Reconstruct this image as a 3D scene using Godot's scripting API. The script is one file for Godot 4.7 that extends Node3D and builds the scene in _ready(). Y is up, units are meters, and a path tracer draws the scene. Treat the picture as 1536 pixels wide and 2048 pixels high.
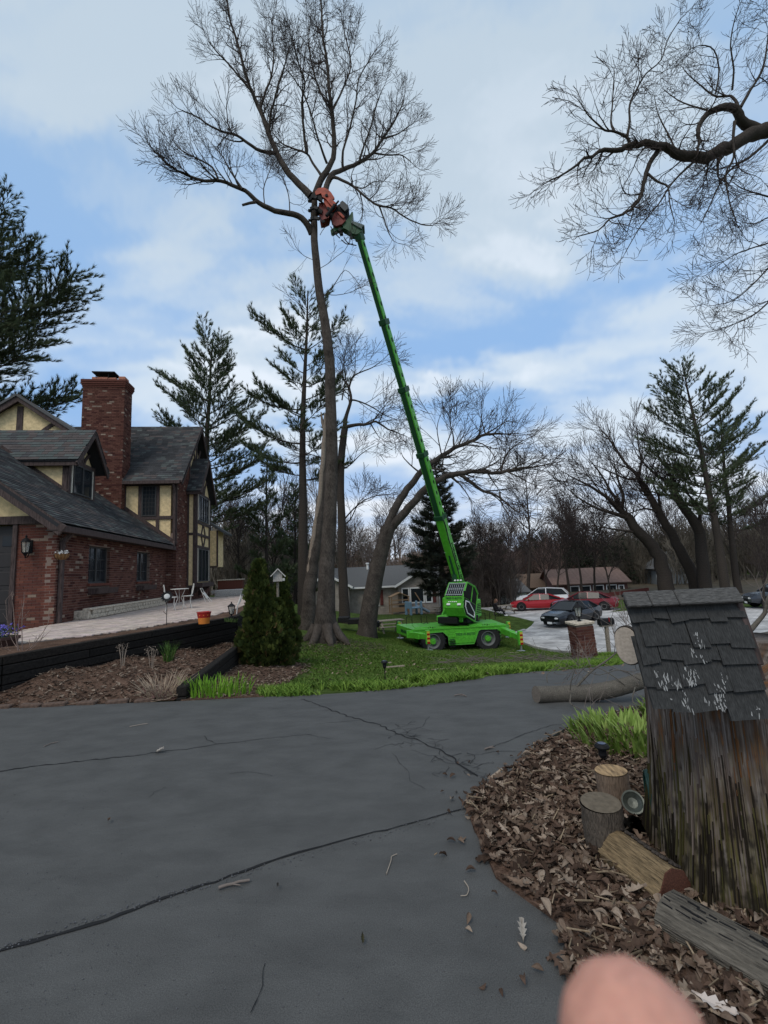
extends Node3D
# A tree-felling crane working beside a tudor house: everything is built in code, in metres.
# The camera stands on the driveway at (0, 1.6, 0) and looks along -z.

const FOC := 900.0
var R := RandomNumberGenerator.new()
var M := {}
var TX := {}
var mean := {}
var taken := {}
var cam_basis := Basis.IDENTITY
var hgrid := PackedFloat32Array()
const HX0 := -40.0
const HZ0 := -8.0
const HS := 0.5
const HNX := 200
const HNZ := 180


class MB:
	var v := PackedVector3Array()
	var n := PackedVector3Array()
	var c := PackedColorArray()
	var uv := PackedVector2Array()
	var ix := PackedInt32Array()
	var col := Color.WHITE
	var tinted := false

	func vert(p: Vector3, nn: Vector3, t := Vector2.ZERO) -> int:
		v.append(p)
		n.append(nn)
		uv.append(t)
		c.append(col)
		return v.size() - 1

	func quad(a: Vector3, b: Vector3, d: Vector3, e: Vector3, out := Vector3.ZERO) -> void:
		var nn := (b - a).cross(e - a)
		if nn.length_squared() < 1e-14:
			nn = (d - b).cross(e - b)
		nn = nn.normalized()
		var flip := out != Vector3.ZERO and nn.dot(out) < 0.0
		if flip:
			nn = -nn
		var w := (b - a).length()
		var h := (e - a).length()
		var k := vert(a, nn, Vector2(0, 0))
		vert(b, nn, Vector2(w, 0))
		vert(d, nn, Vector2(w, h))
		vert(e, nn, Vector2(0, h))
		if flip:
			ix.append_array([k, k + 1, k + 2, k, k + 2, k + 3])
		else:
			ix.append_array([k, k + 2, k + 1, k, k + 3, k + 2])

	func tri(a: Vector3, b: Vector3, d: Vector3, out := Vector3.ZERO) -> void:
		var nn := (b - a).cross(d - a).normalized()
		var flip := out != Vector3.ZERO and nn.dot(out) < 0.0
		if flip:
			nn = -nn
		var k := vert(a, nn, Vector2(a.x, a.y))
		vert(b, nn, Vector2(b.x, b.y))
		vert(d, nn, Vector2(d.x, d.y))
		if flip:
			ix.append_array([k, k + 1, k + 2])
		else:
			ix.append_array([k, k + 2, k + 1])

	# a box of size s centred in xf, with chamfered edges when bev > 0
	func box(xf: Transform3D, s: Vector3, bev := 0.0) -> void:
		var h := s * 0.5
		var b := minf(bev, minf(h.x, minf(h.y, h.z)) * 0.9)
		if b <= 0.0:
			for ax in 3:
				for sg in [-1.0, 1.0]:
					var o := Vector3.ZERO
					o[ax] = sg
					var u := Vector3.ZERO
					u[(ax + 1) % 3] = h[(ax + 1) % 3]
					var w := Vector3.ZERO
					w[(ax + 2) % 3] = h[(ax + 2) % 3]
					var q := o * h[ax]
					quad(xf * (q - u - w), xf * (q + u - w), xf * (q + u + w), xf * (q - u + w), xf.basis * o)
			return
		for ax in 3:
			var a1 := (ax + 1) % 3
			var a2 := (ax + 2) % 3
			for sg in [-1.0, 1.0]:
				var o := Vector3.ZERO
				o[ax] = sg
				var u := Vector3.ZERO
				u[a1] = h[a1] - b
				var w := Vector3.ZERO
				w[a2] = h[a2] - b
				var q := o * h[ax]
				quad(xf * (q - u - w), xf * (q + u - w), xf * (q + u + w), xf * (q - u + w), xf.basis * o)
			for s1 in [-1.0, 1.0]:
				for s2 in [-1.0, 1.0]:
					var e := Vector3.ZERO
					e[ax] = h[ax] - b
					var p := Vector3.ZERO
					p[a1] = s1 * h[a1]
					p[a2] = s2 * (h[a2] - b)
					var r := Vector3.ZERO
					r[a1] = s1 * (h[a1] - b)
					r[a2] = s2 * h[a2]
					quad(xf * (p - e), xf * (p + e), xf * (r + e), xf * (r - e), xf.basis * (p + r))
		for sx in [-1.0, 1.0]:
			for sy in [-1.0, 1.0]:
				for sz in [-1.0, 1.0]:
					var g := Vector3(sx, sy, sz)
					var k := g * (h - Vector3(b, b, b))
					tri(xf * (k + Vector3(sx * b, 0, 0)), xf * (k + Vector3(0, sy * b, 0)), xf * (k + Vector3(0, 0, sz * b)), xf.basis * g)

	func at(p: Vector3, s: Vector3, bev := 0.0) -> void:
		box(Transform3D(Basis.IDENTITY, p), s, bev)

	# a bar of section w x h from a to b; up says which way h points
	func bar(a: Vector3, b: Vector3, w: float, h: float, up := Vector3.UP, bev := 0.0) -> void:
		var z := (b - a).normalized()
		var x := up.cross(z)
		if x.length() < 0.01:
			x = Vector3.RIGHT.cross(z)
		x = x.normalized()
		box(Transform3D(Basis(x, z.cross(x), z), (a + b) * 0.5), Vector3(w, h, (b - a).length()), bev)

	# a flat polygon in the xy plane of xf, thick along its z
	func prism(pts: PackedVector2Array, xf: Transform3D, depth: float) -> void:
		var t := Geometry2D.triangulate_polygon(pts)
		var f := xf.basis.z
		for k in range(0, t.size(), 3):
			for z in [0.0, depth]:
				var q := []
				for j in 3:
					var p := pts[t[k + j]]
					q.append(xf * Vector3(p.x, p.y, z))
				tri(q[0], q[1], q[2], f * (1.0 if z > 0.0 else -1.0) * signf(depth))
		var cw := Geometry2D.is_polygon_clockwise(pts)
		for k in pts.size():
			var a := pts[k]
			var b := pts[(k + 1) % pts.size()]
			var o := Vector2(b.y - a.y, a.x - b.x) * (-1.0 if cw else 1.0)
			quad(xf * Vector3(a.x, a.y, 0), xf * Vector3(b.x, b.y, 0), xf * Vector3(b.x, b.y, depth), xf * Vector3(a.x, a.y, depth), xf.basis * Vector3(o.x, o.y, 0))

	func tube(p: Array, r: Array, sides: int, cap := true, vscale := 1.0) -> void:
		var m := p.size()
		if m < 2:
			return
		var d: Vector3 = (p[1] - p[0]).normalized()
		var x := Vector3.UP.cross(d)
		if x.length() < 0.05:
			x = Vector3.RIGHT.cross(d)
		x = x.normalized()
		var start := v.size()
		var run := 0.0
		var cs := PackedFloat32Array()
		var sn := PackedFloat32Array()
		for j in sides + 1:
			cs.append(cos(TAU * j / sides))
			sn.append(sin(TAU * j / sides))
		for i in m:
			var e: Vector3 = (p[mini(i + 1, m - 1)] - p[maxi(i - 1, 0)]).normalized()
			x = (x - e * x.dot(e)).normalized()
			var y := e.cross(x)
			if i > 0:
				run += (p[i] - p[i - 1]).length()
			var q: Vector3 = p[i]
			var rr: float = r[i]
			for j in sides + 1:
				var o := x * cs[j] + y * sn[j]
				v.append(q + o * rr)
				n.append(o)
				uv.append(Vector2(float(j) / sides, run * vscale))
				c.append(col)
		var w := sides + 1
		for i in m - 1:
			for j in sides:
				var a := start + i * w + j
				ix.append_array([a, a + w + 1, a + 1, a, a + w, a + w + 1])
		if cap:
			for e in [0, m - 1]:
				if r[e] < 0.004:
					continue
				var nn: Vector3 = (p[0] - p[1]).normalized() if e == 0 else (p[m - 1] - p[m - 2]).normalized()
				var k := vert(p[e], nn)
				for j in w:
					vert(v[start + e * w + j], nn)
				for j in sides:
					if e == 0:
						ix.append_array([k, k + 1 + j, k + 2 + j])
					else:
						ix.append_array([k, k + 2 + j, k + 1 + j])

	# profile of (radius, height) turned about the y axis of xf
	func lathe(prof: Array, sides: int, xf := Transform3D.IDENTITY) -> void:
		for i in prof.size() - 1:
			var a: Vector2 = prof[i]
			var b: Vector2 = prof[i + 1]
			var dn := Vector2(b.y - a.y, a.x - b.x).normalized()
			var k := v.size()
			for j in sides + 1:
				var t := TAU * j / sides
				var o := Vector3(cos(t), 0, sin(t))
				var nn := (xf.basis * (o * dn.x + Vector3.UP * dn.y)).normalized()
				vert(xf * (o * a.x + Vector3.UP * a.y), nn, Vector2(float(j) / sides, a.y))
				vert(xf * (o * b.x + Vector3.UP * b.y), nn, Vector2(float(j) / sides, b.y))
			for j in sides:
				var q := k + j * 2
				ix.append_array([q, q + 2, q + 3, q, q + 3, q + 1])

	func mesh(m: Material = null) -> ArrayMesh:
		var arr := []
		arr.resize(Mesh.ARRAY_MAX)
		arr[Mesh.ARRAY_VERTEX] = v
		arr[Mesh.ARRAY_NORMAL] = n
		arr[Mesh.ARRAY_TEX_UV] = uv
		if tinted:
			arr[Mesh.ARRAY_COLOR] = c
		arr[Mesh.ARRAY_INDEX] = ix
		var a := ArrayMesh.new()
		if ix.size() == 0:
			return a
		a.add_surface_from_arrays(Mesh.PRIMITIVE_TRIANGLES, arr)
		if m:
			a.surface_set_material(0, m)
		return a


# ---- small helpers -------------------------------------------------------------------------------

func lin(r: float, g: float, b: float) -> Color:
	return Color(r, g, b).linear_to_srgb()


func rf(a: float, b: float) -> float:
	return R.randf_range(a, b)


func rv() -> Vector3:
	return Vector3(rf(-1, 1), rf(-1, 1), rf(-1, 1))


func T(p: Vector3, yaw := 0.0, pitch := 0.0, roll := 0.0) -> Transform3D:
	return Transform3D(Basis.from_euler(Vector3(pitch, yaw, roll)), p)


# a place in the world from where it is seen and how many metres ahead it stands
func P(px: float, py: float, d: float) -> Vector3:
	var q: Vector3 = cam_basis * Vector3((px - 768.0) / FOC, -(py - 1024.0) / FOC, -1.0)
	return q * (d / -q.z) + Vector3(0, 1.6, 0)


func numbered(called: String, parent: Node) -> String:
	var key := "%d/%s" % [parent.get_instance_id(), called]
	var k: int = taken.get(key, 0)
	taken[key] = k + 1
	return called if k == 0 else "%s_%03d" % [called, k]


func put(o: Node3D, called: String, parent: Node = null) -> Node3D:
	if parent == null:
		parent = self
	o.name = numbered(called, parent)
	parent.add_child(o, true)
	return o


func obj(called: String, mb, m: Material, parent: Node = null, xf := Transform3D.IDENTITY) -> MeshInstance3D:
	var o := MeshInstance3D.new()
	o.mesh = mb.mesh(m) if mb is MB else mb
	if not (mb is MB):
		o.material_override = m
	o.transform = xf
	put(o, called, parent)
	return o


func thing(called: String, label: String, category: String, at := Vector3.ZERO, yaw := 0.0, group := "") -> Node3D:
	var o := Node3D.new()
	o.position = at
	o.rotation.y = yaw
	put(o, called)
	return tag(o, label, category, group)


func tag(o: Node3D, label: String, category: String, group := "") -> Node3D:
	o.set_meta("label", label)
	o.set_meta("category", category)
	if group:
		o.set_meta("group", group)
	return o


func struct(called: String, mb, m: Material) -> MeshInstance3D:
	var o := obj(called, mb, m)
	o.set_meta("kind", "structure")
	return o


func dup(src: Node3D, at: Vector3, yaw: float, label: String, size := 1.0, called := "") -> Node3D:
	var o: Node3D = src.duplicate()
	put(o, called if called else String(src.get_meta("base_name", src.name)))
	o.position = at
	o.rotation = Vector3(src.rotation.x, yaw, src.rotation.z)
	o.scale = Vector3.ONE * size
	o.set_meta("label", label)
	return o


func multi(called: String, mesh: Mesh, xs: Array, cs, parent: Node = null, stuff := true) -> MultiMeshInstance3D:
	var mm := MultiMesh.new()
	mm.transform_format = MultiMesh.TRANSFORM_3D
	mm.use_colors = cs != null
	mm.mesh = mesh
	mm.instance_count = xs.size()
	for i in xs.size():
		mm.set_instance_transform(i, xs[i])
		if cs != null:
			mm.set_instance_color(i, cs[i])
	var o := MultiMeshInstance3D.new()
	o.multimesh = mm
	put(o, called, parent)
	if stuff:
		o.set_meta("kind", "stuff")
	return o


# ---- materials -----------------------------------------------------------------------------------

func noise_tex(key: String, size: int, freq: float, octs: int, lo: float, hi: float, kind := FastNoiseLite.TYPE_SIMPLEX_SMOOTH, mid := 0.5, warp := 0.0) -> void:
	var f := FastNoiseLite.new()
	f.seed = TX.size() * 7 + 3
	f.noise_type = kind
	f.frequency = freq
	f.fractal_type = FastNoiseLite.FRACTAL_FBM
	f.fractal_octaves = octs
	f.fractal_gain = 0.6
	if warp > 0.0:
		f.domain_warp_enabled = true
		f.domain_warp_amplitude = warp
		f.domain_warp_frequency = freq * 0.7
	var im := f.get_seamless_image(size, size)
	im.convert(Image.FORMAT_L8)
	var d := im.get_data()
	var lut := PackedByteArray()
	var lv := PackedFloat32Array()
	for i in 256:
		var x := clampf(lo + (hi - lo) * clampf(i / 255.0 - mid + 0.5, 0, 1), 0, 1)
		lv.append(x)
		lut.append(int(255.0 * Color(x, x, x).linear_to_srgb().r))
	var sum := 0.0
	for i in d.size():
		sum += lv[d[i]]
		d[i] = lut[d[i]]
	mean[key] = sum / d.size()
	var out := Image.create_from_data(size, size, false, Image.FORMAT_L8, d)
	out.convert(Image.FORMAT_RGB8)
	TX[key] = ImageTexture.create_from_image(out)


# c is a real-world (linear) colour; tex darkens it; scale is repeats per metre
func mat(key: String, c: Color, rough := 0.9, tex := "", scale := Vector3.ONE, o := {}) -> StandardMaterial3D:
	if M.has(key):
		return M[key]
	var m := StandardMaterial3D.new()
	m.resource_name = key
	# the textures only vary the colour: their mean is taken out, so that c stays the surface's own colour
	var g: float = (1.0 / mean[tex] if tex else 1.0) / (mean[o.detail] if o.has("detail") else 1.0)
	m.albedo_color = Color(minf(c.r * g, 1.0), minf(c.g * g, 1.0), minf(c.b * g, 1.0)).linear_to_srgb()
	m.roughness = rough
	m.metallic = o.get("metal", 0.0)
	m.metallic_specular = o.get("spec", 0.4)
	if tex:
		m.albedo_texture = TX[tex]
		m.uv1_triplanar = not o.get("uv", false)
		m.uv1_world_triplanar = o.get("world", false)
		m.uv1_scale = scale
		m.texture_filter = BaseMaterial3D.TEXTURE_FILTER_LINEAR_WITH_MIPMAPS
	if o.has("bump"):
		m.heightmap_enabled = true
		m.heightmap_scale = o.bump
		m.heightmap_texture = TX[o.get("bumptex", tex)]
	if o.has("detail"):
		m.detail_enabled = true
		m.detail_blend_mode = BaseMaterial3D.BLEND_MODE_MUL
		m.detail_albedo = TX[o.detail]
		m.detail_uv_layer = BaseMaterial3D.DETAIL_UV_2
		m.uv2_triplanar = true
		m.uv2_world_triplanar = o.get("world", false)
		m.uv2_scale = o.dscale
	m.vertex_color_use_as_albedo = o.get("vc", false)
	if o.has("backlight"):
		m.backlight_enabled = true
		m.backlight = o.backlight
	if o.has("coat"):
		m.clearcoat_enabled = true
		m.clearcoat = o.coat
		m.clearcoat_roughness = 0.08
	if o.has("sss"):
		m.subsurf_scatter_enabled = true
		m.subsurf_scatter_strength = o.sss
	M[key] = m
	return m


func glass(key: String, c: Color, a: float) -> StandardMaterial3D:
	var m := StandardMaterial3D.new()
	m.resource_name = key
	m.albedo_color = Color(c.r, c.g, c.b, a)
	m.transparency = BaseMaterial3D.TRANSPARENCY_ALPHA
	m.roughness = 0.03
	m.metallic_specular = 0.6
	M[key] = m
	return m


func make_materials() -> void:
	noise_tex("soft", 256, 0.012, 4, 0.55, 1.0)
	noise_tex("grain", 512, 0.16, 3, 0.3, 1.05)
	noise_tex("blotch", 512, 0.008, 6, 0.3, 1.05, FastNoiseLite.TYPE_SIMPLEX_SMOOTH, 0.5, 40.0)
	noise_tex("fiber", 512, 0.03, 5, 0.15, 1.05)
	noise_tex("cell", 256, 0.05, 2, 0.2, 1.0, FastNoiseLite.TYPE_CELLULAR, 0.4)
	noise_tex("stain", 512, 0.01, 5, -0.1, 1.3, FastNoiseLite.TYPE_SIMPLEX_SMOOTH, 0.5, 30.0)
	noise_tex("worn", 1024, 0.016, 9, 0.7, 1.1, FastNoiseLite.TYPE_SIMPLEX_SMOOTH, 0.5, 25.0)
	noise_tex("mild", 512, 0.012, 6, 0.62, 1.08, FastNoiseLite.TYPE_SIMPLEX_SMOOTH, 0.5, 30.0)
	var up := Vector3(1.0, 0.12, 1.0)
	mat("asphalt", Color(0.074, 0.073, 0.07), 0.74, "worn", Vector3(0.1, 0.2, 0.2), {"world": true, "detail": "grain", "dscale": Vector3.ONE * 1.8, "bump": 0.6, "bumptex": "grain", "spec": 0.36})
	mat("asphalt_dark", Color(0.012, 0.012, 0.013), 0.95)
	mat("asphalt_worn", Color(0.1, 0.1, 0.105), 0.9, "grain", Vector3.ONE * 2.0, {"world": true})
	mat("woodland", Color(0.07, 0.055, 0.035), 1.0, "blotch", Vector3.ONE * 0.2, {"world": true})
	mat("lawn", Color(0.062, 0.092, 0.024), 1.0, "blotch", Vector3.ONE * 0.3, {"world": true, "detail": "soft", "dscale": Vector3.ONE * 1.3, "spec": 0.1})
	mat("mulch", Color(0.105, 0.066, 0.048), 1.0, "cell", Vector3.ONE * 3.0, {"world": true, "detail": "blotch", "dscale": Vector3.ONE * 0.5, "bump": 2.0, "bumptex": "cell", "spec": 0.1})
	mat("concrete", Color(0.42, 0.4, 0.385), 0.9, "blotch", Vector3.ONE * 0.13, {"world": true, "detail": "soft", "dscale": Vector3.ONE * 1.1})
	mat("paver", Color(0.5, 0.42, 0.37), 0.9, "soft", Vector3.ONE * 0.6, {"world": true, "vc": true})
	mat("paver_joint", Color(0.16, 0.13, 0.11), 1.0, "grain", Vector3.ONE, {"world": true})
	mat("brick", Color(1, 1, 1), 0.92, "soft", Vector3.ONE * 5.0, {"vc": true, "spec": 0.25})
	mat("mortar", Color(0.23, 0.17, 0.14), 1.0, "grain", Vector3.ONE * 2.0)
	mat("shingle", Color(1, 1, 1), 0.95, "grain", Vector3.ONE * 4.0, {"vc": true, "spec": 0.2})
	mat("roof_under", Color(0.03, 0.03, 0.033), 1.0)
	mat("stucco", Color(0.74, 0.57, 0.32), 0.95, "mild", Vector3.ONE * 0.7, {"bump": 0.25, "bumptex": "grain", "spec": 0.2})
	mat("trim", Color(0.07, 0.05, 0.046), 0.75, "fiber", up * 1.5, {"spec": 0.3})
	mat("soffit", Color(0.03, 0.022, 0.02), 0.9)
	mat("door_paint", Color(0.03, 0.026, 0.026), 0.55)
	mat("window_frame", Color(0.045, 0.045, 0.045), 0.5)
	mat("ivory", Color(0.68, 0.62, 0.52), 0.6)
	mat("room_dark", Color(0.012, 0.012, 0.013), 1.0)
	mat("terracotta", Color(0.4, 0.17, 0.11), 0.85, "soft", Vector3.ONE * 3.0)
	mat("black_timber", Color(0.026, 0.025, 0.024), 0.85, "fiber", Vector3(1.2, 1.2, 1.2), {"bump": 0.6, "spec": 0.2, "vc": true})
	mat("bark", Color(0.074, 0.062, 0.053), 0.95, "fiber", Vector3(2.2, 0.4, 2.2), {"bump": 4.0, "spec": 0.15, "detail": "blotch", "dscale": Vector3(0.5, 0.3, 0.5)})
	mat("bark_dark", Color(0.06, 0.05, 0.043), 0.95, "fiber", Vector3(3.0, 0.5, 3.0), {"bump": 3.0, "spec": 0.15})
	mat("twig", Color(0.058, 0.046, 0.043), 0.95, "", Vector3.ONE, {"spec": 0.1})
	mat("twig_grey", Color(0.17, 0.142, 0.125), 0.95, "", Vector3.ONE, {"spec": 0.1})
	mat("deadwood", Color(0.25, 0.2, 0.155), 0.9, "fiber", Vector3(3, 0.4, 3), {"bump": 2.0})
	mat("needles", Color(1, 1, 1), 0.8, "", Vector3.ONE, {"vc": true, "spec": 0.2, "backlight": Color(0.25, 0.25, 0.2)})
	mat("blade", Color(1, 1, 1), 0.75, "", Vector3.ONE, {"vc": true, "spec": 0.25, "backlight": Color(0.4, 0.4, 0.3)})
	mat("leaf", Color(1, 1, 1), 0.85, "soft", Vector3.ONE * 9.0, {"vc": true, "spec": 0.2, "backlight": Color(0.1, 0.09, 0.07)})
	mat("green_paint", Color(0.085, 0.4, 0.03), 0.42, "mild", Vector3.ONE * 0.8, {"coat": 0.25, "detail": "worn", "dscale": Vector3.ONE * 0.5})
	mat("dark_green", Color(0.014, 0.07, 0.025), 0.5)
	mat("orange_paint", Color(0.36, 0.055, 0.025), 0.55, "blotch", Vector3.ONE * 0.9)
	mat("black_metal", Color(0.013, 0.013, 0.014), 0.6, "", Vector3.ONE, {"spec": 0.25})
	mat("rubber", Color(0.02, 0.02, 0.02), 0.9, "soft", Vector3.ONE * 3.0)
	mat("rim_grey", Color(0.13, 0.135, 0.135), 0.55)
	mat("steel", Color(0.45, 0.45, 0.45), 0.35, "", Vector3.ONE, {"metal": 0.8})
	mat("white_paint", Color(0.78, 0.78, 0.76), 0.5)
	mat("white_iron", Color(0.6, 0.58, 0.54), 0.6)
	mat("lens", Color(0.75, 0.75, 0.72), 0.15, "", Vector3.ONE, {"coat": 0.8})
	mat("red_lens", Color(0.3, 0.01, 0.012), 0.3, "", Vector3.ONE, {"spec": 0.3})
	mat("yellow", Color(0.5, 0.42, 0.05), 0.6)
	mat("siding", Color(0.33, 0.29, 0.25), 0.85, "mild", Vector3.ONE * 0.3)
	mat("siding_white", Color(0.6, 0.59, 0.56), 0.85)
	mat("grey_roof", Color(0.1, 0.1, 0.1), 0.95, "grain", Vector3.ONE * 1.5)
	mat("copper_roof", Color(0.17, 0.11, 0.09), 0.9, "soft", Vector3.ONE * 0.6)
	mat("red_fence", Color(0.12, 0.035, 0.03), 0.9, "fiber", Vector3(4, 0.3, 4))
	mat("pane_dark", Color(0.02, 0.024, 0.028), 0.06, "", Vector3.ONE, {"spec": 0.33})
	mat("pane_car", Color(0.012, 0.014, 0.016), 0.08, "", Vector3.ONE, {"spec": 0.3})
	mat("shingle_wood", Color(0.04, 0.04, 0.039), 0.8, "fiber", Vector3(9, 1.6, 1.6), {"bump": 0.25, "detail": "mild", "dscale": Vector3.ONE * 3.0, "spec": 0.3})
	mat("worn_white", Color(0.36, 0.36, 0.35), 0.9, "grain", Vector3.ONE * 7.0)
	mat("grey_wood", Color(0.25, 0.21, 0.165), 0.9, "fiber", Vector3(2.0, 2.0, 0.5), {"bump": 1.5})
	mat("cut_wood", Color(0.32, 0.21, 0.11), 0.9, "fiber", Vector3(2.5, 2.5, 0.5), {"bump": 1.0})
	mat("end_grain", Color(0.13, 0.105, 0.075), 0.95, "soft", Vector3.ONE * 6.0, {"bump": 1.0})
	mat("stone", Color(0.5, 0.43, 0.34), 0.95, "blotch", Vector3.ONE * 2.0, {"bump": 1.0})
	mat("pale_stone", Color(0.5, 0.46, 0.42), 0.95, "blotch", Vector3.ONE * 4.0, {"bump": 1.0})
	mat("skin", Color(0.55, 0.27, 0.2), 0.55, "worn", Vector3.ONE * 25.0, {"sss": 0.2, "bump": 0.02, "bumptex": "grain"})
	mat("blue_plastic", Color(0.2, 0.31, 0.4), 0.6)
	mat("play_wood", Color(0.3, 0.2, 0.12), 0.85, "fiber", Vector3(2, 2, 2))
	glass("window_glass", Color(0.55, 0.6, 0.62), 0.25)
	glass("lamp_glass", Color(0.8, 0.8, 0.75), 0.35)


# ---- the scene -----------------------------------------------------------------------------------

func _ready() -> void:
	R.seed = 4117
	make_view()
	make_materials()
	make_heights()
	make_ground()
	make_house()
	make_neighbour()
	make_far_buildings()
	make_walls()
	make_trees()
	make_woods()
	make_crane()
	make_cars()
	make_street_things()
	make_yard_things()
	make_patio_things()
	make_stump()
	make_fallen_limb()
	make_garden()
	make_driveway_details()
	make_hand()


func make_view() -> void:
	cam_basis = Basis(Vector3.RIGHT, atan(119.0 / FOC)) * Basis(Vector3.BACK, -0.046)
	var cam := Camera3D.new()
	cam.name = "camera"
	add_child(cam)
	cam.transform = Transform3D(cam_basis, Vector3(0, 1.6, 0))
	var lens := CameraAttributesPhysical.new()
	lens.frustum_focal_length = 12.0 * FOC / 1024.0
	lens.frustum_focus_distance = 9.0
	lens.frustum_near = 0.01
	lens.frustum_far = 900.0
	lens.exposure_aperture = 9.0
	cam.attributes = lens
	cam.far = 900.0
	cam.near = 0.01
	cam.current = true

	var w := WorldEnvironment.new()
	w.name = "world"
	var e := Environment.new()
	e.background_mode = Environment.BG_SKY
	e.tonemap_mode = Environment.TONE_MAPPER_LINEAR
	e.tonemap_exposure = 1.12
	e.sdfgi_enabled = true
	e.ssao_enabled = true
	e.ssil_enabled = true
	var s := Sky.new()
	var pm := PanoramaSkyMaterial.new()
	pm.panorama = make_sky()
	s.sky_material = pm
	e.sky = s
	w.environment = e
	add_child(w)

	var sun := DirectionalLight3D.new()
	sun.name = "sun"
	sun.light_color = Color(1.0, 0.97, 0.93)
	sun.light_energy = 0.45
	sun.light_angular_distance = 25.0
	sun.shadow_enabled = true
	add_child(sun)
	sun.rotation_degrees = Vector3(-52, -28, 0)


# a broken overcast: pale near the horizon, thin blue between the clouds, greyer overhead
func make_sky() -> ImageTexture:
	var f := FastNoiseLite.new()
	f.seed = 11
	f.noise_type = FastNoiseLite.TYPE_SIMPLEX_SMOOTH
	f.frequency = 1.05
	f.fractal_octaves = 6
	f.domain_warp_enabled = true
	f.domain_warp_amplitude = 0.5
	f.domain_warp_frequency = 0.9
	var g := FastNoiseLite.new()
	g.seed = 29
	g.frequency = 0.3
	g.fractal_octaves = 3
	var W := 1024
	var H := 512
	var im := Image.create(W, H, false, Image.FORMAT_RGBF)
	for y in H:
		var el := (0.5 - (y + 0.5) / H) * PI
		var sy := sin(el)
		var cy := cos(el)
		for x in W:
			var c := Color(0.5, 0.55, 0.62)
			if sy > -0.02:
				var az := ((x + 0.5) / W - 0.5) * TAU
				var q := 1.0 / (maxf(sy, 0.0) + 0.22)
				var px := sin(az) * cy * q
				var pz := cos(az) * cy * q
				var a := f.get_noise_2d(px * 1.0, pz * 2.2)
				var b := g.get_noise_2d(px + 40.0, pz * 1.5)
				var up := clampf(sy, 0, 1)
				var blue := Color(0.27, 0.45, 0.74).lerp(Color(0.30, 0.45, 0.65), smoothstep(0.4, 0.9, up))
				var cloud := Color(0.60, 0.70, 0.81).lerp(Color(0.48, 0.58, 0.68), smoothstep(0.25, 0.8, up))
				var k := smoothstep(-0.32, 0.42, a + b * 0.7 + 0.07 + 0.3 * smoothstep(0.45, 0.95, up))
				c = blue.lerp(cloud, k)
				c = c.lerp(Color(0.84, 0.89, 0.97), 0.55 * smoothstep(0.22, 0.55, a - 0.2 * b) * (1.0 - 0.75 * smoothstep(0.4, 0.8, up)))
				c = c.lerp(Color(0.39, 0.48, 0.60), 0.55 * smoothstep(0.1, 0.55, -b) * smoothstep(0.3, 0.6, up))
				c = c.lerp(Color(0.76, 0.80, 0.87), 0.85 * (1.0 - smoothstep(0.02, 0.34, up)) * (0.75 + 0.5 * a))
			im.set_pixel(x, y, c)
	return ImageTexture.create_from_image(im)


# ---- the lie of the land -------------------------------------------------------------------------

func land_marks() -> Array:
	var m := []
	# (x, metres ahead, height): the driveway
	for p in [Vector3(-6, -6, 0), Vector3(0, -6, 0), Vector3(6, -6, .1), Vector3(-6, 2, 0), Vector3(0, 2, 0), Vector3(3, 2, .02), Vector3(-6, 6, 0), Vector3(-3, 6, 0), Vector3(0, 6, 0), Vector3(1.2, 6.5, 0), Vector3(3, 5, -.05), Vector3(3, 7.2, -.18), Vector3(2.4, 7, -.06), Vector3(6, 4, -.05)]:
		m.append(p)
	# the fall to the street on the right
	for p in [Vector3(5.4, 13, -1.1), Vector3(6.6, 14, -1.22), Vector3(4, 10, -.62), Vector3(6, 8, -.4), Vector3(9, 8, -.75), Vector3(8.4, 16, -1.62), Vector3(11, 13, -1.5), Vector3(14, 9, -.9), Vector3(8, 27, -2.5), Vector3(11, 30, -2.47), Vector3(14, 32, -2.3), Vector3(20, 24, -2.2), Vector3(25, 34, -2.1), Vector3(12.3, 40, -2.4), Vector3(8.9, 38, -2.48)]:
		m.append(p)
	# the lawn
	for p in [Vector3(1.1, 45, -2.45), Vector3(-5, 45, -2.3), Vector3(2.2, 23, -2.34), Vector3(4.9, 24, -2.45), Vector3(-1.1, 23, -1.66), Vector3(-2.4, 17, -.86), Vector3(-1, 10, -.6), Vector3(-1, 14, -1.02), Vector3(2.5, 10, -.52), Vector3(3.5, 14, -1.2), Vector3(3, 18, -1.75), Vector3(-2.7, 10.5, -.42), Vector3(-3.6, 12, -.5), Vector3(-4.3, 16, -.7)]:
		m.append(p)
	# the house side and the far ground
	for p in [Vector3(-11, 12, .58), Vector3(-10, 9, .38), Vector3(-15, 9, .3), Vector3(-16, 14, .6), Vector3(-8, 6.5, .15), Vector3(-12, 5, .1), Vector3(-11, 40, -.2), Vector3(-6, 32, -.9), Vector3(-16, 30, .2)]:
		m.append(p)
	for p in [Vector3(-30, 60, -.3), Vector3(30, 60, -2), Vector3(0, 70, -2.4), Vector3(-40, 30, .3), Vector3(55, 30, -1.8), Vector3(50, 5, -.4), Vector3(-40, 0, .2), Vector3(55, 80, -1.5), Vector3(-40, 80, -.2), Vector3(20, 45, -2.2), Vector3(10, 60, -2.4)]:
		m.append(p)
	return m


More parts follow.
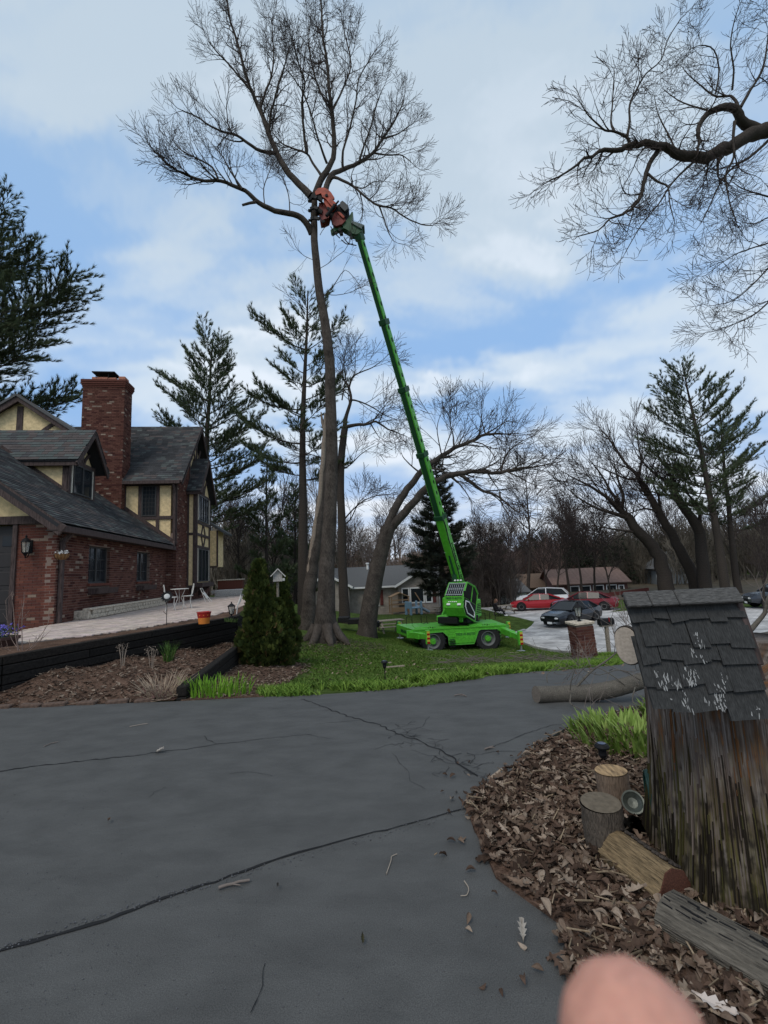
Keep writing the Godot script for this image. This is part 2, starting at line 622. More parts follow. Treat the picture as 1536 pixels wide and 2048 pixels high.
# a thin-plate surface through the marks, kept as a half-metre grid
func make_heights() -> void:
	var m := land_marks()
	var k := m.size()
	var s := k + 3
	var a := []
	for i in s:
		var row := PackedFloat64Array()
		row.resize(s + 1)
		a.append(row)
	for i in k:
		for j in k:
			var r: float = (m[i].x - m[j].x) ** 2 + (m[i].y - m[j].y) ** 2
			a[i][j] = (0.5 * r * log(r) if r > 1e-9 else 0.05)
		a[i][k] = 1.0
		a[i][k + 1] = m[i].x
		a[i][k + 2] = m[i].y
		a[k][i] = 1.0
		a[k + 1][i] = m[i].x
		a[k + 2][i] = m[i].y
		a[i][s] = m[i].z
	for i in s:
		var best := i
		for j in range(i + 1, s):
			if absf(a[j][i]) > absf(a[best][i]):
				best = j
		var sw = a[i]
		a[i] = a[best]
		a[best] = sw
		for j in range(i + 1, s):
			var q: float = a[j][i] / a[i][i]
			if q != 0.0:
				for c in range(i, s + 1):
					a[j][c] -= q * a[i][c]
	var w := PackedFloat64Array()
	w.resize(s)
	for i in range(s - 1, -1, -1):
		var t: float = a[i][s]
		for j in range(i + 1, s):
			t -= a[i][j] * w[j]
		w[i] = t / a[i][i]
	hgrid.resize(HNX * HNZ)
	var mx := PackedFloat64Array()
	var my := PackedFloat64Array()
	for p in m:
		mx.append(p.x)
		my.append(p.y)
	for j in HNZ:
		for i in HNX:
			var x := HX0 + i * HS
			var d := HZ0 + j * HS
			var t := w[k] + w[k + 1] * x + w[k + 2] * d
			for q in k:
				var r := (x - mx[q]) * (x - mx[q]) + (d - my[q]) * (d - my[q])
				if r > 1e-9:
					t += w[q] * 0.5 * r * log(r)
			hgrid[j * HNX + i] = t


func H(x: float, d: float) -> float:
	var u := clampf((x - HX0) / HS, 0.0, HNX - 1.001)
	var v := clampf((d - HZ0) / HS, 0.0, HNZ - 1.001)
	var i := int(u)
	var j := int(v)
	u -= i
	v -= j
	var k := j * HNX + i
	return lerpf(lerpf(hgrid[k], hgrid[k + 1], u), lerpf(hgrid[k + HNX], hgrid[k + HNX + 1], u), v)


func GP(x: float, d: float, lift := 0.0) -> Vector3:
	return Vector3(x, H(x, d) + lift, -d)


func up_at(x: float, d: float) -> Vector3:
	return Vector3(H(x - .3, d) - H(x + .3, d), 0.6, -(H(x, d - .3) - H(x, d + .3))).normalized()


func pg(xs: Array) -> PackedVector2Array:
	var p := PackedVector2Array()
	for i in range(0, xs.size(), 2):
		p.append(Vector2(xs[i], xs[i + 1]))
	return p


# a sheet of ground over a polygon of (x, metres ahead), with a small edge
func sheet(poly: PackedVector2Array, step: float, lift: float, edge := 0.05) -> MB:
	var mb := MB.new()
	var r := Rect2(poly[0], Vector2.ZERO)
	for p in poly:
		r = r.expand(p)
	var i0 := floori(r.position.x / step)
	var j0 := floori(r.position.y / step)
	for i in range(i0, ceili(r.end.x / step)):
		for j in range(j0, ceili(r.end.y / step)):
			var cell := PackedVector2Array([Vector2(i, j) * step, Vector2(i + 1, j) * step, Vector2(i + 1, j + 1) * step, Vector2(i, j + 1) * step])
			for part in Geometry2D.intersect_polygons(cell, poly):
				var t := Geometry2D.triangulate_polygon(part)
				var base := mb.v.size()
				for p in part:
					mb.vert(GP(p.x, p.y, lift), up_at(p.x, p.y), p)
				for k in range(0, t.size(), 3):
					var a := base + t[k]
					var b := base + t[k + 1]
					var c := base + t[k + 2]
					if (mb.v[b] - mb.v[a]).cross(mb.v[c] - mb.v[a]).y > 0.0:
						mb.ix.append_array([a, c, b])
					else:
						mb.ix.append_array([a, b, c])
	var cw := Geometry2D.is_polygon_clockwise(poly)
	for k in poly.size():
		var a := poly[k]
		var b := poly[(k + 1) % poly.size()]
		var m := maxi(1, int((b - a).length() / step))
		for q in m:
			var c := a.lerp(b, float(q) / m)
			var e := a.lerp(b, float(q + 1) / m)
			var o := Vector3(b.y - a.y, 0, b.x - a.x) * (-1.0 if cw else 1.0)
			mb.quad(GP(c.x, c.y, lift), GP(e.x, e.y, lift), GP(e.x, e.y, lift - edge), GP(c.x, c.y, lift - edge), o)
	return mb


func drive_poly() -> PackedVector2Array:
	return pg([-6.2, 6.4, -5.3, 6.34, -4.27, 6.31, -2.93, 6.26, -1.66, 6.36, -0.57, 6.36, 0.4, 6.5, 1.19, 6.76, 2.1, 7.3, 2.71, 8.0, 3.6, 8.95, 4.57, 10.02, 5.6, 11.3, 7.0, 12.6, 8.3, 11.6, 9.2, 10.6, 8.0, 9.5, 5.4, 7.15, 3.5, 5.75, 2.4, 5.05, 1.7, 4.6, 1.25, 4.15, 1.03, 3.7, 0.75, 3.4, 0.45, 3.18, 0.45, 2.9, 0.54, 2.55, 0.7, 2.24, 0.66, 1.9, 0.6, 1.2, 0.62, 0.3, 0.8, -1, 1, -7, -7, -7, -6.9, 4])


func street_poly() -> PackedVector2Array:
	return pg([8.52, 29.2, 7.75, 28.2, 7.3, 26.6, 7.0, 24.0, 6.95, 22.2, 7.0, 20.3, 6.8, 17.6, 6.75, 16.4, 7.1, 15.2, 7.3, 14.2, 7.0, 12.6, 8.3, 11.6, 9.2, 10.6, 12, 9.6, 20, 9.2, 45, 14, 55, 20, 55, 30, 30, 31, 22, 33.6, 18.25, 34.9, 16.6, 34.8, 18.4, 36.5, 18.0, 46, 9.0, 46, 10.0, 37, 10.4, 33.0, 9.6, 31.2])


func bed_poly() -> PackedVector2Array:
	return pg([0.44, 3.18, 0.48, 2.5, 0.68, 2.2, 0.64, 1.9, 0.58, 1.2, 0.5, 0.3, 0.7, -1.5, 5, -2, 8, 2, 9, 8, 8.0, 9.3, 5.4, 7.0, 3.5, 5.6, 2.4, 4.95, 1.7, 4.5, 1.25, 4.1, 1.0, 3.75, 0.7, 3.5])


func patio_poly() -> PackedVector2Array:
	return pg([-8.55, 10.45, -7.7, 8.8, -6.75, 8.4, -5.75, 9.6, -4.95, 12.4, -5.0, 14.0, -5.75, 19.5, -6.4, 26.0, -10.6, 26.0, -10.3, 22.2, -8.95, 12.2])


func make_ground() -> void:
	var mb := MB.new()
	var xs := []
	var ds := []
	for i in [-420, -260, -160, -100, -70, -52]:
		xs.append(float(i))
	for i in range(-40, -16, 2):
		xs.append(float(i))
	for i in range(-32, 61):
		xs.append(i * 0.5)
	for i in [34, 40, 46, 52, 59, 75, 110, 170, 260, 420]:
		xs.append(float(i))
	for i in [-200, -80, -30]:
		ds.append(float(i))
	for i in range(-16, 101):
		ds.append(i * 0.5)
	for i in [52, 54, 58, 64, 72, 81, 100, 140, 220, 420, 800]:
		ds.append(float(i))
	for d in ds:
		for x in xs:
			mb.vert(GP(x, d), up_at(x, d))
	var w := xs.size()
	for j in ds.size() - 1:
		for i in w - 1:
			var a := j * w + i
			mb.ix.append_array([a, a + w + 1, a + 1, a, a + w, a + w + 1])
	struct("lawn", mb, M.lawn)
	struct("driveway", sheet(drive_poly(), 0.5, 0.03), M.asphalt)
	struct("garage_apron", sheet(pg([-9.4, 12.0, -8.75, 10.3, -8.0, 8.6, -9, 6.6, -17, 6, -17, 11.3]), 0.5, 0.05), M.asphalt)
	var st := struct("street", sheet(street_poly(), 0.5, 0.03), M.concrete)
	# the kerb round the turning circle
	var kb := MB.new()
	var e := street_poly()
	for k in range(0, 9):
		var a := e[k]
		var b := e[k + 1]
		var q := maxi(1, int((b - a).length() / 0.7))
		for i in q:
			var c := a.lerp(b, float(i) / q)
			var f := a.lerp(b, float(i + 1) / q)
			kb.bar(GP(c.x, c.y, 0.05), GP(f.x, f.y, 0.05), 0.2, 0.14, Vector3.UP, 0.02)
	obj("kerb", kb, M.concrete, st)
	struct("leaf_bed", sheet(bed_poly(), 0.25, 0.045), M.mulch)
	struct("woodland_floor", sheet(pg([-60, 46, -9, 40, -9, 56, 8, 56, 20, 50, 24, 40, 34, 36, 58, 36, 58, 80, -60, 80]), 1.0, 0.05), M.woodland)
	make_patio()
	make_grass()


func make_patio() -> void:
	var poly := patio_poly()
	var top := 0.6
	var base := MB.new()
	var pts := PackedVector2Array()
	for p in poly:
		pts.append(Vector2(p.x, -p.y))
	base.prism(pts, Transform3D(Basis(Vector3.RIGHT, PI / 2), Vector3(0, top - 0.35, 0)), -0.35)
	var pat := struct("patio", base, M.paver_joint)
	var pv := MB.new()
	pv.at(Vector3.ZERO, Vector3(0.206, 0.03, 0.1), 0.006)
	var xs := []
	var cs := []
	var b := Basis(Vector3.UP, 0.14)
	for i in range(-60, 60):
		for j in range(-110, 110):
			var q := b * Vector3(i * 0.213 + (0.106 if j % 2 else 0.0), 0, j * 0.107)
			q += Vector3(-7.8, 0, -17)
			if Geometry2D.is_point_in_polygon(Vector2(q.x, -q.z), poly):
				xs.append(Transform3D(b * Basis(Vector3(rf(-.01, .01), 1, rf(-.012, .012)).normalized(), rf(-.02, .02)), Vector3(q.x, top + rf(-.002, .004), q.z)))
				var t := rf(0.72, 1.05)
				cs.append(Color(t, t * rf(0.93, 1.0), t * rf(0.9, 1.0)))
	multi("paver", pv.mesh(M.paver), xs, cs, pat)
	# sandy strip with seedlings between the pavers and the timber wall
	var s := MB.new()
	var edge := [Vector2(-7.9, 6.2), Vector2(-5.93, 6.95), Vector2(-4.2, 12.15), Vector2(-4.35, 13.2), Vector2(-5.2, 18.2), Vector2(-5.9, 25)]
	var inner := [Vector2(-8.9, 9.0), Vector2(-6.7, 8.5), Vector2(-4.9, 12.3), Vector2(-4.95, 13.6), Vector2(-5.7, 19.2), Vector2(-6.3, 25)]
	for k in edge.size() - 1:
		var q := []
		for p in [edge[k], edge[k + 1], inner[k + 1], inner[k]]:
			q.append(Vector3(p.x, 0.585, -p.y))
		s.quad(q[0], q[1], q[2], q[3], Vector3.UP)
	var st := struct("planting_strip", s, M.mulch)
	st.set_meta("kind", "structure")


# blades scattered over (x, metres ahead) polygons
func blades(called: String, poly: PackedVector2Array, count: int, hgt: Vector2, wid: float, c1: Color, c2: Color, lean: float, holes: Array, per := 5, lift := 0.0, patchy := 0.0) -> MultiMeshInstance3D:
	var t := MB.new()
	for k in per:
		var a := R.randf() * TAU
		var o := Vector3(rf(-.5, .5), 0, rf(-.5, .5)) * 0.05
		var side := Vector3(cos(a), 0, sin(a)) * wid
		var out := Vector3(-sin(a), 0, cos(a)) * rf(-lean, lean) + Vector3(rf(-lean, lean), 0, rf(-lean, lean))
		var h := rf(0.6, 1.0)
		var mid := o + Vector3(0, h * 0.6, 0) + out * 0.35
		var tip := o + Vector3(0, h, 0) + out
		t.quad(o - side, o + side, mid + side * 0.8, mid - side * 0.8)
		t.tri(mid - side * 0.8, mid + side * 0.8, tip)
	var r := Rect2(poly[0], Vector2.ZERO)
	for p in poly:
		r = r.expand(p)
	var xs := []
	var cs := []
	var guard := 0
	while xs.size() < count and guard < count * 12:
		guard += 1
		var p := Vector2(rf(r.position.x, r.end.x), rf(r.position.y, r.end.y))
		if not Geometry2D.is_point_in_polygon(p, poly):
			continue
		var bad := patchy > 0.0 and sin(p.x * 3.1 + 1.0) * sin(p.y * 4.3 + p.x * 1.7) + R.randf() < patchy
		for h in holes:
			if Geometry2D.is_point_in_polygon(p, h):
				bad = true
				break
		if bad:
			continue
		var s := rf(hgt.x, hgt.y)
		xs.append(Transform3D(Basis(Vector3.UP, R.randf() * TAU).scaled(Vector3(1, s, 1)), GP(p.x, p.y, lift)))
		cs.append(c1.lerp(c2, R.randf()))
	return multi(called, t.mesh(M.blade), xs, cs)


func make_grass() -> void:
	var lawn_a := pg([-1.9, 6.9, 1.0, 7.2, 2.4, 8.2, 5.3, 11.4, 7.0, 14.0, 6.6, 16.5, 6.8, 20.5, 6.9, 26, 8.0, 29.5, 2, 29.5, -3.4, 24, -3.6, 15.5, -2.2, 11.5, -1.6, 9.5])
	var g := blades("lawn_grass", lawn_a, 60000, Vector2(0.035, 0.075), 0.009, Color(0.055, 0.115, 0.018), Color(0.115, 0.165, 0.036), 0.03, [], 5)
	tag(g, "short mown grass of the sloping lawn in front of the green crane", "grass")
	var strip := pg([-1.75, 6.32, -0.57, 6.32, 0.4, 6.46, 1.19, 6.72, 2.1, 7.26, 2.71, 7.96, 3.6, 8.9, 4.57, 9.95, 5.6, 11.2, 6.9, 12.6, 7.1, 14.2, 6.2, 13.9, 4.9, 12.0, 3.9, 10.5, 2.3, 8.6, 1.0, 7.35, -0.6, 6.95, -1.95, 6.85])
	g = blades("driveway_edge_grass", strip, 4200, Vector2(0.05, 0.17), 0.011, Color(0.075, 0.15, 0.02), Color(0.17, 0.26, 0.045), 0.10, [], 7, 0.0, 0.45)
	tag(g, "bright green long grass along the far edge of the driveway", "grass")
	var right := pg([5.6, 6.95, 8.0, 9.2, 9.0, 10.2, 13, 9.0, 10, 4, 6, 5])
	g = blades("verge_grass", right, 3000, Vector2(0.08, 0.2), 0.014, Color(0.07, 0.13, 0.02), Color(0.14, 0.21, 0.035), 0.08, [], 6, 0.04)
	tag(g, "green verge grass right of the stump beside the street", "grass")


# ---- the tudor house ------------------------------------------------------------------------------
# Its own axes: x outward from the long brick wall, -z along that wall away from the camera, y = 0 at the patio.

func brick_tone() -> Color:
	var t := R.randf()
	if t < 0.055:
		return Color(0.36, 0.27, 0.21) * rf(0.7, 1.1)
	if t < 0.2:
		return Color(0.09, 0.035, 0.03) * rf(0.8, 1.1)
	return Color(0.125, 0.052, 0.04).lerp(Color(0.175, 0.08, 0.06), R.randf()) * rf(0.8, 1.15)


# bricks in running bond on a plane: u runs along, y up, out points away from the wall.
# span gives the free stretch (from, to) of the course at height y; holes are openings (u, y, w, h)
func bricks(parent: Node3D, o: Vector3, u: Vector3, out: Vector3, y0: float, y1: float, span: Callable, holes: Array, singles := false) -> void:
	if not M.has("brick_mesh"):
		var b := MB.new()
		b.at(Vector3(0, 0, 0), Vector3(1, 0.064, 0.09))
		M.brick_mesh = b.mesh(M.brick)
		for k in 8:
			var m: StandardMaterial3D = M.brick.duplicate()
			m.vertex_color_use_as_albedo = false
			m.albedo_color = (Color(0.2, 0.075, 0.052).lerp(Color(0.11, 0.042, 0.034), k / 8.0) * rf(0.9, 1.2) if k > 0 else Color(0.33, 0.24, 0.18)).linear_to_srgb()
			m.resource_name = "single_brick"
			M["brick_%d" % k] = m
	var xs := []
	var cs := []
	var rows := int((y1 - y0) / 0.075)
	var bs := Basis(u, Vector3.UP, out)
	for r in rows:
		var y := y0 + r * 0.075 + 0.037
		var lim: Vector2 = span.call(y)
		var free := [lim]
		for h: Rect2 in holes:
			if y + 0.03 > h.position.y and y - 0.03 < h.end.y:
				var nf := []
				for f: Vector2 in free:
					if h.end.x <= f.x or h.position.x >= f.y:
						nf.append(f)
						continue
					if h.position.x > f.x:
						nf.append(Vector2(f.x, h.position.x))
					if h.end.x < f.y:
						nf.append(Vector2(h.end.x, f.y))
				free = nf
		var k0 := floori(lim.x / 0.213) - 1
		var k1 := ceili(lim.y / 0.213) + 1
		for k in range(k0, k1):
			var a := k * 0.213 + (0.106 if r % 2 else 0.0)
			for f: Vector2 in free:
				var s := maxf(a, f.x)
				var e := minf(a + 0.203, f.y)
				if e - s < 0.03:
					continue
				var c := o + u * ((s + e) * 0.5) + Vector3.UP * y + out * (-0.044 + rf(-0.002, 0.003))
				var x := Transform3D(bs * Basis.from_scale(Vector3(e - s, 1, 1)), c)
				if singles:
					var b := MeshInstance3D.new()
					b.mesh = M.brick_mesh
					b.transform = x
					b.material_override = M["brick_%d" % (0 if R.randf() < 0.06 else R.randi_range(1, 7))]
					put(b, "brick", parent)
				else:
					xs.append(x)
					cs.append(brick_tone())
	if xs.size():
		multi("brickwork", M.brick_mesh, xs, cs, parent)


func shingle_tone() -> Color:
	var t := R.randf()
	if t < 0.16:
		return Color(0.12, 0.132, 0.128) * rf(0.9, 1.25)
	if t < 0.32:
		return Color(0.14, 0.12, 0.115) * rf(0.8, 1.1)
	return Color(0.08, 0.08, 0.083) * rf(0.75, 1.25)


# shingle courses on a slope: u along the eave, s up the slope; span gives the stretch of each course at distance v up
func shingles(parent: Node3D, o: Vector3, u: Vector3, s: Vector3, up: float, span: Callable, singles := false, course := 0.15) -> void:
	if not M.has("shingle_mesh"):
		var b := MB.new()
		b.at(Vector3.ZERO, Vector3(1, 0.014, 1))
		M.shingle_mesh = b.mesh(M.shingle)
		for k in 7:
			var m: StandardMaterial3D = M.shingle.duplicate()
			m.vertex_color_use_as_albedo = false
			m.albedo_color = (shingle_tone() if k > 1 else Color(0.12, 0.135, 0.13)).linear_to_srgb()
			m.resource_name = "single_shingle"
			M["shingle_%d" % k] = m
	var nn := s.cross(u).normalized()
	if nn.y < 0:
		nn = -nn
	var xs := []
	var cs := []
	var tilt := 0.014 / course
	for r in int(up / course) + 1:
		var v := r * course
		var lim: Vector2 = span.call(v)
		var a := lim.x - rf(0, 0.25)
		while a < lim.y:
			var w := rf(0.2, 0.36)
			var p := maxf(a, lim.x)
			var q := minf(a + w - 0.006, lim.y)
			a += w
			if q - p < 0.03:
				continue
			var l := course * 1.25
			var sl := (s - nn * tilt).normalized()
			var c := o + u * ((p + q) * 0.5) + s * (v + l * 0.5) + nn * (0.052 + rf(0, 0.004))
			var x := Transform3D(Basis(u * (q - p), sl.cross(u).normalized() * (1.0 if sl.cross(u).dot(nn) > 0 else -1.0), sl * l), c)
			if singles:
				var b := MeshInstance3D.new()
				b.mesh = M.shingle_mesh
				b.transform = x
				b.material_override = M["shingle_%d" % R.randi_range(0, 6)]
				put(b, "shingle", parent)
			else:
				xs.append(x)
				cs.append(shingle_tone())
	if xs.size():
		multi("shingles", M.shingle_mesh, xs, cs, parent)


func slab(parent: Node3D, called: String, pts: PackedVector2Array, o: Vector3, bx: Vector3, by: Vector3, depth: float, m: Material) -> MeshInstance3D:
	var mb := MB.new()
	mb.prism(pts, Transform3D(Basis(bx, by, bx.cross(by)), o), depth)
	return obj(called, mb, m, parent)


func beam(parent: Node3D, a: Vector3, b: Vector3, w: float, t: float, out: Vector3, called := "timber_board") -> void:
	var mb := MB.new()
	mb.bar(a, b, w, t, out, 0.006)
	obj(called, mb, M.trim, parent)


# a curved brace in the plane of u and up
func brace(parent: Node3D, a: Vector3, c: Vector3, b: Vector3, w: float, t: float, out: Vector3) -> void:
	var mb := MB.new()
	var last := a
	for k in range(1, 7):
		var f := k / 6.0
		var p := a.lerp(c, f).lerp(c.lerp(b, f), f)
		mb.bar(last, p + (p - last).normalized() * 0.012, w, t, out)
		last = p
	obj("curved_brace", mb, M.trim, parent)


# casements in an opening: o is the lower left corner on the wall's face, u along, out away from it
func casement(parent: Node3D, o: Vector3, u: Vector3, out: Vector3, w: float, h: float, leaves: int, gx: int, gy: int, deep := 0.1, called := "window", muntins := true) -> void:
	var fr := MB.new()
	var fw := 0.055
	var c := o - out * deep
	fr.bar(c + u * fw * 0.5, c + u * fw * 0.5 + Vector3.UP * h, fw, 0.07, out)
	fr.bar(c + u * (w - fw * 0.5), c + u * (w - fw * 0.5) + Vector3.UP * h, fw, 0.07, out)
	fr.bar(c + u * fw + Vector3.UP * fw * 0.5, c + u * (w - fw) + Vector3.UP * fw * 0.5, fw, 0.066, out)
	fr.bar(c + u * fw + Vector3.UP * (h - fw * 0.5), c + u * (w - fw) + Vector3.UP * (h - fw * 0.5), fw, 0.066, out)
	for k in range(1, leaves):
		var q := c + u * (w * k / leaves)
		fr.bar(q + Vector3.UP * fw, q + Vector3.UP * (h - fw), 0.075, 0.068, out)
	var win := obj(called, fr, M.window_frame, parent)
	var room := MB.new()
	room.box(Transform3D(Basis(u, Vector3.UP, out), c + u * w * 0.5 + Vector3.UP * h * 0.5 - out * 0.17), Vector3(w - 0.02, h - 0.02, 0.02))
	obj("dark_interior", room, M.room_dark, win)
	for k in leaves:
		var x0 := w * k / leaves + (fw if k == 0 else 0.04)
		var x1 := w * (k + 1) / leaves - (fw if k == leaves - 1 else 0.04)
		var p := MB.new()
		p.quad(c + u * x0 + Vector3.UP * fw, c + u * x1 + Vector3.UP * fw, c + u * x1 + Vector3.UP * (h - fw), c + u * x0 + Vector3.UP * (h - fw), out)
		obj("pane", p, M.pane_dark, win)
		if not muntins:
			continue
		var mu := MB.new()
		for j in range(1, gx):
			var q := c + u * lerpf(x0, x1, float(j) / gx) + out * 0.006
			mu.bar(q + Vector3.UP * fw, q + Vector3.UP * (h - fw), 0.016, 0.012, out)
		for j in range(1, gy):
			var q := c + Vector3.UP * lerpf(fw, h - fw, float(j) / gy) + out * 0.007
			mu.bar(q + u * x0, q + u * x1, 0.016, 0.012, out)
		obj("muntin", mu, M.window_frame, win)


func make_house() -> void:
	var h := thing("tudor_house", "brick and cream house with dark half-timbering, shingle roofs and a tall brick chimney", "house", Vector3(-8.92, 0.62, -12.2), 0.1401)
	var X := Vector3.RIGHT
	var Y := Vector3.UP
	var Z := Vector3.BACK
	var back := -Z
	# --- garage wing: the long brick wall
	var gw := MB.new()
	for r in [Rect2(0, -0.9, 8.7, 1.93), Rect2(0, 1.03, 1.72, 1.17), Rect2(3.1, 1.03, 2.26, 1.17), Rect2(6.68, 1.03, 2.02, 1.17), Rect2(0, 2.2, 8.7, 0.5)]:
		gw.box(Transform3D(Basis(back, Y, X), Vector3(-0.14, r.position.y + r.size.y / 2, -(r.position.x + r.size.x / 2))), Vector3(r.size.x, r.size.y, 0.26))
	var wall := obj("garage_wall", gw, M.mortar, h)
	bricks(wall, Vector3(0, 0, 0), back, X, -0.25, 2.6, func(_y): return Vector2(0, 8.7), [Rect2(1.72, 1.03, 1.38, 1.17), Rect2(5.36, 1.03, 1.32, 1.17), Rect2(1.66, 0.94, 1.5, 0.09), Rect2(5.3, 0.94, 1.44, 0.09)])
	for z in [1.72, 5.36]:
		var w: float = 1.38 if z < 2 else 1.32
		casement(h, Vector3(0, 1.03, -z), back, X, w, 1.17, 2, 2, 3, 0.14)
		var sl := MB.new()
		for k in 13:
			sl.box(T(Vector3(0.0, 0.985, -z + 0.06 - (k + 0.5) * (w + 0.12) / 13)), Vector3(0.16, 0.085, (w + 0.12) / 13 - 0.01), 0.008)
		obj("brick_sill", sl, M.brick_3, h)
		var bx := MB.new()
		bx.prism(pg([0.0, 0.0, 0.26, 0.02, 0.3, 0.2, 0.0, 0.2]), Transform3D(Basis(X, Y, Z), Vector3(0.01, 0.68, -z - w - 0.02)), w + 0.02)
		obj("window_box", bx, M.trim, h)
	# --- garage front with the pier, door and gable
	var gf := MB.new()
	gf.box(T(Vector3(-0.49, 0.95, -0.14)), Vector3(0.98, 3.6, 0.26))
	var pier := obj("garage_pier", gf, M.mortar, h)
	bricks(pier, Vector3(-0.98, 0, 0), X, Z, -0.25, 2.69, func(_y): return Vector2(0, 0.98), [], true)
	gf = MB.new()
	gf.box(T(Vector3(-6.5, 0.95, -0.14)), Vector3(1.2, 3.6, 0.26))
	bricks(obj("garage_pier", gf, M.mortar, h), Vector3(-7.1, 0, 0), X, Z, -0.25, 2.69, func(_y): return Vector2(0, 1.2), [])
	var far_wall := MB.new()
	far_wall.box(T(Vector3(-10, 1.2, -0.16)), Vector3(5.8, 3.2, 0.26))
	obj("garage_far_wall", far_wall, M.brick_2, h)
	var door := MB.new()
	var dr := obj("garage_door", _door_mesh(), M.door_paint, h)
	door.quad(Vector3(-1.42, 2.12, -0.098), Vector3(-1.14, 2.12, -0.098), Vector3(-1.14, 2.40, -0.098), Vector3(-1.42, 2.40, -0.098), Z)
	for k in 7:
		var x := -1.75 - k * 0.62
		door.quad(Vector3(x - .25, 2.12, -0.098), Vector3(x + .18, 2.12, -0.098), Vector3(x + .18, 2.4, -0.098), Vector3(x - .25, 2.4, -0.098), Z)
	obj("pane", door, M.pane_dark, dr)
	beam(h, Vector3(-1.04, -0.1, 0.0), Vector3(-1.04, 2.69, 0.0), 0.12, 0.1, Z, "door_jamb")
	beam(h, Vector3(-13.0, 2.8, 0.02), Vector3(0.06, 2.8, 0.02), 0.22, 0.12, Z, "gable_band")
	var gable := pg([-12.9, 2.9, 0.0, 2.9, -0.05, 2.9, -6.45, 7.6])
	slab(h, "gable_stucco", pg([-12.9, 2.9, -0.02, 2.9, -6.45, 7.62]), Vector3(0, 0, -0.2), X, Y, 0.2, M.stucco)
	for x in [-3.2, -6.45, -9.7]:
		beam(h, Vector3(x, 2.92, 0.01), Vector3(x, 7.3 - absf(x + 6.45) * 0.75, 0.01), 0.16, 0.05, Z)
	# --- garage roof
	var sl := Vector3(-0.8, 0.6, 0).normalized()
	var rl := 6.8 / 0.8
	var roof := MB.new()
	roof.box(Transform3D(Basis(sl, sl.cross(Z) * -1.0, Z), Vector3(0.35, 2.6, -4.5) + sl * rl * 0.5 - Vector3(0.6, 0.8, 0) * 0.05), Vector3(rl, 0.09, 10.2))
	var sr := Vector3(-sl.x, sl.y, 0)
	roof.box(Transform3D(Basis(sr, sr.cross(Z), Z), Vector3(-13.25, 2.6, -4.5) + sr * rl * 0.5 - Vector3(-0.6, 0.8, 0) * 0.05), Vector3(rl, 0.09, 10.2))
	var gr := obj("garage_roof", roof, M.roof_under, h)
	shingles(gr, Vector3(0.37, 2.59, 0.6), back, sl, rl, func(_v): return Vector2(0, 9.35), false, 0.14)
	beam(h, Vector3(0.37, 2.49, 0.6), Vector3(0.37, 2.49, -9.0), 0.11, 0.17, Y, "gutter")
	var sof := MB.new()
	sof.at(Vector3(0.17, 2.44, -4.2), Vector3(0.3, 0.03, 9.6))
	obj("soffit", sof, M.soffit, h)
	beam(h, Vector3(0.42, 2.42, 0.56), Vector3(-6.5, 7.61, 0.56), 0.3, 0.07, Z, "rake_board")
	beam(h, Vector3(-13.3, 2.42, 0.56), Vector3(-6.46, 7.55, 0.56), 0.3, 0.07, Z, "rake_board")
	# --- dormer on the garage roof
	var dm := MB.new()
	var dz0 := -3.75
	var dz1 := -5.6
	var dc := (dz0 + dz1) * 0.5
	dm.box(T(Vector3(-3.6, 4.6, dc)), Vector3(3.6, 1.7, dz0 - dz1 - 0.04))
	dm.prism(PackedVector2Array([Vector2(0.92, 5.4), Vector2(-0.92, 5.4), Vector2(0, 6.6)]), Transform3D(Basis(Z, Y, -X), Vector3(-1.82, 0, dc)), 2.0)
	var dormer := obj("dormer", dm, M.stucco, h)
	var ds := Vector3(0, 1.2, -1.0).normalized()
	var dn := Vector3(0, 1.2, 1.0).normalized()
	var rr := MB.new()
	for s in [1.0, -1.0]:
		var sd := Vector3(0, 1.2, -s).normalized()
		rr.box(Transform3D(Basis(X, sd.cross(X) * -s * -1.0, sd), Vector3(-3.9, 5.36, dc + s * 1.16) + sd * 0.86), Vector3(5.1, 0.07, 1.78))
	var drf := obj("dormer_roof", rr, M.roof_under, dormer)
	shingles(drf, Vector3(-6.4, 5.37, dc + 1.18), X, ds, 1.72, func(_v): return Vector2(0, 5.08), true, 0.155)
	shingles(drf, Vector3(-6.4, 5.37, dc - 1.18), X, Vector3(0, 1.2, 1.0).normalized(), 1.72, func(_v): return Vector2(0, 5.08))
	beam(dormer, Vector3(-6.3, 5.28, dc + 1.14), Vector3(-1.36, 5.28, dc + 1.14), 0.17, 0.06, Z, "fascia_board")
	for s in [1.0, -1.0]:
		beam(dormer, Vector3(-1.36, 5.24, dc + s * 1.18), Vector3(-1.36, 6.72, dc - s * 0.03), 0.17, 0.06, X, "rake_board")
	var fx := -1.77
	beam(dormer, Vector3(fx, 4.2, dz0 - 0.07), Vector3(fx, 5.42, dz0 - 0.07), 0.15, 0.08, X)
	beam(dormer, Vector3(fx, 4.2, dz1 + 0.07), Vector3(fx, 5.42, dz1 + 0.07), 0.15, 0.08, X)
	beam(dormer, Vector3(fx, 5.48, dz0), Vector3(fx, 5.48, dz1), 0.16, 0.085, X)
	beam(dormer, Vector3(fx, 4.2, dz0), Vector3(fx, 4.2, dz1), 0.16, 0.09, X)
	beam(dormer, Vector3(fx, 5.5, dc), Vector3(fx, 6.5, dc), 0.12, 0.06, X)
	brace(dormer, Vector3(fx, 5.55, dc + 0.13), Vector3(fx, 5.8, dc + 0.2), Vector3(fx, 5.98, dc + 0.5), 0.1, 0.055, X)
	brace(dormer, Vector3(fx, 5.55, dc - 0.13), Vector3(fx, 5.8, dc - 0.2), Vector3(fx, 5.98, dc - 0.5), 0.1, 0.055, X)
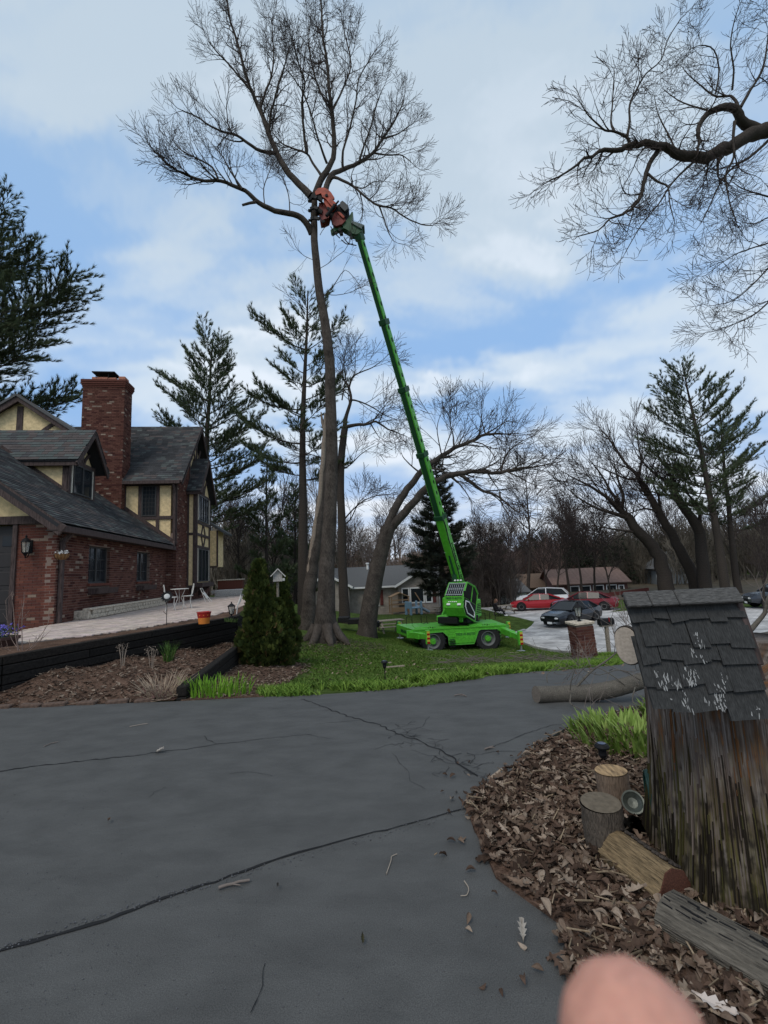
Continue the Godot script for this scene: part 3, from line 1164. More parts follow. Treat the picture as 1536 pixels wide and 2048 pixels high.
	casement(dormer, Vector3(fx + 0.05, 4.3, dz0 - 0.28), back, X, 1.3, 1.1, 2, 1, 1, 0.02, "window", false)
	for z in [dz0 - 0.2, dz1 + 0.2]:
		var iv := MB.new()
		iv.at(Vector3(fx + 0.03, 4.84, z), Vector3(0.05, 1.1, 0.05))
		obj("ivory_strip", iv, M.ivory, dormer)
	# the cheek of the dormer that faces the driveway
	beam(dormer, Vector3(-1.86, 4.25, dz0 + 0.01), Vector3(-1.86, 5.36, dz0 + 0.01), 0.16, 0.05, Z)
	beam(dormer, Vector3(-3.05, 5.0, dz0 + 0.01), Vector3(-3.05, 5.36, dz0 + 0.01), 0.13, 0.05, Z)
	beam(dormer, Vector3(-1.78, 4.27, dz0 + 0.02), Vector3(-4.0, 5.93, dz0 + 0.02), 0.2, 0.05, Z, "flashing_board")
	# --- two-storey block with its gable to the patio
	var fz := -8.7
	var rx := 0.43
	var blk := MB.new()
	blk.box(T(Vector3(-4.6, 2.4, -11.9)), Vector3(9.5, 6.5, 6.36))
	blk.prism(PackedVector2Array([Vector2(3.18, 5.6), Vector2(-3.18, 5.6), Vector2(0, 9.1)]), Transform3D(Basis(Z, Y, -X), Vector3(0.15, 0, -11.9)), 9.0)
	var two := obj("two_storey_block", blk, M.stucco, h)
	# brick on the corner: the patio face and the return that faces the driveway
	var cb := MB.new()
	cb.box(T(Vector3(rx - 0.14, 1.2, -9.67)), Vector3(0.26, 4.0, 1.88))
	cb.box(T(Vector3(rx - 0.14, 4.3, -9.75)), Vector3(0.26, 2.6, 1.72))
	cb.prism(PackedVector2Array([Vector2(-8.85, 5.6), Vector2(-10.6, 5.6), Vector2(-10.6, 7.5)]), Transform3D(Basis(Z, Y, -X), Vector3(rx - 0.01, 0, 0)), 0.25)
	cb.box(T(Vector3(0.15, 1.1, fz - 0.14)), Vector3(0.5, 3.9, 0.26))
	cb.box(T(Vector3(rx - 0.14, 0.1, -12.6)), Vector3(0.26, 1.8, 5.0))
	var corner := obj("corner_brick_wall", cb, M.mortar, h)
	bricks(corner, Vector3(rx, 0, fz), back, X, -0.25, 7.3, func(y): return Vector2(maxf(0.0, (y - 5.65) / 1.07), 1.9), [])
	bricks(corner, Vector3(0.0, 0, fz), X, Z, -0.25, 2.6, func(_y): return Vector2(0, rx), [])
	bricks(corner, Vector3(rx, 0, fz - 1.9), back, X, -0.25, 0.95, func(_y): return Vector2(0, 4.4), [])
	# half-timbering of the driveway face
	var fo := fz + 0.005
	for b in [[-1.2, 3.7, -1.2, 5.5, 0.16], [-0.42, 3.3, -0.42, 5.5, 0.14], [0.36, 2.7, 0.36, 5.55, 0.17], [-1.9, 4.3, -1.9, 5.6, 0.16]]:
		beam(two, Vector3(b[0], b[1], fo), Vector3(b[2], b[3], fo), b[4], 0.06, Z)
	beam(two, Vector3(-1.2, 3.94, fo), Vector3(0.4, 3.94, fo), 0.16, 0.064, Z)
	beam(two, Vector3(-2.0, 5.55, fo), Vector3(0.42, 5.55, fo), 0.17, 0.066, Z)
	beam(two, Vector3(0.43, 2.66, fo + 0.02), Vector3(-1.9, 4.42, fo + 0.02), 0.24, 0.07, Z, "flashing_board")
	casement(two, Vector3(-1.12, 4.02, fo + 0.05), X, Z, 0.64, 1.45, 1, 4, 7, 0.03)
	# roofs
	var ms := Vector3(0, 1.07, -1.0).normalized()
	var mr := MB.new()
	for s in [1.0, -1.0]:
		var sd := Vector3(0, 1.07, -s).normalized()
		mr.box(Transform3D(Basis(X, sd.cross(X) * s * -1.0, sd), Vector3(-4.3, 5.58, -11.9 + s * 3.5) + sd * 2.56), Vector3(10.1, 0.09, 5.14))
	var mrf := obj("main_roof", mr, M.roof_under, h)
	shingles(mrf, Vector3(-9.3, 5.6, -8.4), X, ms, 5.1, func(_v): return Vector2(2.0, 10.05), false, 0.16)
	beam(h, Vector3(-2.0, 5.56, -8.36), Vector3(0.66, 5.56, -8.36), 0.11, 0.15, Y, "gutter")
	beam(h, Vector3(0.72, 5.5, -8.38), Vector3(0.72, 9.32, -11.92), 0.2, 0.06, X, "rake_board")
	beam(h, Vector3(0.72, 5.5, -15.42), Vector3(0.72, 9.27, -11.88), 0.2, 0.06, X, "rake_board")
	# gable-end timber above the bay
	var gx := rx + 0.01
	slab(h, "gable_end_stucco", PackedVector2Array([Vector2(-10.4, 6.9), Vector2(-13.4, 6.9), Vector2(-11.9, 8.9)]), Vector3(rx - 0.1, 0, 0), Z, Y, 0.1, M.stucco).visible = true
	beam(two, Vector3(gx, 6.9, -11.9), Vector3(gx, 8.9, -11.9), 0.15, 0.06, X)
	brace(two, Vector3(gx, 7.2, -11.7), Vector3(gx, 7.6, -11.6), Vector3(gx, 8.2, -11.1), 0.12, 0.055, X)
	brace(two, Vector3(gx, 7.2, -12.1), Vector3(gx, 7.6, -12.2), Vector3(gx, 8.2, -12.7), 0.12, 0.055, X)
	beam(two, Vector3(gx, 2.4, -10.66), Vector3(gx, 7.4, -10.66), 0.13, 0.06, X)
	beam(two, Vector3(gx, 2.5, -14.9), Vector3(gx, 6.0, -14.9), 0.16, 0.06, X)
	# --- the bay
	var bz0 := -10.38
	var bz1 := -13.1
	var bc := (bz0 + bz1) * 0.5
	var bay_x := 0.85
	var bm := MB.new()
	bm.box(T(Vector3(0.42, 3.1, bc)), Vector3(0.84, 4.9, bz0 - bz1 - 0.02))
	bm.prism(PackedVector2Array([Vector2(1.35, 5.5), Vector2(-1.35, 5.5), Vector2(0, 7.1)]), Transform3D(Basis(Z, Y, -X), Vector3(0.83, 0, bc)), 0.8)
	var bay := obj("bay", bm, M.stucco, h)
	var br := MB.new()
	for s in [1.0, -1.0]:
		var sd := Vector3(0, 1.3, -s).normalized()
		br.box(Transform3D(Basis(X, sd.cross(X) * s * -1.0, sd), Vector3(0.45, 5.42, bc + s * 1.58) + sd * 1.3), Vector3(1.4, 0.07, 2.62))
	var brf := obj("bay_roof", br, M.roof_under, bay)
	shingles(brf, Vector3(-0.25, 5.43, bc + 1.6), X, Vector3(0, 1.3, -1).normalized(), 2.55, func(_v): return Vector2(0.3, 1.4), false, 0.16)
	for s in [1.0, -1.0]:
		beam(bay, Vector3(1.15, 5.32, bc + s * 1.62), Vector3(1.15, 7.42, bc - s * 0.02), 0.17, 0.06, X, "rake_board")
	beam(bay, Vector3(0.44, 5.36, bc + 1.58), Vector3(1.14, 5.36, bc + 1.58), 0.16, 0.05, Z, "fascia_board")
	var bo := bay_x + 0.01
	for z in [bz0 - 0.08, bz1 + 0.08]:
		beam(bay, Vector3(bo, 0.66, z), Vector3(bo, 5.45, z), 0.16, 0.07, X)
	for y in [2.68, 3.3, 3.92, 5.46]:
		beam(bay, Vector3(bo, y, bz0 - 0.1), Vector3(bo, y, bz1 + 0.1), 0.13, 0.074, X)
	for s in [1.0, -1.0]:
		beam(bay, Vector3(bo, 3.3, bc + s * 0.42), Vector3(bo, 3.88, bc + s * 0.06), 0.1, 0.06, X)
		beam(bay, Vector3(bo, 3.3, bc + s * 0.42), Vector3(bo, 2.72, bc + s * 0.06), 0.1, 0.058, X)
		brace(bay, Vector3(bo, 5.55, bc + s * 0.14), Vector3(bo, 5.9, bc + s * 0.2), Vector3(bo, 6.3, bc + s * 0.6), 0.11, 0.055, X)
	beam(bay, Vector3(bo, 5.5, bc), Vector3(bo, 6.9, bc), 0.13, 0.062, X)
	casement(bay, Vector3(bo + 0.03, 4.02, bz0 - 0.36), back, X, 2.0, 1.38, 4, 1, 1, 0.02, "window", false)
	casement(bay, Vector3(bo + 0.03, 0.9, bz0 - 0.36), back, X, 2.0, 1.7, 3, 1, 1, 0.02, "window", false)
	for z in [bz0 - 0.24, bz1 + 0.24]:
		for y in [[0.9, 1.7], [4.02, 1.38]]:
			var iv := MB.new()
			iv.at(Vector3(bo + 0.02, y[0] + y[1] / 2, z), Vector3(0.05, y[1], 0.05))
			obj("ivory_strip", iv, M.ivory, bay)
	var sb := MB.new()
	sb.at(Vector3(0.9, 0.74, bc), Vector3(0.5, 0.22, 2.5), 0.01)
	obj("sill_box", sb, M.trim, bay)
	var bk := MB.new()
	bk.prism(PackedVector2Array([Vector2(0.4, 0.62), Vector2(0.4, 0.1), Vector2(1.05, 0.62)]), Transform3D(Basis(X, Y, Z), Vector3(0, 0, -10.9)), -0.1)
	bk.prism(PackedVector2Array([Vector2(0.4, 0.62), Vector2(0.4, 0.1), Vector2(1.05, 0.62)]), Transform3D(Basis(X, Y, Z), Vector3(0, 0, -12.5)), -0.1)
	obj("bracket", bk, M.trim, bay)
	# the bay's side towards the driveway
	var so := bz0 + 0.005
	beam(bay, Vector3(0.78, 0.66, so), Vector3(0.78, 5.4, so), 0.14, 0.06, Z)
	beam(bay, Vector3(0.47, 0.66, so), Vector3(0.47, 5.4, so), 0.09, 0.056, Z)
	beam(bay, Vector3(0.45, 3.3, so), Vector3(0.8, 3.3, so), 0.12, 0.064, Z)
	beam(bay, Vector3(0.45, 0.68, so), Vector3(0.8, 0.68, so), 0.12, 0.063, Z)
	# a second, smaller bay beyond it and the end of a far roof
	var b2 := MB.new()
	b2.box(T(Vector3(0.7, 2.75, -14.6)), Vector3(0.9, 2.1, 1.3))
	var second := obj("far_bay", b2, M.stucco, h)
	beam(second, Vector3(1.1, 1.7, -13.94), Vector3(1.1, 3.8, -13.94), 0.1, 0.05, Z)
	beam(second, Vector3(1.1, 1.7, -13.94), Vector3(0.4, 1.7, -13.94), 0.1, 0.052, Z)
	var b3 := MB.new()
	b3.box(Transform3D(Basis.from_euler(Vector3(0, 0, -0.6)), Vector3(1.1, 3.95, -14.6)), Vector3(1.3, 0.14, 1.7), 0.02)
	obj("far_bay_roof", b3, M.grey_roof, second)
	# --- front cross gable behind the dormer
	slab(h, "cross_gable_stucco", pg([-10.6, 5.6, -3.0, 5.6, -3.0, 7.15, -6.48, 9.55, -10.2, 6.95]), Vector3(0, 0, fz - 0.2), X, Y, 0.22, M.stucco)
	beam(h, Vector3(-6.48, 6.9, fz + 0.03), Vector3(-6.48, 9.3, fz + 0.03), 0.26, 0.06, Z)
	brace(h, Vector3(-5.95, 7.4, fz + 0.03), Vector3(-5.7, 8.1, fz + 0.03), Vector3(-4.9, 8.55, fz + 0.03), 0.17, 0.055, Z)
	brace(h, Vector3(-7.0, 7.4, fz + 0.03), Vector3(-7.3, 8.1, fz + 0.03), Vector3(-8.1, 8.6, fz + 0.03), 0.17, 0.055, Z)
	beam(h, Vector3(-6.5, 9.66, fz + 0.3), Vector3(-2.2, 6.6, fz + 0.3), 0.3, 0.08, Z, "rake_board")
	beam(h, Vector3(-6.46, 9.6, fz + 0.3), Vector3(-10.6, 6.65, fz + 0.3), 0.3, 0.08, Z, "rake_board")
	var cg := MB.new()
	for s in [1.0, -1.0]:
		var sd := Vector3(-s * 0.82, 0.57, 0).normalized()
		cg.box(Transform3D(Basis(sd, Vector3(s * 0.57, 0.82, 0).normalized(), Z * -1.0 if s > 0 else Z), Vector3(-6.48, 9.74, fz - 1.7) - sd * 2.6), Vector3(5.2, 0.1, 4.2))
	obj("cross_gable_roof", cg, M.grey_roof, h)
	# --- chimney
	var cz := -8.3
	var ch := MB.new()
	ch.box(T(Vector3(-2.77, 6.6, cz - 0.42)), Vector3(1.8, 7.4, 0.8))
	var chim := obj("chimney", ch, M.mortar, h)
	bricks(chim, Vector3(-3.68, 0, cz), X, Z, 3.9, 10.15, func(_y): return Vector2(0, 1.82), [])
	bricks(chim, Vector3(-1.86, 0, cz), back, X, 3.6, 10.15, func(_y): return Vector2(0, 0.84), [])
	bricks(chim, Vector3(-3.68, 0, cz - 0.84), Z, -X, 6.0, 10.15, func(_y): return Vector2(0, 0.84), [])
	for k in 3:
		var cap := MB.new()
		cap.at(Vector3(-2.77, 10.16 + k * 0.075, cz - 0.42), Vector3(1.88 + 0.05 * k, 0.07, 0.9 + 0.05 * k), 0.006)
		obj("corbel_course", cap, M.brick_6, chim)
	var top := MB.new()
	top.at(Vector3(-2.77, 10.43, cz - 0.42), Vector3(1.98, 0.12, 1.0), 0.01)
	obj("cap_course", top, M.brick_6, chim)
	for q in [[-3.1, 0.7, 0.26], [-2.55, 0.36, 0.24], [-2.12, 0.3, 0.3]]:
		var fl := MB.new()
		fl.at(Vector3(q[0], 10.49 + q[2] / 2, cz - 0.5), Vector3(q[1], q[2], 0.45), 0.015)
		obj("flue", fl, M.terracotta, chim)
	var hood := MB.new()
	hood.at(Vector3(-2.9, 10.95, cz - 0.5), Vector3(1.0, 0.05, 0.7))
	for x in [-3.25, -2.7]:
		for z in [-0.25, -0.75]:
			hood.at(Vector3(x, 10.84, cz + z), Vector3(0.03, 0.22, 0.03))
	obj("rain_hood", hood, M.black_metal, chim)
	# --- wall lantern, downspouts
	wall_lantern(h, Vector3(-0.66, 1.78, 0.0))
	var d := MB.new()
	d.bar(Vector3(0.06, -0.05, -0.14), Vector3(0.06, 2.2, -0.14), 0.12, 0.1, X, 0.012)
	d.bar(Vector3(0.06, 2.17, -0.14), Vector3(0.3, 2.44, -0.14), 0.1, 0.1, Y)
	obj("downspout", d, M.trim, h)
	var d2 := MB.new()
	d2.bar(Vector3(rx - 0.08, 2.75, fz + 0.09), Vector3(rx - 0.08, 5.15, fz + 0.09), 0.1, 0.08, Z, 0.01)
	d2.bar(Vector3(rx - 0.08, 5.1, fz + 0.09), Vector3(rx - 0.08, 5.5, fz + 0.3), 0.1, 0.08, X)
	d2.bar(Vector3(rx - 0.08, 2.8, fz + 0.09), Vector3(rx - 0.02, 2.5, fz + 0.35), 0.1, 0.08, X)
	obj("downspout", d2, M.trim, h)


func _door_mesh() -> MB:
	var d := MB.new()
	d.at(Vector3(-3.5, 1.3, -0.14), Vector3(4.8, 2.75, 0.06))
	for r in 5:
		for c in 8:
			if r == 4:
				continue
			var x := -1.4 - c * 0.6
			d.box(T(Vector3(x + 0.02, 0.27 + r * 0.49, -0.108)), Vector3(0.46, 0.36, 0.02), 0.009)
			d.box(T(Vector3(x - 0.28, 0.5 + r * 0.49, -0.108)), Vector3(0.6, 0.012, 0.012))
	return d


func wall_lantern(parent: Node3D, at: Vector3) -> void:
	var m := MB.new()
	var o := at + Vector3(0, 0, 0.2)
	m.at(at + Vector3(0, 0.3, 0.012), Vector3(0.12, 0.36, 0.03), 0.008)
	m.tube([at + Vector3(0, 0.16, 0.02), at + Vector3(0, 0.02, 0.1), o + Vector3(0, 0.0, 0), o + Vector3(0, 0.08, 0)], [0.016, 0.016, 0.018, 0.02], 6)
	m.lathe([Vector2(0, 0.02), Vector2(0.03, 0.05), Vector2(0.06, 0.1), Vector2(0.085, 0.12), Vector2(0.085, 0.14), Vector2(0, 0.14)], 6, T(o))
	m.lathe([Vector2(0.13, 0.41), Vector2(0.12, 0.43), Vector2(0.06, 0.5), Vector2(0.025, 0.53), Vector2(0.03, 0.57), Vector2(0.0, 0.62)], 6, T(o))
	m.lathe([Vector2(0.0, 0.405), Vector2(0.13, 0.41)], 6, T(o))
	for k in 6:
		var t := TAU * k / 6
		m.bar(o + Vector3(cos(t) * 0.08, 0.13, sin(t) * 0.08), o + Vector3(cos(t) * 0.115, 0.41, sin(t) * 0.115), 0.014, 0.014)
	var l := obj("wall_lantern", m, M.black_metal, parent)
	var g := MB.new()
	g.lathe([Vector2(0.074, 0.14), Vector2(0.108, 0.405)], 6, T(o))
	obj("lantern_glass", g, M.lamp_glass, l)
	var c := MB.new()
	c.lathe([Vector2(0.022, 0.14), Vector2(0.022, 0.27), Vector2(0, 0.3)], 8, T(o))
	obj("candle_sleeve", c, M.ivory, l)


# ---- houses beyond the lawn ----------------------------------------------------------------------

func siding(o: Vector3, u: Vector3, out: Vector3, len: float, y0: float, y1: float, mb: MB, course := 0.2) -> void:
	# lapped boards, each leaning out at its foot
	var y := y0
	while y < y1 - 0.01:
		var t := minf(y + course, y1)
		var a := o + Vector3.UP * y + out * 0.022
		var b := o + Vector3.UP * t + out * 0.004
		mb.quad(a, a + u * len, b + u * len, b, out)
		mb.quad(a - out * 0.018, a - out * 0.018 + u * len, a + u * len, a, Vector3.DOWN)
		y = t


func white_window(parent: Node3D, o: Vector3, u: Vector3, out: Vector3, w: float, h: float, rail := true) -> void:
	var f := MB.new()
	f.bar(o, o + Vector3.UP * h, 0.11, 0.08, out)
	f.bar(o + u * w, o + u * w + Vector3.UP * h, 0.11, 0.08, out)
	f.bar(o - u * 0.055, o + u * (w + 0.055), 0.12, 0.085, out)
	f.bar(o - u * 0.055 + Vector3.UP * h, o + u * (w + 0.055) + Vector3.UP * h, 0.12, 0.085, out)
	if rail:
		f.bar(o + Vector3.UP * h * 0.5, o + u * w + Vector3.UP * h * 0.5, 0.06, 0.06, out)
	var win := obj("window", f, M.white_paint, parent)
	var p := MB.new()
	p.quad(o + out * 0.01, o + u * w + out * 0.01, o + u * w + Vector3.UP * h + out * 0.01, o + Vector3.UP * h + out * 0.01, out)
	obj("pane", p, M.pane_dark, win)


func make_neighbour() -> void:
	var o := Vector3(-7.6, -2.5, -44)
	var h := thing("ranch_house", "low tan sided house with white trimmed windows, behind the lawn and leaning tree", "house", o)
	var X := Vector3.RIGHT
	var Y := Vector3.UP
	var Z := Vector3.BACK
	var w := MB.new()
	siding(Vector3(0, 0, 0), X, Z, 12.0, 0.0, 2.75, w)
	siding(Vector3(8.6, 0, 1.2), X, Z, 3.7, 0.0, 2.75, w)
	siding(Vector3(8.6, 0, 0.0), Z, -X, 1.2, 0.0, 2.75, w)
	siding(Vector3(0, 0, -8), Z, -X, 8.0, 0.0, 2.75, w)
	w.at(Vector3(6.5, 1.35, -4.1), Vector3(13.0, 2.7, 8.0))
	w.at(Vector3(10.45, 1.35, 0.2), Vector3(3.66, 2.7, 1.9))
	w.prism(PackedVector2Array([Vector2(8.6, 2.75), Vector2(12.3, 2.75), Vector2(10.45, 3.75)]), Transform3D(Basis.IDENTITY, Vector3(0, 0, 1.2)), -3.0)
	# the darker gable at its left end
	siding(Vector3(0.0, 0, 1.6), X, Z, 4.0, 0.0, 2.75, w)
	w.at(Vector3(2.0, 1.35, 0.4), Vector3(3.96, 2.7, 2.3))
	w.prism(PackedVector2Array([Vector2(0, 2.75), Vector2(4, 2.75), Vector2(2.0, 3.9)]), Transform3D(Basis.IDENTITY, Vector3(0, 0, 1.6)), -3.0)
	obj("wall", w, M.siding, h)
	var r := MB.new()
	r.quad(Vector3(-0.5, 2.7, 0.5), Vector3(13.4, 2.7, 0.5), Vector3(13.4, 4.7, -4.1), Vector3(-0.5, 4.7, -4.1), Vector3(0, 1, 0.5))
	r.quad(Vector3(-0.5, 2.7, -8.6), Vector3(13.4, 2.7, -8.6), Vector3(13.4, 4.72, -4.1), Vector3(-0.5, 4.72, -4.1), Vector3(0, 1, -0.5))
	for g in [[10.45, 2.2, 1.65, 3.95], [2.0, 2.4, 2.0, 4.1]]:
		for s in [1.0, -1.0]:
			r.bar(Vector3(g[0], g[3] - 0.03, (g[2] - 4.0) * 0.5), Vector3(g[0], g[3] - 0.03, (g[2] - 4.0) * 0.5 + 0.01), 0.01, 0.01)
			r.quad(Vector3(g[0], g[3], g[2]), Vector3(g[0] + s * g[1], g[3] - 1.28, g[2]), Vector3(g[0] + s * g[1], g[3] - 1.28, -2.5), Vector3(g[0], g[3], -2.5), Vector3(s, 2, 0))
			r.quad(Vector3(g[0], g[3] - 0.08, g[2]), Vector3(g[0] + s * g[1], g[3] - 1.36, g[2]), Vector3(g[0] + s * g[1], g[3] - 1.36, -2.5), Vector3(g[0], g[3] - 0.08, -2.5), Vector3(-s, -2, 0))
	var roof := obj("roof", r, M.grey_roof, h)
	var v := MB.new()
	v.lathe([Vector2(0.12, -0.3), Vector2(0.12, 0.35), Vector2(0.2, 0.36), Vector2(0.2, 0.46), Vector2(0, 0.5)], 8, T(Vector3(5.6, 4.6, -3.5)))
	obj("vent", v, M.white_paint, roof)
	var t := MB.new()
	for g in [[10.45, 2.2, 1.64, 3.9], [2.0, 2.4, 1.99, 4.05]]:
		for s in [1.0, -1.0]:
			t.bar(Vector3(g[0], g[3], g[2]), Vector3(g[0] + s * g[1], g[3] - 1.28, g[2]), 0.2, 0.05, Z)
	t.bar(Vector3(4.0, 2.66, 0.52), Vector3(8.3, 2.66, 0.52), 0.16, 0.06, Z)
	t.bar(Vector3(12.4, 2.66, 0.52), Vector3(13.4, 2.66, 0.52), 0.16, 0.06, Z)
	obj("white_fascia", t, M.white_paint, h)
	var fan := MB.new()
	var pts := PackedVector2Array()
	for k in 11:
		pts.append(Vector2(10.45 + cos(PI * k / 10.0) * 0.5, 2.95 + sin(PI * k / 10.0) * 0.5))
	fan.prism(pts, Transform3D(Basis.IDENTITY, Vector3(0, 0, 1.2)), 0.05)
	obj("half_round_vent", fan, M.siding, h)
	white_window(h, Vector3(8.95, 1.1, 1.24), X, Z, 0.62, 1.35)
	white_window(h, Vector3(9.72, 1.1, 1.24), X, Z, 1.25, 1.35, false)
	white_window(h, Vector3(11.15, 1.1, 1.24), X, Z, 0.55, 1.35)
	white_window(h, Vector3(6.0, 0.9, 0.04), X, Z, 0.7, 1.5)
	for x in [5.55, 7.0, 11.95]:
		var s := MB.new()
		s.at(Vector3(x, 1.75 if x > 8 else 1.65, 1.26 if x > 8 else 0.06), Vector3(0.3, 1.45, 0.05))
		obj("shutter", s, M.red_fence, h)
	var p := MB.new()
	for x in [12.5, 13.9]:
		p.at(Vector3(x, 1.4, 1.0), Vector3(0.14, 2.8, 0.14))
	p.at(Vector3(13.2, 2.65, 1.0), Vector3(1.8, 0.16, 0.2))
	for k in 8:
		p.at(Vector3(12.6 + k * 0.18, 0.75, 1.0), Vector3(0.04, 0.8, 0.04))
	p.at(Vector3(13.2, 1.16, 1.0), Vector3(1.4, 0.07, 0.07))
	obj("porch_rail", p, M.white_paint, h)
	white_window(h, Vector3(12.9, 0.9, 0.1), X, Z, 0.7, 1.4)
	var f := MB.new()
	f.at(Vector3(8.5, 0.1, 1.75), Vector3(9.4, 0.32, 0.5), 0.03)
	obj("timber_border", f, M.grey_wood, h)


func gable_house(called: String, label: String, at: Vector3, yaw: float, w: float, d: float, hgt: float, rise: float, wm: Material, rm: Material, wins: Array) -> Node3D:
	var h := thing(called, label, "house" if called != "white_garage" and called != "grey_shed" else "garage", at, yaw)
	var m := MB.new()
	m.at(Vector3(0, hgt / 2, 0), Vector3(w, hgt, d))
	for s in [1.0, -1.0]:
		m.prism(PackedVector2Array([Vector2(-d / 2, hgt), Vector2(d / 2, hgt), Vector2(0, hgt + rise)]), Transform3D(Basis(Vector3.BACK, Vector3.UP, -Vector3.RIGHT), Vector3(s * (w / 2), 0, 0)), s * 0.12)
	siding(Vector3(-w / 2, 0, d / 2), Vector3.RIGHT, Vector3.BACK, w, 0.0, hgt, m)
	obj("wall", m, wm, h)
	var r := MB.new()
	for s in [1.0, -1.0]:
		var sd := Vector3(0, rise, -s * d / 2).normalized()
		var l := Vector2(rise, d / 2).length() + 0.5
		r.box(Transform3D(Basis(Vector3.RIGHT, sd.cross(Vector3.RIGHT) * -1.0 * s * -1.0, sd), Vector3(0, hgt + rise + 0.08, 0) - sd * l * 0.5), Vector3(w + 0.8, 0.14, l))
	obj("roof", r, rm, h)
	for q in wins:
		white_window(h, Vector3(q[0], q[1], d / 2 + 0.05), Vector3.RIGHT, Vector3.BACK, q[2], q[3])
	return h


func make_far_buildings() -> void:
	gable_house("red_roof_house", "long low house with faded red brown roof, behind the parked cars", P(1165, 1192, 62) + Vector3(0, -0.6, 0), -0.08, 9.0, 7.0, 2.5, 1.7, mat("brick_far", Color(0.12, 0.06, 0.05), 0.9), M.copper_roof, [[-2.6, 0.7, 1.1, 1.4], [-1.2, 0.7, 1.1, 1.4], [0.3, 0.7, 1.2, 1.4], [1.9, 0.7, 1.2, 1.4], [3.4, 0.8, 0.6, 1.2]])
	gable_house("brown_roof_house", "small brown roofed house half hidden behind the bare thicket left of the red roof house", P(1085, 1196, 66) + Vector3(-1, -0.6, 0), 0.1, 6.5, 6.0, 2.4, 1.6, mat("tan_far", Color(0.16, 0.12, 0.08), 0.9), mat("rust_roof", Color(0.14, 0.09, 0.06), 0.9, "soft"), [[-1.0, 0.8, 0.9, 1.1]])
	gable_house("grey_shed", "grey sided gable house between the leaning bare trees right of the fence", P(1347, 1172, 64) + Vector3(0, -0.5, 0), 1.35, 5.0, 5.6, 3.2, 2.0, mat("grey_far", Color(0.22, 0.23, 0.23), 0.9), M.grey_roof, [])
	gable_house("white_garage", "white garage behind the small bare tree, right of the green crane", P(985, 1222, 52) + Vector3(0.3, -0.25, 0), 0.2, 5.4, 5.0, 2.4, 1.2, M.siding_white, M.grey_roof, [])
	# the stained plank fence along the far side of the circle
	var a := P(1172, 1210, 47)
	var b := P(1300, 1203, 52)
	var f := thing("plank_fence", "dark red plank fence behind the parked sedans at the turning circle", "fence")
	var n := 44
	var m := MB.new()
	for k in n:
		var q := a.lerp(b, (k + 0.5) / n)
		var top := lerpf(1.15, 1.75, float(k) / n) + rf(-0.02, 0.02)
		m.box(T(q + Vector3(0, top / 2 - 0.2, 0), -0.05), Vector3((b - a).length() / n - 0.012, top, 0.03), 0.004)
	var o := obj("planks", m, M.red_fence, f)
	o.set_meta("kind", "stuff")
	var rl := MB.new()
	rl.bar(a + Vector3(0, 0.3, -0.05), b + Vector3(0, 0.4, -0.05), 0.05, 0.09)
	rl.bar(a + Vector3(0, 0.8, -0.05), b + Vector3(0, 1.3, -0.05), 0.05, 0.09)
	obj("rail", rl, M.red_fence, f)


# ---- trees ----------------------------------------------------------------------------------------

# one branch with everything that grows from it; thick wood goes to tb, twigs to tc
func grow(tb: MB, tc: MB, p: Vector3, d: Vector3, ln: float, r: float, lvl: int, o: Dictionary) -> void:
	var n := clampi(int(ln / o.seg) + 1, 2, 6)
	var pts := [p]
	var rs := [r]
	var rmin: float = o.rmin
	var wig: float = o.wig
	var up: float = o.up
	for i in n:
		d = (d + Vector3(rf(-wig, wig), rf(-wig, wig) + up, rf(-wig, wig))).normalized()
		p += d * (ln / n)
		pts.append(p)
		rs.append(maxf(r * (1.0 - 0.72 * (i + 1) / n), rmin))
	if r > 0.035:
		tb.tube(pts, rs, 6 if r > 0.1 else 5, false)
	else:
		tc.tube(pts, rs, 4 if r > 0.018 else 3, false)
	if lvl <= 0:
		return
	sprout(tb, tc, pts, rs, ln, lvl, o, 0.22)


# side shoots along a polyline
func sprout(tb: MB, tc: MB, pts: Array, rs: Array, ln: float, lvl: int, o: Dictionary, from: float) -> void:
	var kids: Array = o.kids
	var k: int = kids[mini(lvl, kids.size() - 1)]
	if o.get("per_metre", 0.0) > 0.0 and lvl == o.top:
		k = int(ln * o.per_metre)
	var m := pts.size() - 1
	for j in k:
		var t := lerpf(from, 0.99, (j + R.randf()) / k)
		var f := t * m
		var i := mini(int(f), m - 1)
		var q: Vector3 = pts[i].lerp(pts[i + 1], f - i)
		var d: Vector3 = (pts[i + 1] - pts[i]).normalized()
		var side := d.cross(rv()).normalized()
		var ang := rf(o.ang.x, o.ang.y)
		var cd := (d * cos(ang) + side * sin(ang)).normalized()
		var l: float = o.len[lvl] * rf(0.65, 1.15) * (1.2 - 0.75 * t)
		var rr: float = lerpf(rs[i], rs[i + 1], f - i)
		grow(tb, tc, q, cd, l, minf(rr * 0.62, o.rad[lvl]), lvl - 1, o)
	# the end of the branch goes on as a spray
	grow(tb, tc, pts[m], (pts[m] - pts[m - 1]).normalized(), o.len[lvl] * 0.5, maxf(rs[m] * 0.9, o.rmin), lvl - 1, o)


# a limb traced as pixels (x, y) in the photograph with a depth at each end
func traced(xs: Array, d0: float, d1: float) -> Array:
	var out := []
	var n := xs.size() / 2
	for i in n:
		out.append(P(xs[i * 2], xs[i * 2 + 1], lerpf(d0, d1, float(i) / maxi(n - 1, 1))))
	return out


func taper(n: int, a: float, b: float) -> Array:
	var r := []
	for i in n:
		r.append(lerpf(a, b, pow(float(i) / maxi(n - 1, 1), 0.8)))
	return r


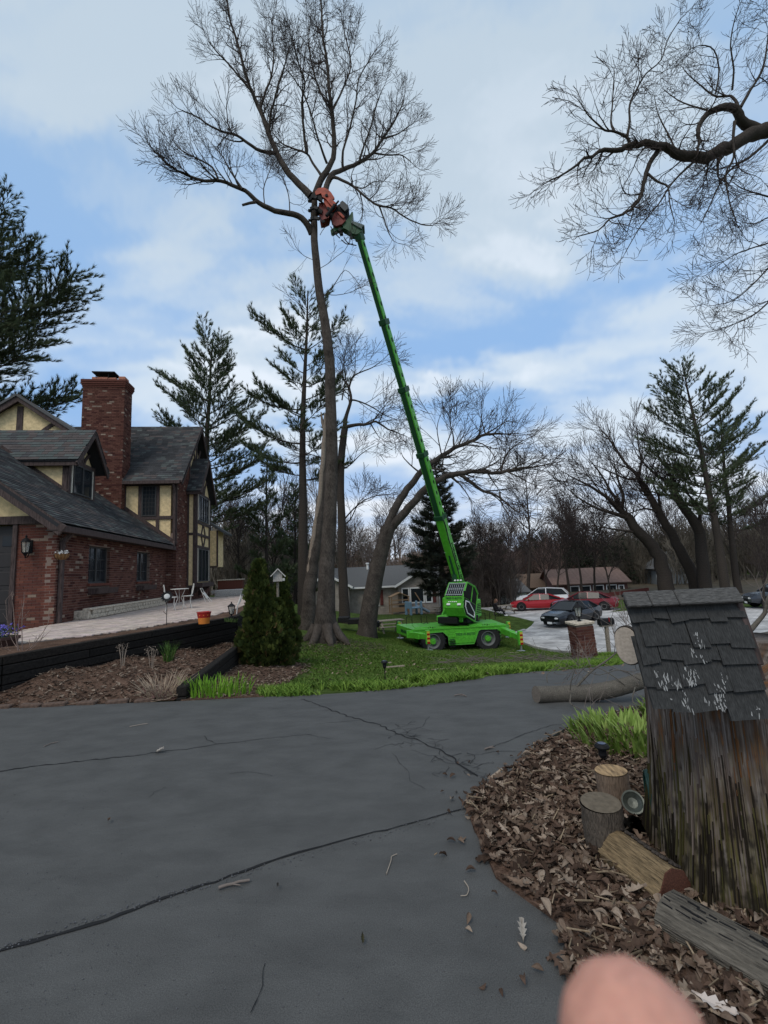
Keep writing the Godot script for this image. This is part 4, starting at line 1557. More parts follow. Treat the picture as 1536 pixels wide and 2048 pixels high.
# makes a polyline bend gently instead of at corners
func smooth(p: Array, r: Array, wob := 0.0) -> Array:
	var a := []
	var b := []
	for i in p.size() - 1:
		var p0: Vector3 = p[maxi(i - 1, 0)]
		var p3: Vector3 = p[mini(i + 2, p.size() - 1)]
		for k in 3:
			var t := k / 3.0
			a.append(p[i].cubic_interpolate(p[i + 1], p0, p3, t) + rv() * wob * (1.0 if k else 0.0))
			b.append(lerpf(r[i], r[i + 1], t))
	a.append(p[-1])
	b.append(r[-1])
	return [a, b]


func tree_parts(t: Node3D, tb: MB, tc: MB, bark: Material, twig: Material) -> void:
	obj("trunk", tb, bark, t)
	obj("crown", tc, twig, t)


func z6(xs: Array) -> Array:
	# from the enlarged view of the big crown to pixels of the photograph
	var o := []
	for i in range(0, xs.size(), 2):
		# drawn in a little, to leave room for the twigs beyond the limbs
		o.append(632.0 + (xs[i] / 2.2925 - 382.0) * 0.92)
		o.append(400.0 + (xs[i + 1] / 2.2925 - 400.0) * 0.95)
	return o


func z9(xs: Array) -> Array:
	var o := []
	for i in range(0, xs.size(), 2):
		o.append(1560.0 + (xs[i] / 2.845 - 520.0) * 0.94)
		o.append(260.0 + (xs[i + 1] / 2.845 - 260.0) * 0.95)
	return o


func zr(xs: Array) -> Array:
	var o := []
	for i in range(0, xs.size(), 2):
		o.append(1060.0 + xs[i] / 3.227)
		o.append(680.0 + xs[i + 1] / 3.227)
	return o


func zl(xs: Array) -> Array:
	var o := []
	for i in range(0, xs.size(), 2):
		o.append(640.0 + xs[i] / 3.2)
		o.append(680.0 + xs[i + 1] / 3.2)
	return o


func limbs(tb: MB, tc: MB, defs: Array, o: Dictionary, lvl: int) -> void:
	# each: points, depth at start, depth at end, radius at start, radius at end, where shoots begin
	for l in defs:
		var p := traced(l[0], l[1], l[2])
		var s := smooth(p, taper(p.size(), l[3], l[4]), l[3] * 0.15)
		tb.tube(s[0], s[1], 8 if l[3] > 0.1 else 6, false)
		var ln := 0.0
		for i in s[0].size() - 1:
			ln += (s[0][i + 1] - s[0][i]).length()
		var q := o.duplicate()
		q.top = lvl
		sprout(tb, tc, s[0], s[1], ln, lvl, q, l[5])


func make_trees() -> void:
	make_great_tree()
	make_leaning_tree()
	make_corner_tree()
	make_dead_tree()
	make_thin_tree()
	make_right_trees()
	make_pines()


func make_great_tree() -> void:
	var t := thing("tall_maple_tree", "tallest bare tree, its trunk held by the orange head of the green crane", "tree", Vector3.ZERO)
	var tb := MB.new()
	var tc := MB.new()
	var px := [650, 1292, 650, 1270, 651, 1240, 652, 1200, 654, 1121, 661, 1000, 664, 900, 661, 800, 659, 720, 649, 640, 637, 570, 630, 500, 628, 440, 629, 400]
	var pr := [32.0, 27.0, 21.5, 18.0, 15.2, 13.2, 12.2, 11.2, 10.6, 9.6, 8.6, 7.8, 7.2, 6.2]
	var dist := 17.0
	var near := dist / 20.2
	var pts := traced(px, dist, dist)
	var rs := []
	for r in pr:
		rs.append(r * dist / FOC)
	var s := smooth(pts, rs, 0.015)
	tb.tube(s[0], s[1], 18, false)
	# root flare
	for k in 7:
		var a := TAU * k / 7 + 0.3
		var f := pts[1] as Vector3
		tb.tube([f + Vector3(cos(a) * 0.3, 0.35, sin(a) * 0.3), f + Vector3(cos(a) * 0.55, -0.02, sin(a) * 0.55), f + Vector3(cos(a) * 0.95, -0.35, sin(a) * 0.95)], [0.22, 0.17, 0.07], 7, false)
	var o := {"seg": 0.22, "wig": 0.3, "up": 0.10, "kids": [0, 4, 5, 5], "len": [0.34, 0.55, 1.0, 1.65], "rad": [0.0085, 0.011, 0.02, 0.036], "ang": Vector2(0.35, 0.95), "rmin": 0.006, "per_metre": 2.5, "top": 3}
	var defs := [
		[z6([852, 900, 790, 840, 720, 760, 680, 690, 640, 600, 600, 490, 560, 400, 520, 300, 490, 180, 450, 60, 430, -60]), 20.2, 21.8, 0.15, 0.035, 0.35],
		[z6([680, 690, 600, 680, 540, 645, 480, 605, 420, 590, 350, 560, 280, 515, 210, 485]), 20.6, 19.2, 0.075, 0.02, 0.25],
		[z6([640, 600, 650, 500, 668, 440, 690, 350, 722, 260, 742, 180]), 20.8, 19.8, 0.06, 0.02, 0.25],
		[z6([600, 470, 622, 400, 650, 330, 665, 230, 660, 120, 655, 40]), 21.1, 22.6, 0.055, 0.02, 0.3],
		[z6([560, 400, 500, 330, 440, 260, 380, 200, 340, 150]), 21.3, 20.2, 0.05, 0.02, 0.2],
		[z6([855, 1080, 820, 1020, 760, 985, 670, 970, 590, 930, 540, 885, 480, 855, 400, 825, 320, 825, 240, 800, 160, 760, 80, 690]), 20.2, 17.8, 0.13, 0.025, 0.5],
		[z6([510, 865, 450, 780, 412, 710, 370, 660]), 18.8, 19.2, 0.04, 0.015, 0.3],
		[z6([390, 825, 360, 760, 290, 720, 210, 680, 170, 640]), 18.5, 18.9, 0.04, 0.015, 0.3],
		[z6([620, 945, 615, 860, 640, 790, 660, 740]), 19.4, 20.4, 0.022, 0.012, 0.2],
		[z6([745, 975, 740, 900, 720, 830, 700, 780]), 19.8, 21.4, 0.022, 0.012, 0.2],
		[z6([868, 905, 900, 820, 940, 760, 965, 690, 965, 600, 955, 480, 940, 380, 930, 250, 910, 120, 905, 0, 900, -80]), 20.2, 21.4, 0.14, 0.03, 0.3],
		[z6([905, 805, 860, 740, 828, 692, 760, 668, 700, 640, 660, 590]), 20.3, 21.6, 0.06, 0.02, 0.35],
		[z6([828, 692, 815, 580, 805, 450, 820, 350, 790, 260, 765, 160]), 20.6, 19.0, 0.06, 0.02, 0.25],
		[z6([930, 740, 900, 660, 882, 610, 845, 480, 800, 380, 740, 300]), 20.4, 18.6, 0.055, 0.018, 0.25],
		[z6([960, 480, 1010, 380, 1050, 260, 1020, 120, 1000, 30]), 20.9, 22.4, 0.05, 0.018, 0.25],
		[z6([1010, 765, 1010, 680, 1045, 570, 1075, 440, 1090, 330, 1150, 230]), 20.6, 19.4, 0.055, 0.018, 0.25],
		[z6([958, 500, 900, 400, 860, 280, 840, 150, 850, 30]), 20.8, 22.6, 0.05, 0.018, 0.25],
		[z6([922, 880, 950, 800, 1010, 770, 1090, 735, 1160, 690, 1210, 620, 1270, 530, 1310, 440]), 20.2, 21.8, 0.12, 0.025, 0.4],
		[z6([1090, 735, 1120, 640, 1150, 560, 1180, 450, 1200, 400]), 20.8, 20.2, 0.045, 0.016, 0.2],
		[z6([1160, 690, 1230, 700, 1300, 700, 1350, 735]), 21.2, 20.6, 0.04, 0.015, 0.25],
		[z6([1210, 620, 1280, 600, 1340, 560]), 21.4, 22.4, 0.04, 0.015, 0.2],
		[z6([925, 868, 952, 815, 985, 812, 1060, 850, 1120, 900, 1190, 945, 1250, 955, 1320, 1000, 1400, 1035, 1455, 1040]), 20.4, 18.6, 0.07, 0.015, 0.3],
		[z6([1190, 945, 1215, 1010, 1240, 1080, 1262, 1115]), 19.6, 19.2, 0.035, 0.012, 0.3],
		[z6([1060, 850, 1110, 860, 1160, 830, 1200, 830]), 20.0, 20.8, 0.03, 0.012, 0.1],
	]
	for l in defs:
		for k in range(1, 5):
			l[k] *= near * (1.3 if k > 2 else 1.0)
	limbs(tb, tc, defs, o, 3)
	# the stub of a broken limb and thin shoots low on the trunk
	var st := traced(z6([580, 926, 545, 932, 508, 942]), 16.2, 16.1)
	tb.tube(st, [0.06, 0.05, 0.045], 8)
	var e := o.duplicate()
	e.kids = [0, 4, 5, 6]
	e.top = 2
	e.per_metre = 2.6
	for q in [[[640, 600, 668, 570, 690, 540, 712, 560, 722, 578], 0.02], [[636, 540, 665, 520, 690, 500, 700, 480], 0.015], [[634, 640, 600, 610, 575, 590], 0.015], [[628, 520, 600, 505, 580, 470], 0.013], [[661, 590, 700, 585, 720, 575], 0.016], [[640, 470, 660, 440, 690, 425], 0.012]]:
		var p := traced(q[0], 16.9, rf(16.0, 17.8))
		var sm := smooth(p, taper(p.size(), q[1], 0.01), 0.02)
		tc.tube(sm[0], sm[1], 4, false)
		sprout(tb, tc, sm[0], sm[1], 2.0, 2, e, 0.2)
	tree_parts(t, tb, tc, M.bark, M.twig)


func make_leaning_tree() -> void:
	var t := thing("leaning_forked_tree", "bare tree with a forked trunk leaning right behind the crane boom", "tree")
	var tb := MB.new()
	var tc := MB.new()
	var d := 24.0
	var b := traced([733, 1282, 735, 1260, 739, 1220, 748, 1170, 757, 1125, 768, 1085, 777, 1055], d, d)
	var rr := [26.0, 19.0, 17.5, 16.5, 15.5, 14.5, 14.0]
	var rs := []
	for r in rr:
		rs.append(r * d / FOC)
	var s := smooth(b, rs, 0.01)
	tb.tube(s[0], s[1], 14, false)
	var o := {"seg": 0.5, "wig": 0.17, "up": 0.07, "kids": [0, 4, 5, 6], "len": [0.5, 0.8, 1.5, 2.3], "rad": [0.012, 0.015, 0.03, 0.05], "ang": Vector2(0.4, 1.0), "rmin": 0.0095, "per_metre": 1.5, "top": 3}
	var defs := [
		[zl([434, 1210, 470, 1100, 520, 1010, 580, 930, 640, 850, 700, 795, 780, 740, 860, 690, 960, 650, 1060, 605, 1150, 600]), 24.0, 25.0, 0.27, 0.06, 0.45],
		[zl([440, 1210, 520, 1130, 590, 1050, 660, 965, 740, 905, 830, 868, 900, 855, 1000, 842, 1100, 852, 1190, 840, 1280, 820, 1360, 815]), 24.0, 23.2, 0.26, 0.05, 0.5],
		[zl([900, 862, 960, 905, 1040, 965, 1120, 990, 1190, 1040, 1240, 1085, 1290, 1110]), 23.6, 22.6, 0.11, 0.02, 0.3],
		[zl([1150, 970, 1160, 1040, 1195, 1100, 1225, 1170]), 22.9, 22.6, 0.05, 0.015, 0.3],
		[zl([850, 880, 900, 930, 950, 1000, 975, 1055]), 23.6, 23.0, 0.05, 0.015, 0.3],
		[zl([1160, 840, 1180, 760, 1220, 700, 1290, 650, 1370, 610]), 23.4, 24.4, 0.06, 0.015, 0.2],
		[zl([1190, 840, 1260, 870, 1330, 910, 1390, 930]), 23.3, 22.4, 0.05, 0.015, 0.2],
		[zl([1060, 605, 1040, 540, 1030, 470]), 24.9, 25.4, 0.05, 0.015, 0.2],
		[zl([1060, 605, 1130, 560, 1200, 520, 1260, 530]), 24.9, 26.0, 0.05, 0.015, 0.2],
		[zl([860, 690, 850, 600, 830, 520, 835, 450]), 24.5, 25.2, 0.05, 0.015, 0.15],
		[zl([780, 740, 760, 650, 750, 560, 770, 480]), 24.4, 23.6, 0.045, 0.015, 0.15],
		[zl([780, 820, 800, 700, 830, 620, 860, 540]), 23.8, 22.8, 0.04, 0.015, 0.2],
		[zl([960, 650, 1040, 665, 1100, 720, 1130, 790]), 24.8, 23.6, 0.05, 0.015, 0.2],
		[zl([640, 850, 590, 810, 540, 760, 520, 720]), 24.3, 25.0, 0.06, 0.015, 0.3],
		[zl([700, 820, 760, 830, 810, 855]), 24.4, 24.0, 0.06, 0.05, 0.6],
	]
	limbs(tb, tc, defs, o, 3)
	tree_parts(t, tb, tc, M.bark, M.twig)


func make_corner_tree() -> void:
	var t := thing("corner_oak_tree", "bare oak whose heavy crooked limb reaches in from the upper right", "tree")
	var tb := MB.new()
	var tc := MB.new()
	var d := 12.0
	var base := Vector3(15.2, H(15.2, 12.5), -12.5)
	var fork := P(1760, 330, 12.4)
	tb.tube(smooth([base + Vector3(0, -0.4, 0), base + Vector3(0, 1.0, 0), base.lerp(fork, 0.5) + Vector3(0.3, 0, 0), fork, fork + Vector3(0.6, 4, -0.5)], [0.75, 0.5, 0.42, 0.34, 0.2])[0], smooth([base, base, base, base, base], [0.75, 0.5, 0.42, 0.34, 0.2])[1], 14, false)
	var o := {"seg": 0.17, "wig": 0.32, "up": 0.05, "kids": [0, 4, 4, 5], "len": [0.26, 0.42, 0.75, 1.15], "rad": [0.0065, 0.009, 0.016, 0.026], "ang": Vector2(0.4, 1.05), "rmin": 0.005, "per_metre": 2.5, "top": 3}
	var defs := [
		[[1760, 330] + z9([1560, 720, 1411, 740, 1300, 765, 1200, 830, 1100, 870, 1000, 905, 870, 890, 800, 850, 700, 825, 580, 830, 490, 862, 380, 870, 250, 950, 90, 1040]), 12.4, 10.6, 0.27, 0.018, 0.3],
		[z9([570, 822, 550, 780, 480, 750, 420, 742, 370, 700, 310, 640, 260, 560]), 11.2, 10.8, 0.05, 0.012, 0.25],
		[z9([478, 750, 456, 690, 465, 590, 470, 480, 478, 390]), 11.1, 11.6, 0.035, 0.012, 0.3],
		[z9([555, 780, 570, 690, 570, 590, 610, 500, 670, 400, 760, 320, 800, 200, 880, 70]), 11.2, 11.9, 0.04, 0.012, 0.3],
		[z9([740, 865, 690, 940, 662, 1030, 640, 1130, 590, 1200, 530, 1245, 450, 1270, 380, 1340, 275, 1372]), 11.4, 10.4, 0.075, 0.012, 0.3],
		[z9([680, 1003, 740, 1050, 800, 1080, 812, 1180, 840, 1280]), 11.1, 10.8, 0.035, 0.01, 0.4],
		[z9([962, 925, 870, 1010, 810, 1080, 740, 1190, 640, 1310, 540, 1480]), 11.6, 10.9, 0.04, 0.009, 0.25],
		[z9([1340, 740, 1240, 680, 1205, 612, 1100, 612, 1032, 650, 985, 730, 992, 800, 985, 860]), 12.1, 11.4, 0.16, 0.03, 0.35],
		[z9([1232, 640, 1220, 580, 1180, 535, 1100, 540, 1030, 500, 960, 440, 900, 380]), 12.0, 12.8, 0.05, 0.012, 0.3],
		[z9([1205, 690, 1196, 790, 1200, 900, 1150, 1010, 1178, 1190, 1210, 1270]), 11.9, 11.0, 0.05, 0.01, 0.35],
		[z9([1130, 870, 1104, 940, 1104, 1015]), 11.8, 11.6, 0.05, 0.03, 0.5],
		[z9([1240, 605, 1300, 500, 1372, 380, 1405, 200, 1420, 50]), 12.0, 12.6, 0.05, 0.014, 0.25],
		[z9([1090, 520, 1110, 380, 1080, 262, 1000, 232, 930, 260]), 12.4, 12.0, 0.03, 0.01, 0.25],
		[z9([1190, 500, 1200, 380, 1180, 240, 1200, 100, 1230, 0]), 12.2, 11.4, 0.035, 0.011, 0.2],
		[z9([1040, 620, 960, 600, 860, 560, 780, 500]), 11.8, 12.4, 0.03, 0.01, 0.2],
		[z9([860, 890, 800, 760, 740, 640, 720, 540]), 11.5, 12.3, 0.03, 0.01, 0.3],
		[z9([1411, 800, 1300, 900, 1200, 960, 1120, 1050, 1060, 1180, 1000, 1300]), 12.2, 11.2, 0.05, 0.01, 0.25],
		[z9([1450, 1150, 1340, 1120, 1250, 1090, 1190, 1050]), 12.0, 11.4, 0.03, 0.01, 0.1],
		[z9([1500, 1350, 1400, 1420, 1300, 1450, 1180, 1500, 1030, 1610]), 12.4, 11.4, 0.03, 0.008, 0.1],
		[z9([1540, 1500, 1420, 1560, 1320, 1660, 1200, 1760, 1080, 1790]), 12.2, 11.2, 0.03, 0.008, 0.1],
		[z9([1540, 1640, 1400, 1780, 1300, 1860, 1180, 1910, 1060, 1950]), 12.0, 11.2, 0.03, 0.008, 0.1],
		[z9([1540, 1250, 1420, 1260, 1330, 1300, 1250, 1290]), 12.0, 12.6, 0.03, 0.008, 0.1],
		[[1760, 330, 1700, 440] + z9([1700, 1360, 1560, 1480]), 12.4, 12.3, 0.16, 0.04, 0.6],
	]
	limbs(tb, tc, defs, o, 3)
	tree_parts(t, tb, tc, M.bark_dark, M.twig)


func make_dead_tree() -> void:
	var t := thing("dead_split_tree", "dead leaning trunk with a pale strip of bare wood, just left of the tallest tree", "tree")
	var tb := MB.new()
	var tc := MB.new()
	var d := 22.5
	var b := traced([612, 1272, 614, 1250, 618, 1200, 624, 1140, 633, 1080, 641, 1020, 647, 960, 650, 900, 652, 850, 650, 828], d, d)
	var rs := []
	for r in [20.0, 15.5, 13.5, 12.0, 10.5, 9.5, 8.0, 6.5, 5.5, 2.5]:
		rs.append(r * d / FOC)
	var s := smooth(b, rs, 0.04)
	tb.tube(s[0], s[1], 12)
	obj("trunk", tb, M.bark, t)
	var w := MB.new()
	var strip := traced([612, 1190, 617, 1150, 622, 1110, 629, 1070, 636, 1020, 642, 965, 647, 905, 650, 860, 652, 826], d - 0.18, d - 0.12)
	w.tube(smooth(strip, [0.04, 0.09, 0.12, 0.13, 0.12, 0.12, 0.12, 0.11, 0.06], 0.03)[0], smooth(strip, [0.04, 0.09, 0.12, 0.13, 0.12, 0.12, 0.12, 0.11, 0.06])[1], 7)
	w.tube(traced([652, 870, 645, 845, 642, 824], d, d), [0.1, 0.09, 0.03], 6)
	obj("bare_wood", w, M.deadwood, t)


func make_thin_tree() -> void:
	var t := thing("slender_bare_tree", "slender dark bare tree with crooked boughs just right of the tallest trunk", "tree")
	var tb := MB.new()
	var tc := MB.new()
	var d := 29.0
	var b := traced([690, 1250, 688, 1200, 685, 1140, 684, 1060, 681, 980, 684, 900, 690, 855], d, d)
	var s := smooth(b, [0.42, 0.32, 0.29, 0.27, 0.25, 0.24, 0.22], 0.02)
	tb.tube(s[0], s[1], 10, false)
	var o := {"seg": 0.5, "wig": 0.2, "up": 0.05, "kids": [0, 4, 5, 6], "len": [0.55, 0.8, 1.5, 2.3], "rad": [0.013, 0.016, 0.03, 0.05], "ang": Vector2(0.4, 1.0), "rmin": 0.011, "per_metre": 1.5, "top": 3}
	limbs(tb, tc, [
		[[690, 855, 693, 830, 702, 800, 698, 775, 685, 755, 680, 745], 29.0, 29.5, 0.17, 0.03, 0.3],
		[[690, 855, 710, 850, 735, 848, 752, 843, 775, 858, 800, 868], 29.0, 28.0, 0.15, 0.03, 0.3],
		[[702, 800, 715, 802, 740, 812, 770, 830, 790, 838], 29.0, 30.0, 0.07, 0.02, 0.2],
		[[698, 775, 705, 755, 720, 745, 745, 735, 765, 720], 29.2, 28.4, 0.08, 0.02, 0.2],
		[[742, 848, 750, 862, 758, 874], 28.6, 28.4, 0.05, 0.02, 0.4],
		[[682, 940, 700, 930, 720, 910, 742, 895], 29.0, 30.0, 0.06, 0.02, 0.2],
		[[684, 1045, 705, 1020, 730, 1000, 760, 990], 29.0, 28.2, 0.06, 0.02, 0.2],
		[[684, 1050, 700, 1040, 715, 1010, 728, 995], 29.0, 30.2, 0.06, 0.02, 0.3],
		[[681, 960, 664, 930, 640, 915, 610, 905], 29.0, 30.0, 0.06, 0.02, 0.4],
		[[684, 800, 690, 760, 688, 720, 694, 690], 29.2, 30.4, 0.05, 0.02, 0.3],
	], o, 3)
	tree_parts(t, tb, tc, M.bark_dark, M.twig)


func make_right_trees() -> void:
	var o := {"seg": 0.9, "wig": 0.15, "up": 0.08, "kids": [0, 4, 5, 6], "len": [0.9, 1.5, 2.6, 3.6], "rad": [0.02, 0.028, 0.05, 0.08], "ang": Vector2(0.35, 0.9), "rmin": 0.016, "per_metre": 0.95, "top": 3}
	for q in [
		["right_leaning_maple", "bare tree leaning left, leftmost of the three leaning over the plank fence", 46.0, [[zr([890, 1640, 870, 1560, 840, 1400, 770, 1310, 700, 1240, 620, 1130]), 0.8, 0.42, 0.9], [zr([620, 1130, 560, 1080, 490, 1010, 400, 950, 300, 900, 210, 850]), 0.3, 0.03, 0.2], [zr([640, 1150, 540, 1120, 440, 1090, 330, 1030, 240, 960]), 0.26, 0.03, 0.2], [zr([620, 1130, 560, 1040, 500, 940, 440, 840, 380, 770]), 0.24, 0.03, 0.2], [zr([590, 1100, 600, 1000, 560, 880, 540, 760]), 0.2, 0.03, 0.2], [zr([700, 1240, 600, 1230, 480, 1210, 380, 1200]), 0.16, 0.03, 0.2]]],
		["right_leaning_maple", "bare tree leaning left, middle of the three leaning over the plank fence", 47.0, [[zr([1080, 1620, 1040, 1500, 980, 1380, 930, 1280, 860, 1160, 810, 1080, 770, 1000]), 0.65, 0.33, 0.9], [zr([770, 1000, 720, 930, 690, 870, 620, 800, 540, 680, 480, 600, 440, 560]), 0.3, 0.03, 0.25], [zr([700, 890, 640, 900, 560, 870, 470, 830, 400, 800]), 0.15, 0.03, 0.2], [zr([700, 880, 720, 780, 700, 680, 690, 580]), 0.17, 0.03, 0.2], [zr([840, 1120, 760, 1090, 690, 1100, 620, 1130]), 0.14, 0.04, 0.3], [zr([840, 1110, 830, 1010, 800, 940, 810, 860]), 0.16, 0.03, 0.3]]],
		["right_leaning_maple", "bare tree leaning left, rightmost of the three, nearest the dark right hand pine", 45.0, [[zr([1130, 1600, 1110, 1400, 1095, 1240, 1030, 1130, 970, 1050, 930, 970]), 0.6, 0.34, 0.9], [zr([930, 970, 890, 920, 830, 880, 770, 830, 720, 780, 680, 720]), 0.27, 0.03, 0.25], [zr([950, 1000, 870, 1000, 790, 980, 700, 960]), 0.16, 0.03, 0.2], [zr([930, 970, 900, 860, 830, 750, 800, 640]), 0.18, 0.03, 0.2], [zr([1095, 1180, 1090, 1090, 1040, 1020, 1000, 960, 1010, 880]), 0.2, 0.04, 0.3]]],
	]:
		var t := thing(q[0], q[1], "tree", Vector3.ZERO, 0.0, "bare trees leaning left over the plank fence")
		var tb := MB.new()
		var tc := MB.new()
		var defs := []
		for l in q[3]:
			defs.append([l[0], q[2], q[2] + rf(-2.5, 2.5) if defs.size() else q[2], l[1], l[2], l[3]])
		limbs(tb, tc, defs, o, 3)
		tree_parts(t, tb, tc, M.bark_dark, M.twig)


# ---- conifers ------------------------------------------------------------------------------------

func tuft_mesh(n: int, len: float, wid: float, spread: float) -> ArrayMesh:
	# needles fanning forward along +y
	var m := MB.new()
	for k in n:
		var a := TAU * k / n + rf(-.3, .3)
		var s := spread * rf(0.35, 1.0)
		var d := Vector3(cos(a) * s, 1.0, sin(a) * s).normalized() * len * rf(0.75, 1.1)
		var w := d.cross(rv()).normalized() * wid
		var o := Vector3(0, rf(0, len * 0.5), 0)
		m.tri(o - w, o + w, o + d)
	return m.mesh(M.needles)


func along(d: Vector3) -> Basis:
	var y := d.normalized()
	var x := y.cross(rv()).normalized()
	return Basis(x, y, x.cross(y))


# a pine: boughs list of [height, azimuth, length, rise]; more are filled in at random
func pine(t: Node3D, hgt: float, r0: float, lean: Vector3, boughs: Array, fill: Array, tone: Color, tuft: ArrayMesh, dens: float, droop := 0.0) -> void:
	var tb := MB.new()
	var br := MB.new()
	var xs := []
	var cs := []
	var tp := []
	var tr := []
	for i in 9:
		var f := i / 8.0
		tp.append(Vector3(0, -0.4, 0) + lean * f * f + Vector3(rf(-.06, .06), (hgt + 0.4) * f, rf(-.06, .06)))
		tr.append(lerpf(r0, 0.04, pow(f, 0.9)))
	tb.tube(tp, tr, 10)
	# fill: [count, lowest, highest, length low, length high, rise low, rise high]
	for f in fill:
		for k in f[0]:
			var u: float = (k + R.randf()) / float(f[0])
			boughs.append([lerpf(f[1], f[2], u), k * 2.4 + rf(-.4, .4), lerpf(f[3], f[4], u) * rf(0.5, 1.2), lerpf(f[5], f[6], u) + rf(-.1, .1)])
	for b in boughs:
		var f: float = b[0] / hgt
		var o: Vector3 = lean * f * f + Vector3(0, b[0], 0)
		var d := Vector3(cos(b[1]), b[3], sin(b[1])).normalized()
		var l: float = b[2]
		var pts := [o]
		var n := 6
		var q := o
		for i in n:
			d = (d + Vector3(0, 0.10 - droop * (1.0 - i / 3.0), 0) + rv() * 0.07).normalized()
			q += d * l / n
			pts.append(q)
		var r1 := clampf(l * 0.014, 0.015, 0.1)
		br.tube(pts, taper(n + 1, r1, 0.012), 4, false)
		var m := int(l * dens)
		for k in m:
			var g := lerpf(0.22, 1.0, (k + R.randf()) / m)
			var i := mini(int(g * n), n - 1)
			var c: Vector3 = pts[i].lerp(pts[i + 1], g * n - i)
			var fd: Vector3 = (pts[i + 1] - pts[i]).normalized()
			var sd := fd.cross(Vector3.UP).normalized() * (1.0 if k % 2 else -1.0)
			var td := (fd * rf(0.5, 1.0) + sd * rf(0.4, 1.0) + Vector3(0, rf(-.1, .45) - droop * 0.8, 0)).normalized()
			var tl := l * rf(0.14, 0.36) * (1.25 - 0.8 * g) + 0.25
			br.tube([c, c + td * tl], [0.012, 0.006], 3, false)
			var w := maxi(2, int(tl * 5.0))
			for e in w:
				var h := (e + rf(0.3, 1.0)) / w
				xs.append(Transform3D(along(td + Vector3(0, 0.35 - droop, 0) + rv() * 0.5).scaled(Vector3.ONE * rf(0.75, 1.2)), c + td * tl * h + rv() * 0.05))
				cs.append(tone * rf(0.6, 1.35) + Color(0.02, 0.012, 0.0) * rf(0, 1.0))
		xs.append(Transform3D(along(d), q))
		cs.append(tone)
	obj("trunk", tb, M.bark_dark, t)
	obj("bough", br, M.bark_dark, t)
	multi("crown", tuft, xs, cs, t)


